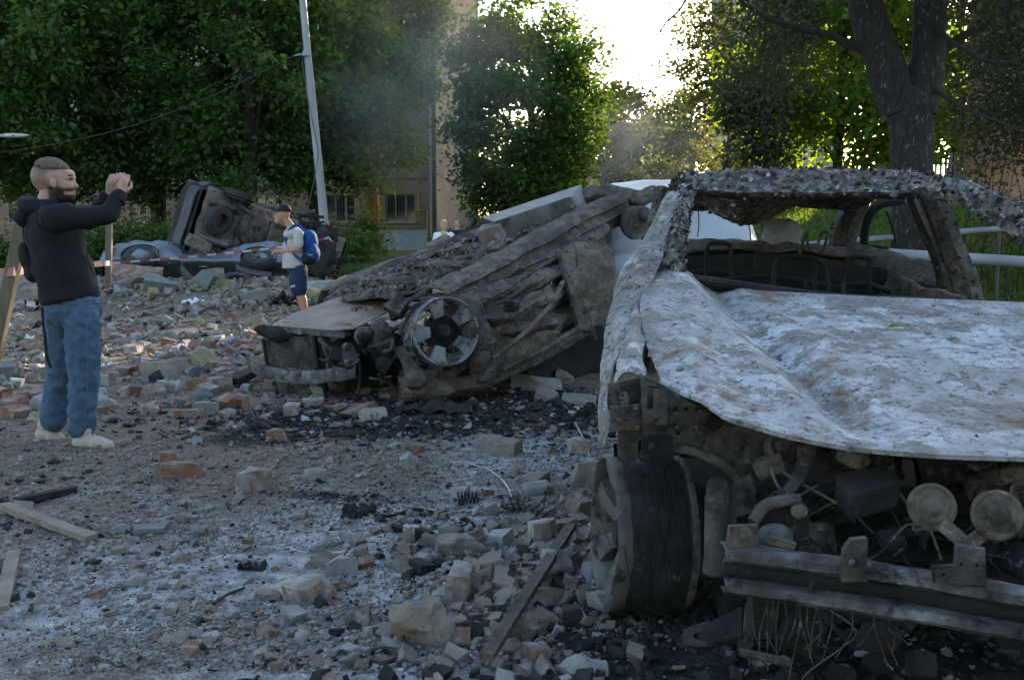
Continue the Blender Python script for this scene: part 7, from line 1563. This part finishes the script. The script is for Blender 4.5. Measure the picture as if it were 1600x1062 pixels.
t = MB(); t.tube(spline([q1(136, 395, -.15), q1(138, 410, -.165), q1(148, 432, -.14)], 4), .004, 5); t.build('pocket_seam', M_['hoodie'], hd)
# jeans
mb = MB(); mb.ell(q1(113, 485), (.168, .165, .125), 22, 12); mb.tube([q1(113, 462), q1(113, 485)], [.160, .168], 22, True, 1.0, (1, 0, 0))
chain(mb, [q1(128, 500, -.075), q1(131, 582, -.085), q1(128, 640, -.075), q1(127, 668, -.07)], [.108, .088, .078, .078], 18); chain(mb, [q1(99, 500, .08), q1(96, 578, .10), q1(88, 630, .13), q1(84, 655, .15)], [.108, .086, .077, .077], 18)
je = organic('jeans', mb, 'denim', pm, .009, 3, .012, 10.5, 5)
def pk(u0, v0, u1, v1, dy, nm='back_pocket'):
    pts = [(u0, v0), (u1, v0 - 2), (u1 + 1, v1 - 7), ((u0 + u1) / 2, v1), (u0 + 1, v1 - 7)]; t = MB(); t.tube([q1(a, b_, dy) for a, b_ in pts] + [q1(u0, v0, dy)], .0022, 4); t.build(nm, M_['seam'], je)
pk(82, 477, 134, 512, -.168)
t = MB(); t.tube(spline([q1(136, 500, -.195), q1(137, 560, -.185), q1(137, 600, -.175), q1(133, 660, -.155)], 6), .002, 4); t.build('side_seam', M_['seam'], je)
# shoes
for (h0_, t0_, dy) in (((124, 692), (184, 694), -.09), ((66, 680), (106, 684), .17)):
    a, b_ = q1(*h0_, dy), q1(*t0_, dy); gz0 = gz(a.x, a.y); k = MB()
    zoff = -.0; cap(k, a + Vector((0, 0, .008)), a + Vector((.06, 0, .012)), .044, .046, 14); cap(k, a.lerp(b_, .4) + Vector((0, 0, .008)), b_ + Vector((-.045, 0, -.012)), .047, .032, 14, 1.15, (0, 0, 1)); cap(k, a + Vector((.025, 0, .06)), a + Vector((.03, 0, .085)), .048, .05, 14)
    sh_ = organic('shoe', k, 'suede', pm, .008, 3, .003, 14, 3)
    s_ = MB(); q_ = [a + Vector((-.05, 0, -.036)), a + Vector((0, 0, -.036)), a.lerp(b_, .5) + Vector((0, 0, -.038)), b_ + Vector((-.045, 0, -.036)), b_ + Vector((-.004, 0, -.028))]
    s_.tube(spline(q_, 3), [.03, .042, .046, .047, .044, .044, .046, .048, .05, .05, .048, .042, .03], 12, True, .30, (0, 1, 0)); s_.build('sole', M_['sole'], sh_)
    l_ = MB(); 
    for j in range(4): m = a.lerp(b_, .38 + .1 * j) + Vector((0, 0, .055 - .008 * j)); l_.tube([m + Vector((0, -.03, -.006)), m + Vector((.004, 0, .004)), m + Vector((0, .03, -.006))], .0035, 5)
    l_.build('laces', M_['tee'], sh_)
bg_ = thing('sling_bag', q1(50, 440), 'black sling bag hanging on the bearded man\'s back', 'bag')
k = MB(); k.ell(q1(47, 405, -.02), (.055, .09, .115), 16, 12, (0, -.3, 0)); k.ell(q1(54, 424, -.03), (.06, .08, .07), 14, 10); organic('pouch', k, 'black', bg_, .012, 4, .004)
k = MB(); k.tube(spline([q1(38, 330, .05), q1(36, 365, -.06), q1(40, 390, -.08)], 4), .013, 6, True, .3); k.build('strap', M_['black'], bg_)
k = MB(); k.tube(spline([q1(66, 480, -.18), q1(68, 510, -.17), q1(71, 528, -.16), q1(73, 555, -.15), q1(80, 575, -.15), q1(74, 560, -.16), q1(70, 530, -.17)], 5), .009, 6, True, .3); k.build('hanging_strap', M_['black'], bg_)

# ------- man with the blue backpack
Y2 = 15.0
def q2(u, v, dy=0.0): return at(u, v, Y2 + dy)
b2 = q2(470, 504); b2.z = gz(b2.x, Y2)
p2_ = thing('person', b2, 'man in grey T-shirt, navy shorts and dark cap wearing a blue backpack', 'person')
mb = MB(); mb.ell(q2(443, 333), (.095, .075, .105), 16, 12); mb.ell(q2(436, 340), (.06, .06, .085), 14, 10); cap(mb, q2(429.5, 337), q2(428.5, 340), .012, .016, 8); mb.ell(q2(434, 346), (.05, .045, .04), 12, 8)
cap(mb, q2(446, 342), q2(456, 356), .055, .062, 12); chain(mb, [q2(460, 368), q2(462, 400), q2(464, 425)], [.12, .12, .13], 14)
sN, eN, wN = q2(466, 366, -.19), q2(466, 389, -.24), q2(440, 393, -.09); sF, eF, wF = q2(462, 366, .19), q2(456, 390, .24), q2(438, 393, .07)
chain(mb, [sN, eN, wN], [.052, .043, .032], 10); chain(mb, [sF, eF, wF], [.052, .043, .032], 10)
hand(mb, wN, (-1, .35, -.05), (0, 0, 1), 1.0, .7, 1); hand(mb, wF, (-1, -.35, -.05), (0, 0, 1), 1.0, .7, -1)
ft = gz(b2.x, Y2)
for (dy, u0, u1) in ((-.10, 467, 474), (.10, 464, 472)):
    kn = q2(u0 + 3, 456, dy); an = q2(u1 + 5, 497, dy); an.z = ft + .09; chain(mb, [q2(u0, 430, dy), kn, kn.lerp(an, .35), an], [.095, .062, .06, .042], 12)
organic('body', mb, 'skin_tan', p2_, .010, 3)
k = MB(); k.ell(q2(445, 338, -.075), (.016, .008, .028), 10, 6); k.build('ear', M_['skin_tan'], p2_)
shell(q2(444, 331), (.102, .082, .10), lambda q: q.z > -.0 - .15 * q.x * 0 and True and (q.z > .005 or q.x > .03), 'hair', 'hair_brown', p2_, .004)
cp = shell(q2(444, 330), (.108, .088, .11), lambda q: q.z > .0, 'cap', 'black', p2_, .008)
k = MB(); k.grid(patch([[q2(436, 330, dy), q2(428, 330.5, dy * .9), q2(421.5, 330.5, dy * .5)] for dy in (-.075, -.03, .03, .075)], 5)); k.build('cap_brim', M_['black'], cp, solid=.008)
k = MB(); k.box(q2(437, 324.5, -.03), (.03, .004, .03), (.3, 0, -.5)); k.build('cap_badge', M_['zinc'], cp)
mb = MB(); mb.ell(q2(459, 366), (.145, .21, .10), 18, 10); mb.ell(q2(459, 385), (.155, .19, .17), 18, 10); mb.tube([q2(459, 385), q2(459, 405), q2(460, 418)], [.155, .165, .172], 20, True, 1.1, (1, 0, 0))
cap(mb, sN, sN.lerp(eN, .72), .075, .068, 12); cap(mb, sF, sF.lerp(eF, .72), .075, .068, 12); mb.ell(q2(457, 356), (.08, .09, .04), 12, 8)
organic('t_shirt', mb, 'tee', p2_, .013, 3, .010, 7, 4)
mb = MB(); mb.ell(q2(465, 422), (.155, .165, .10), 18, 10)
for (dy, u0) in ((-.10, 467), (.10, 464)): chain(mb, [q2(u0, 426, dy), q2(u0 + 2, 451, dy)], [.125, .118], 16)
sh = organic('shorts', mb, 'navy', p2_, .012, 3, .007, 8, 6)
k = MB(); k.tube([q2(455, 449, -.235), q2(457, 446.5, -.235), q2(459, 447.5, -.235), q2(461, 445.5, -.23)], .012, 5); k.build('logo', M_['frame_white'], sh)
for dy in (-.10, .10):
    k = MB(); c_ = Vector((q2(478, 500).x, Y2 + dy, ft + .045)); cap(k, c_ + Vector((.05, 0, 0)), c_ + Vector((-.14, 0, -.01)), .045, .035, 12); organic('shoe', k, 'black', p2_, .012, 2)
bp2 = thing('backpack', q2(486, 412), 'blue backpack on the back of the man in shorts', 'backpack')
k = MB(); k.ell(q2(484, 378), (.12, .15, .18), 18, 12); k.ell(q2(487, 397), (.125, .16, .15), 18, 12); organic('pack', k, 'royal', bp2, .014, 4, .006, 8, 3)
k = MB(); k.ell(q2(483, 405, -.02), (.13, .165, .085), 16, 10); k.jitter(.01, 8, 1); k.build('base_panel', M_['black'], bp2)
k = MB(); k.ell(q2(489, 390, -.10), (.06, .075, .10), 14, 10); k.build('side_pocket', M_['royal'], bp2); k = MB(); k.box(q2(485, 398, -.172), (.07, .008, .02), (0, .1, .2)); k.build('logo_patch', M_['zinc'], bp2)
for dy in (-.13, .13):
    k = MB(); k.tube(spline([q2(478, 362, dy), q2(464, 352, dy), q2(450, 362, dy * 1.1), q2(448, 380, dy * 1.2), q2(462, 400, dy * 1.35), q2(476, 408, dy)], 5), .022, 6, True, .3); k.build('strap', M_['royal'], bp2)

# ------- two women by the apartment block
def woman(u, v, Y_, lab, top, hairm, skin, collar=None, badge=False):
    s_ = Y_ / F; q = lambda a, b_, dy=0: at(u + a, v + b_, Y_ + dy); ft = at(u, v, Y_); ft.z = gz(ft.x, ft.y); r = thing('person', ft, lab, 'person'); H_ = at(u, v, Y_).z - ft.z; k = H_ / 1.66
    c = lambda x, y, z: ft + Vector((x, y, z)) * k
    m = MB(); m.ell(c(0, 0, 1.55), (.075, .09, .11), 14, 10); m.ell(c(0, -.03, 1.51), (.06, .065, .085), 12, 8); cap(m, c(0, 0, 1.42), c(0, 0, 1.36), .05, .055)
    chain(m, [c(0, 0, 1.25), c(0, 0, .95)], [.12, .13]); 
    for s in (-1, 1):
        chain(m, [c(s * .17, 0, 1.30), c(s * .21, -.02, 1.05), c(s * .08, -.2, 1.02)], [.045, .04, .03]); chain(m, [c(s * .09, 0, .9), c(s * .1, 0, .5), c(s * .1, .02, .07)], [.08, .055, .04]); cap(m, c(s * .1, 0, .04), c(s * .1, -.14, .035), .04, .032)
        hand(m, c(s * .08, -.2, 1.02), (-s, -.1, 0), (0, -1, .2), .9 * k, .6, s)
    organic('body', m, skin, r, .012, 3)
    m = MB(); m.ell(c(0, 0, 1.28), (.20, .12, .10), 16, 10); m.ell(c(0, 0, 1.1), (.175, .13, .22), 16, 10); m.ell(c(0, 0, .92), (.185, .14, .12), 16, 10)
    for s in (-1, 1): chain(m, [c(s * .17, 0, 1.30), c(s * .215, -.02, 1.05), c(s * .10, -.18, 1.02)], [.075, .062, .05])
    organic('jacket', m, top, r, .014, 3, .008, 8, 2)
    m = MB(); 
    for s in (-1, 1): chain(m, [c(s * .085, 0, .88), c(s * .1, 0, .5), c(s * .1, .02, .1)], [.11, .08, .065])
    organic('trousers', m, 'navy', r, .014, 3, .006)
    shell(c(0, .012, 1.565), (.09, .105, .115), lambda p: p.y > -.045 or p.z > .06, 'hair', hairm, r, .012)
    if collar: m = MB(); m.hex8([c(-.03, -.128, 1.18), c(.03, -.128, 1.18), c(.03, -.10, 1.18), c(-.03, -.10, 1.18), c(-.06, -.118, 1.36), c(.06, -.118, 1.36), c(.05, -.06, 1.37), c(-.05, -.06, 1.37)]); m.build('top', M_[collar], r)
    if badge: m = MB(); m.box(c(-.08, -.128, 1.22), (.05, .01, .06)); m.build('badge', M_['paper'], r)
woman(693, 343.5, 24.5, 'blond woman in white jacket seen beyond the upturned car', 'whitecloth', 'hair_blond', 'skin', 'yellow')
woman(714, 340.5, 25.5, 'dark haired woman in black beside the blond woman', 'black', 'hair_brown', 'skin', None, True)
# ================================================================== drifting smoke
sc_ = at(965, 235, 40); sm = MB(); sm.ell((0, 0, 0), (1, 1, 1), 24, 14)
smm, nt, N, L = new_mat('smoke'); tc = N.new('ShaderNodeTexCoord'); ln = N.new('ShaderNodeVectorMath'); ln.operation = 'LENGTH'; L.new(tc.outputs['Object'], ln.inputs[0])
mr_ = N.new('ShaderNodeMapRange'); mr_.inputs['From Min'].default_value = 1.0; mr_.inputs['From Max'].default_value = 0.0; mr_.interpolation_type = 'SMOOTHSTEP'; L.new(ln.outputs['Value'], mr_.inputs[0])
nn = N.new('ShaderNodeTexNoise'); nn.inputs['Scale'].default_value = 1.6; nn.inputs['Detail'].default_value = 3; L.new(tc.outputs['Object'], nn.inputs[0])
m1 = N.new('ShaderNodeMapRange'); m1.inputs['From Min'].default_value = .38; m1.inputs['From Max'].default_value = .7; L.new(nn.outputs[0], m1.inputs[0])
m2 = N.new('ShaderNodeMath'); m2.operation = 'MULTIPLY'; L.new(mr_.outputs[0], m2.inputs[0]); L.new(m1.outputs[0], m2.inputs[1])
m3 = N.new('ShaderNodeMath'); m3.operation = 'MULTIPLY'; L.new(m2.outputs[0], m3.inputs[0]); m3.inputs[1].default_value = 0.11
pv = N.new('ShaderNodeVolumePrincipled'); pv.inputs['Color'].default_value = (.80, .84, .90, 1); L.new(m3.outputs[0], pv.inputs['Density'])
o_ = N.new('ShaderNodeOutputMaterial'); L.new(pv.outputs[0], o_.inputs['Volume'])
me = sm.mesh('smoke', smm)
for (lc, sc, lab) in ((sc_, (5.5, 5.0, 2.9), 'faint drifting smoke in the street gap beyond the upturned car'), (at(660, 130, 31), (4.6, 3.0, 4.2), 'faint veil of smoke before the apartment block trees')):
    so = bpy.data.objects.new('smoke', me); COL.objects.link(so); so.location = lc; so.scale = sc; tag(so, lab, 'smoke', None, 'stuff')
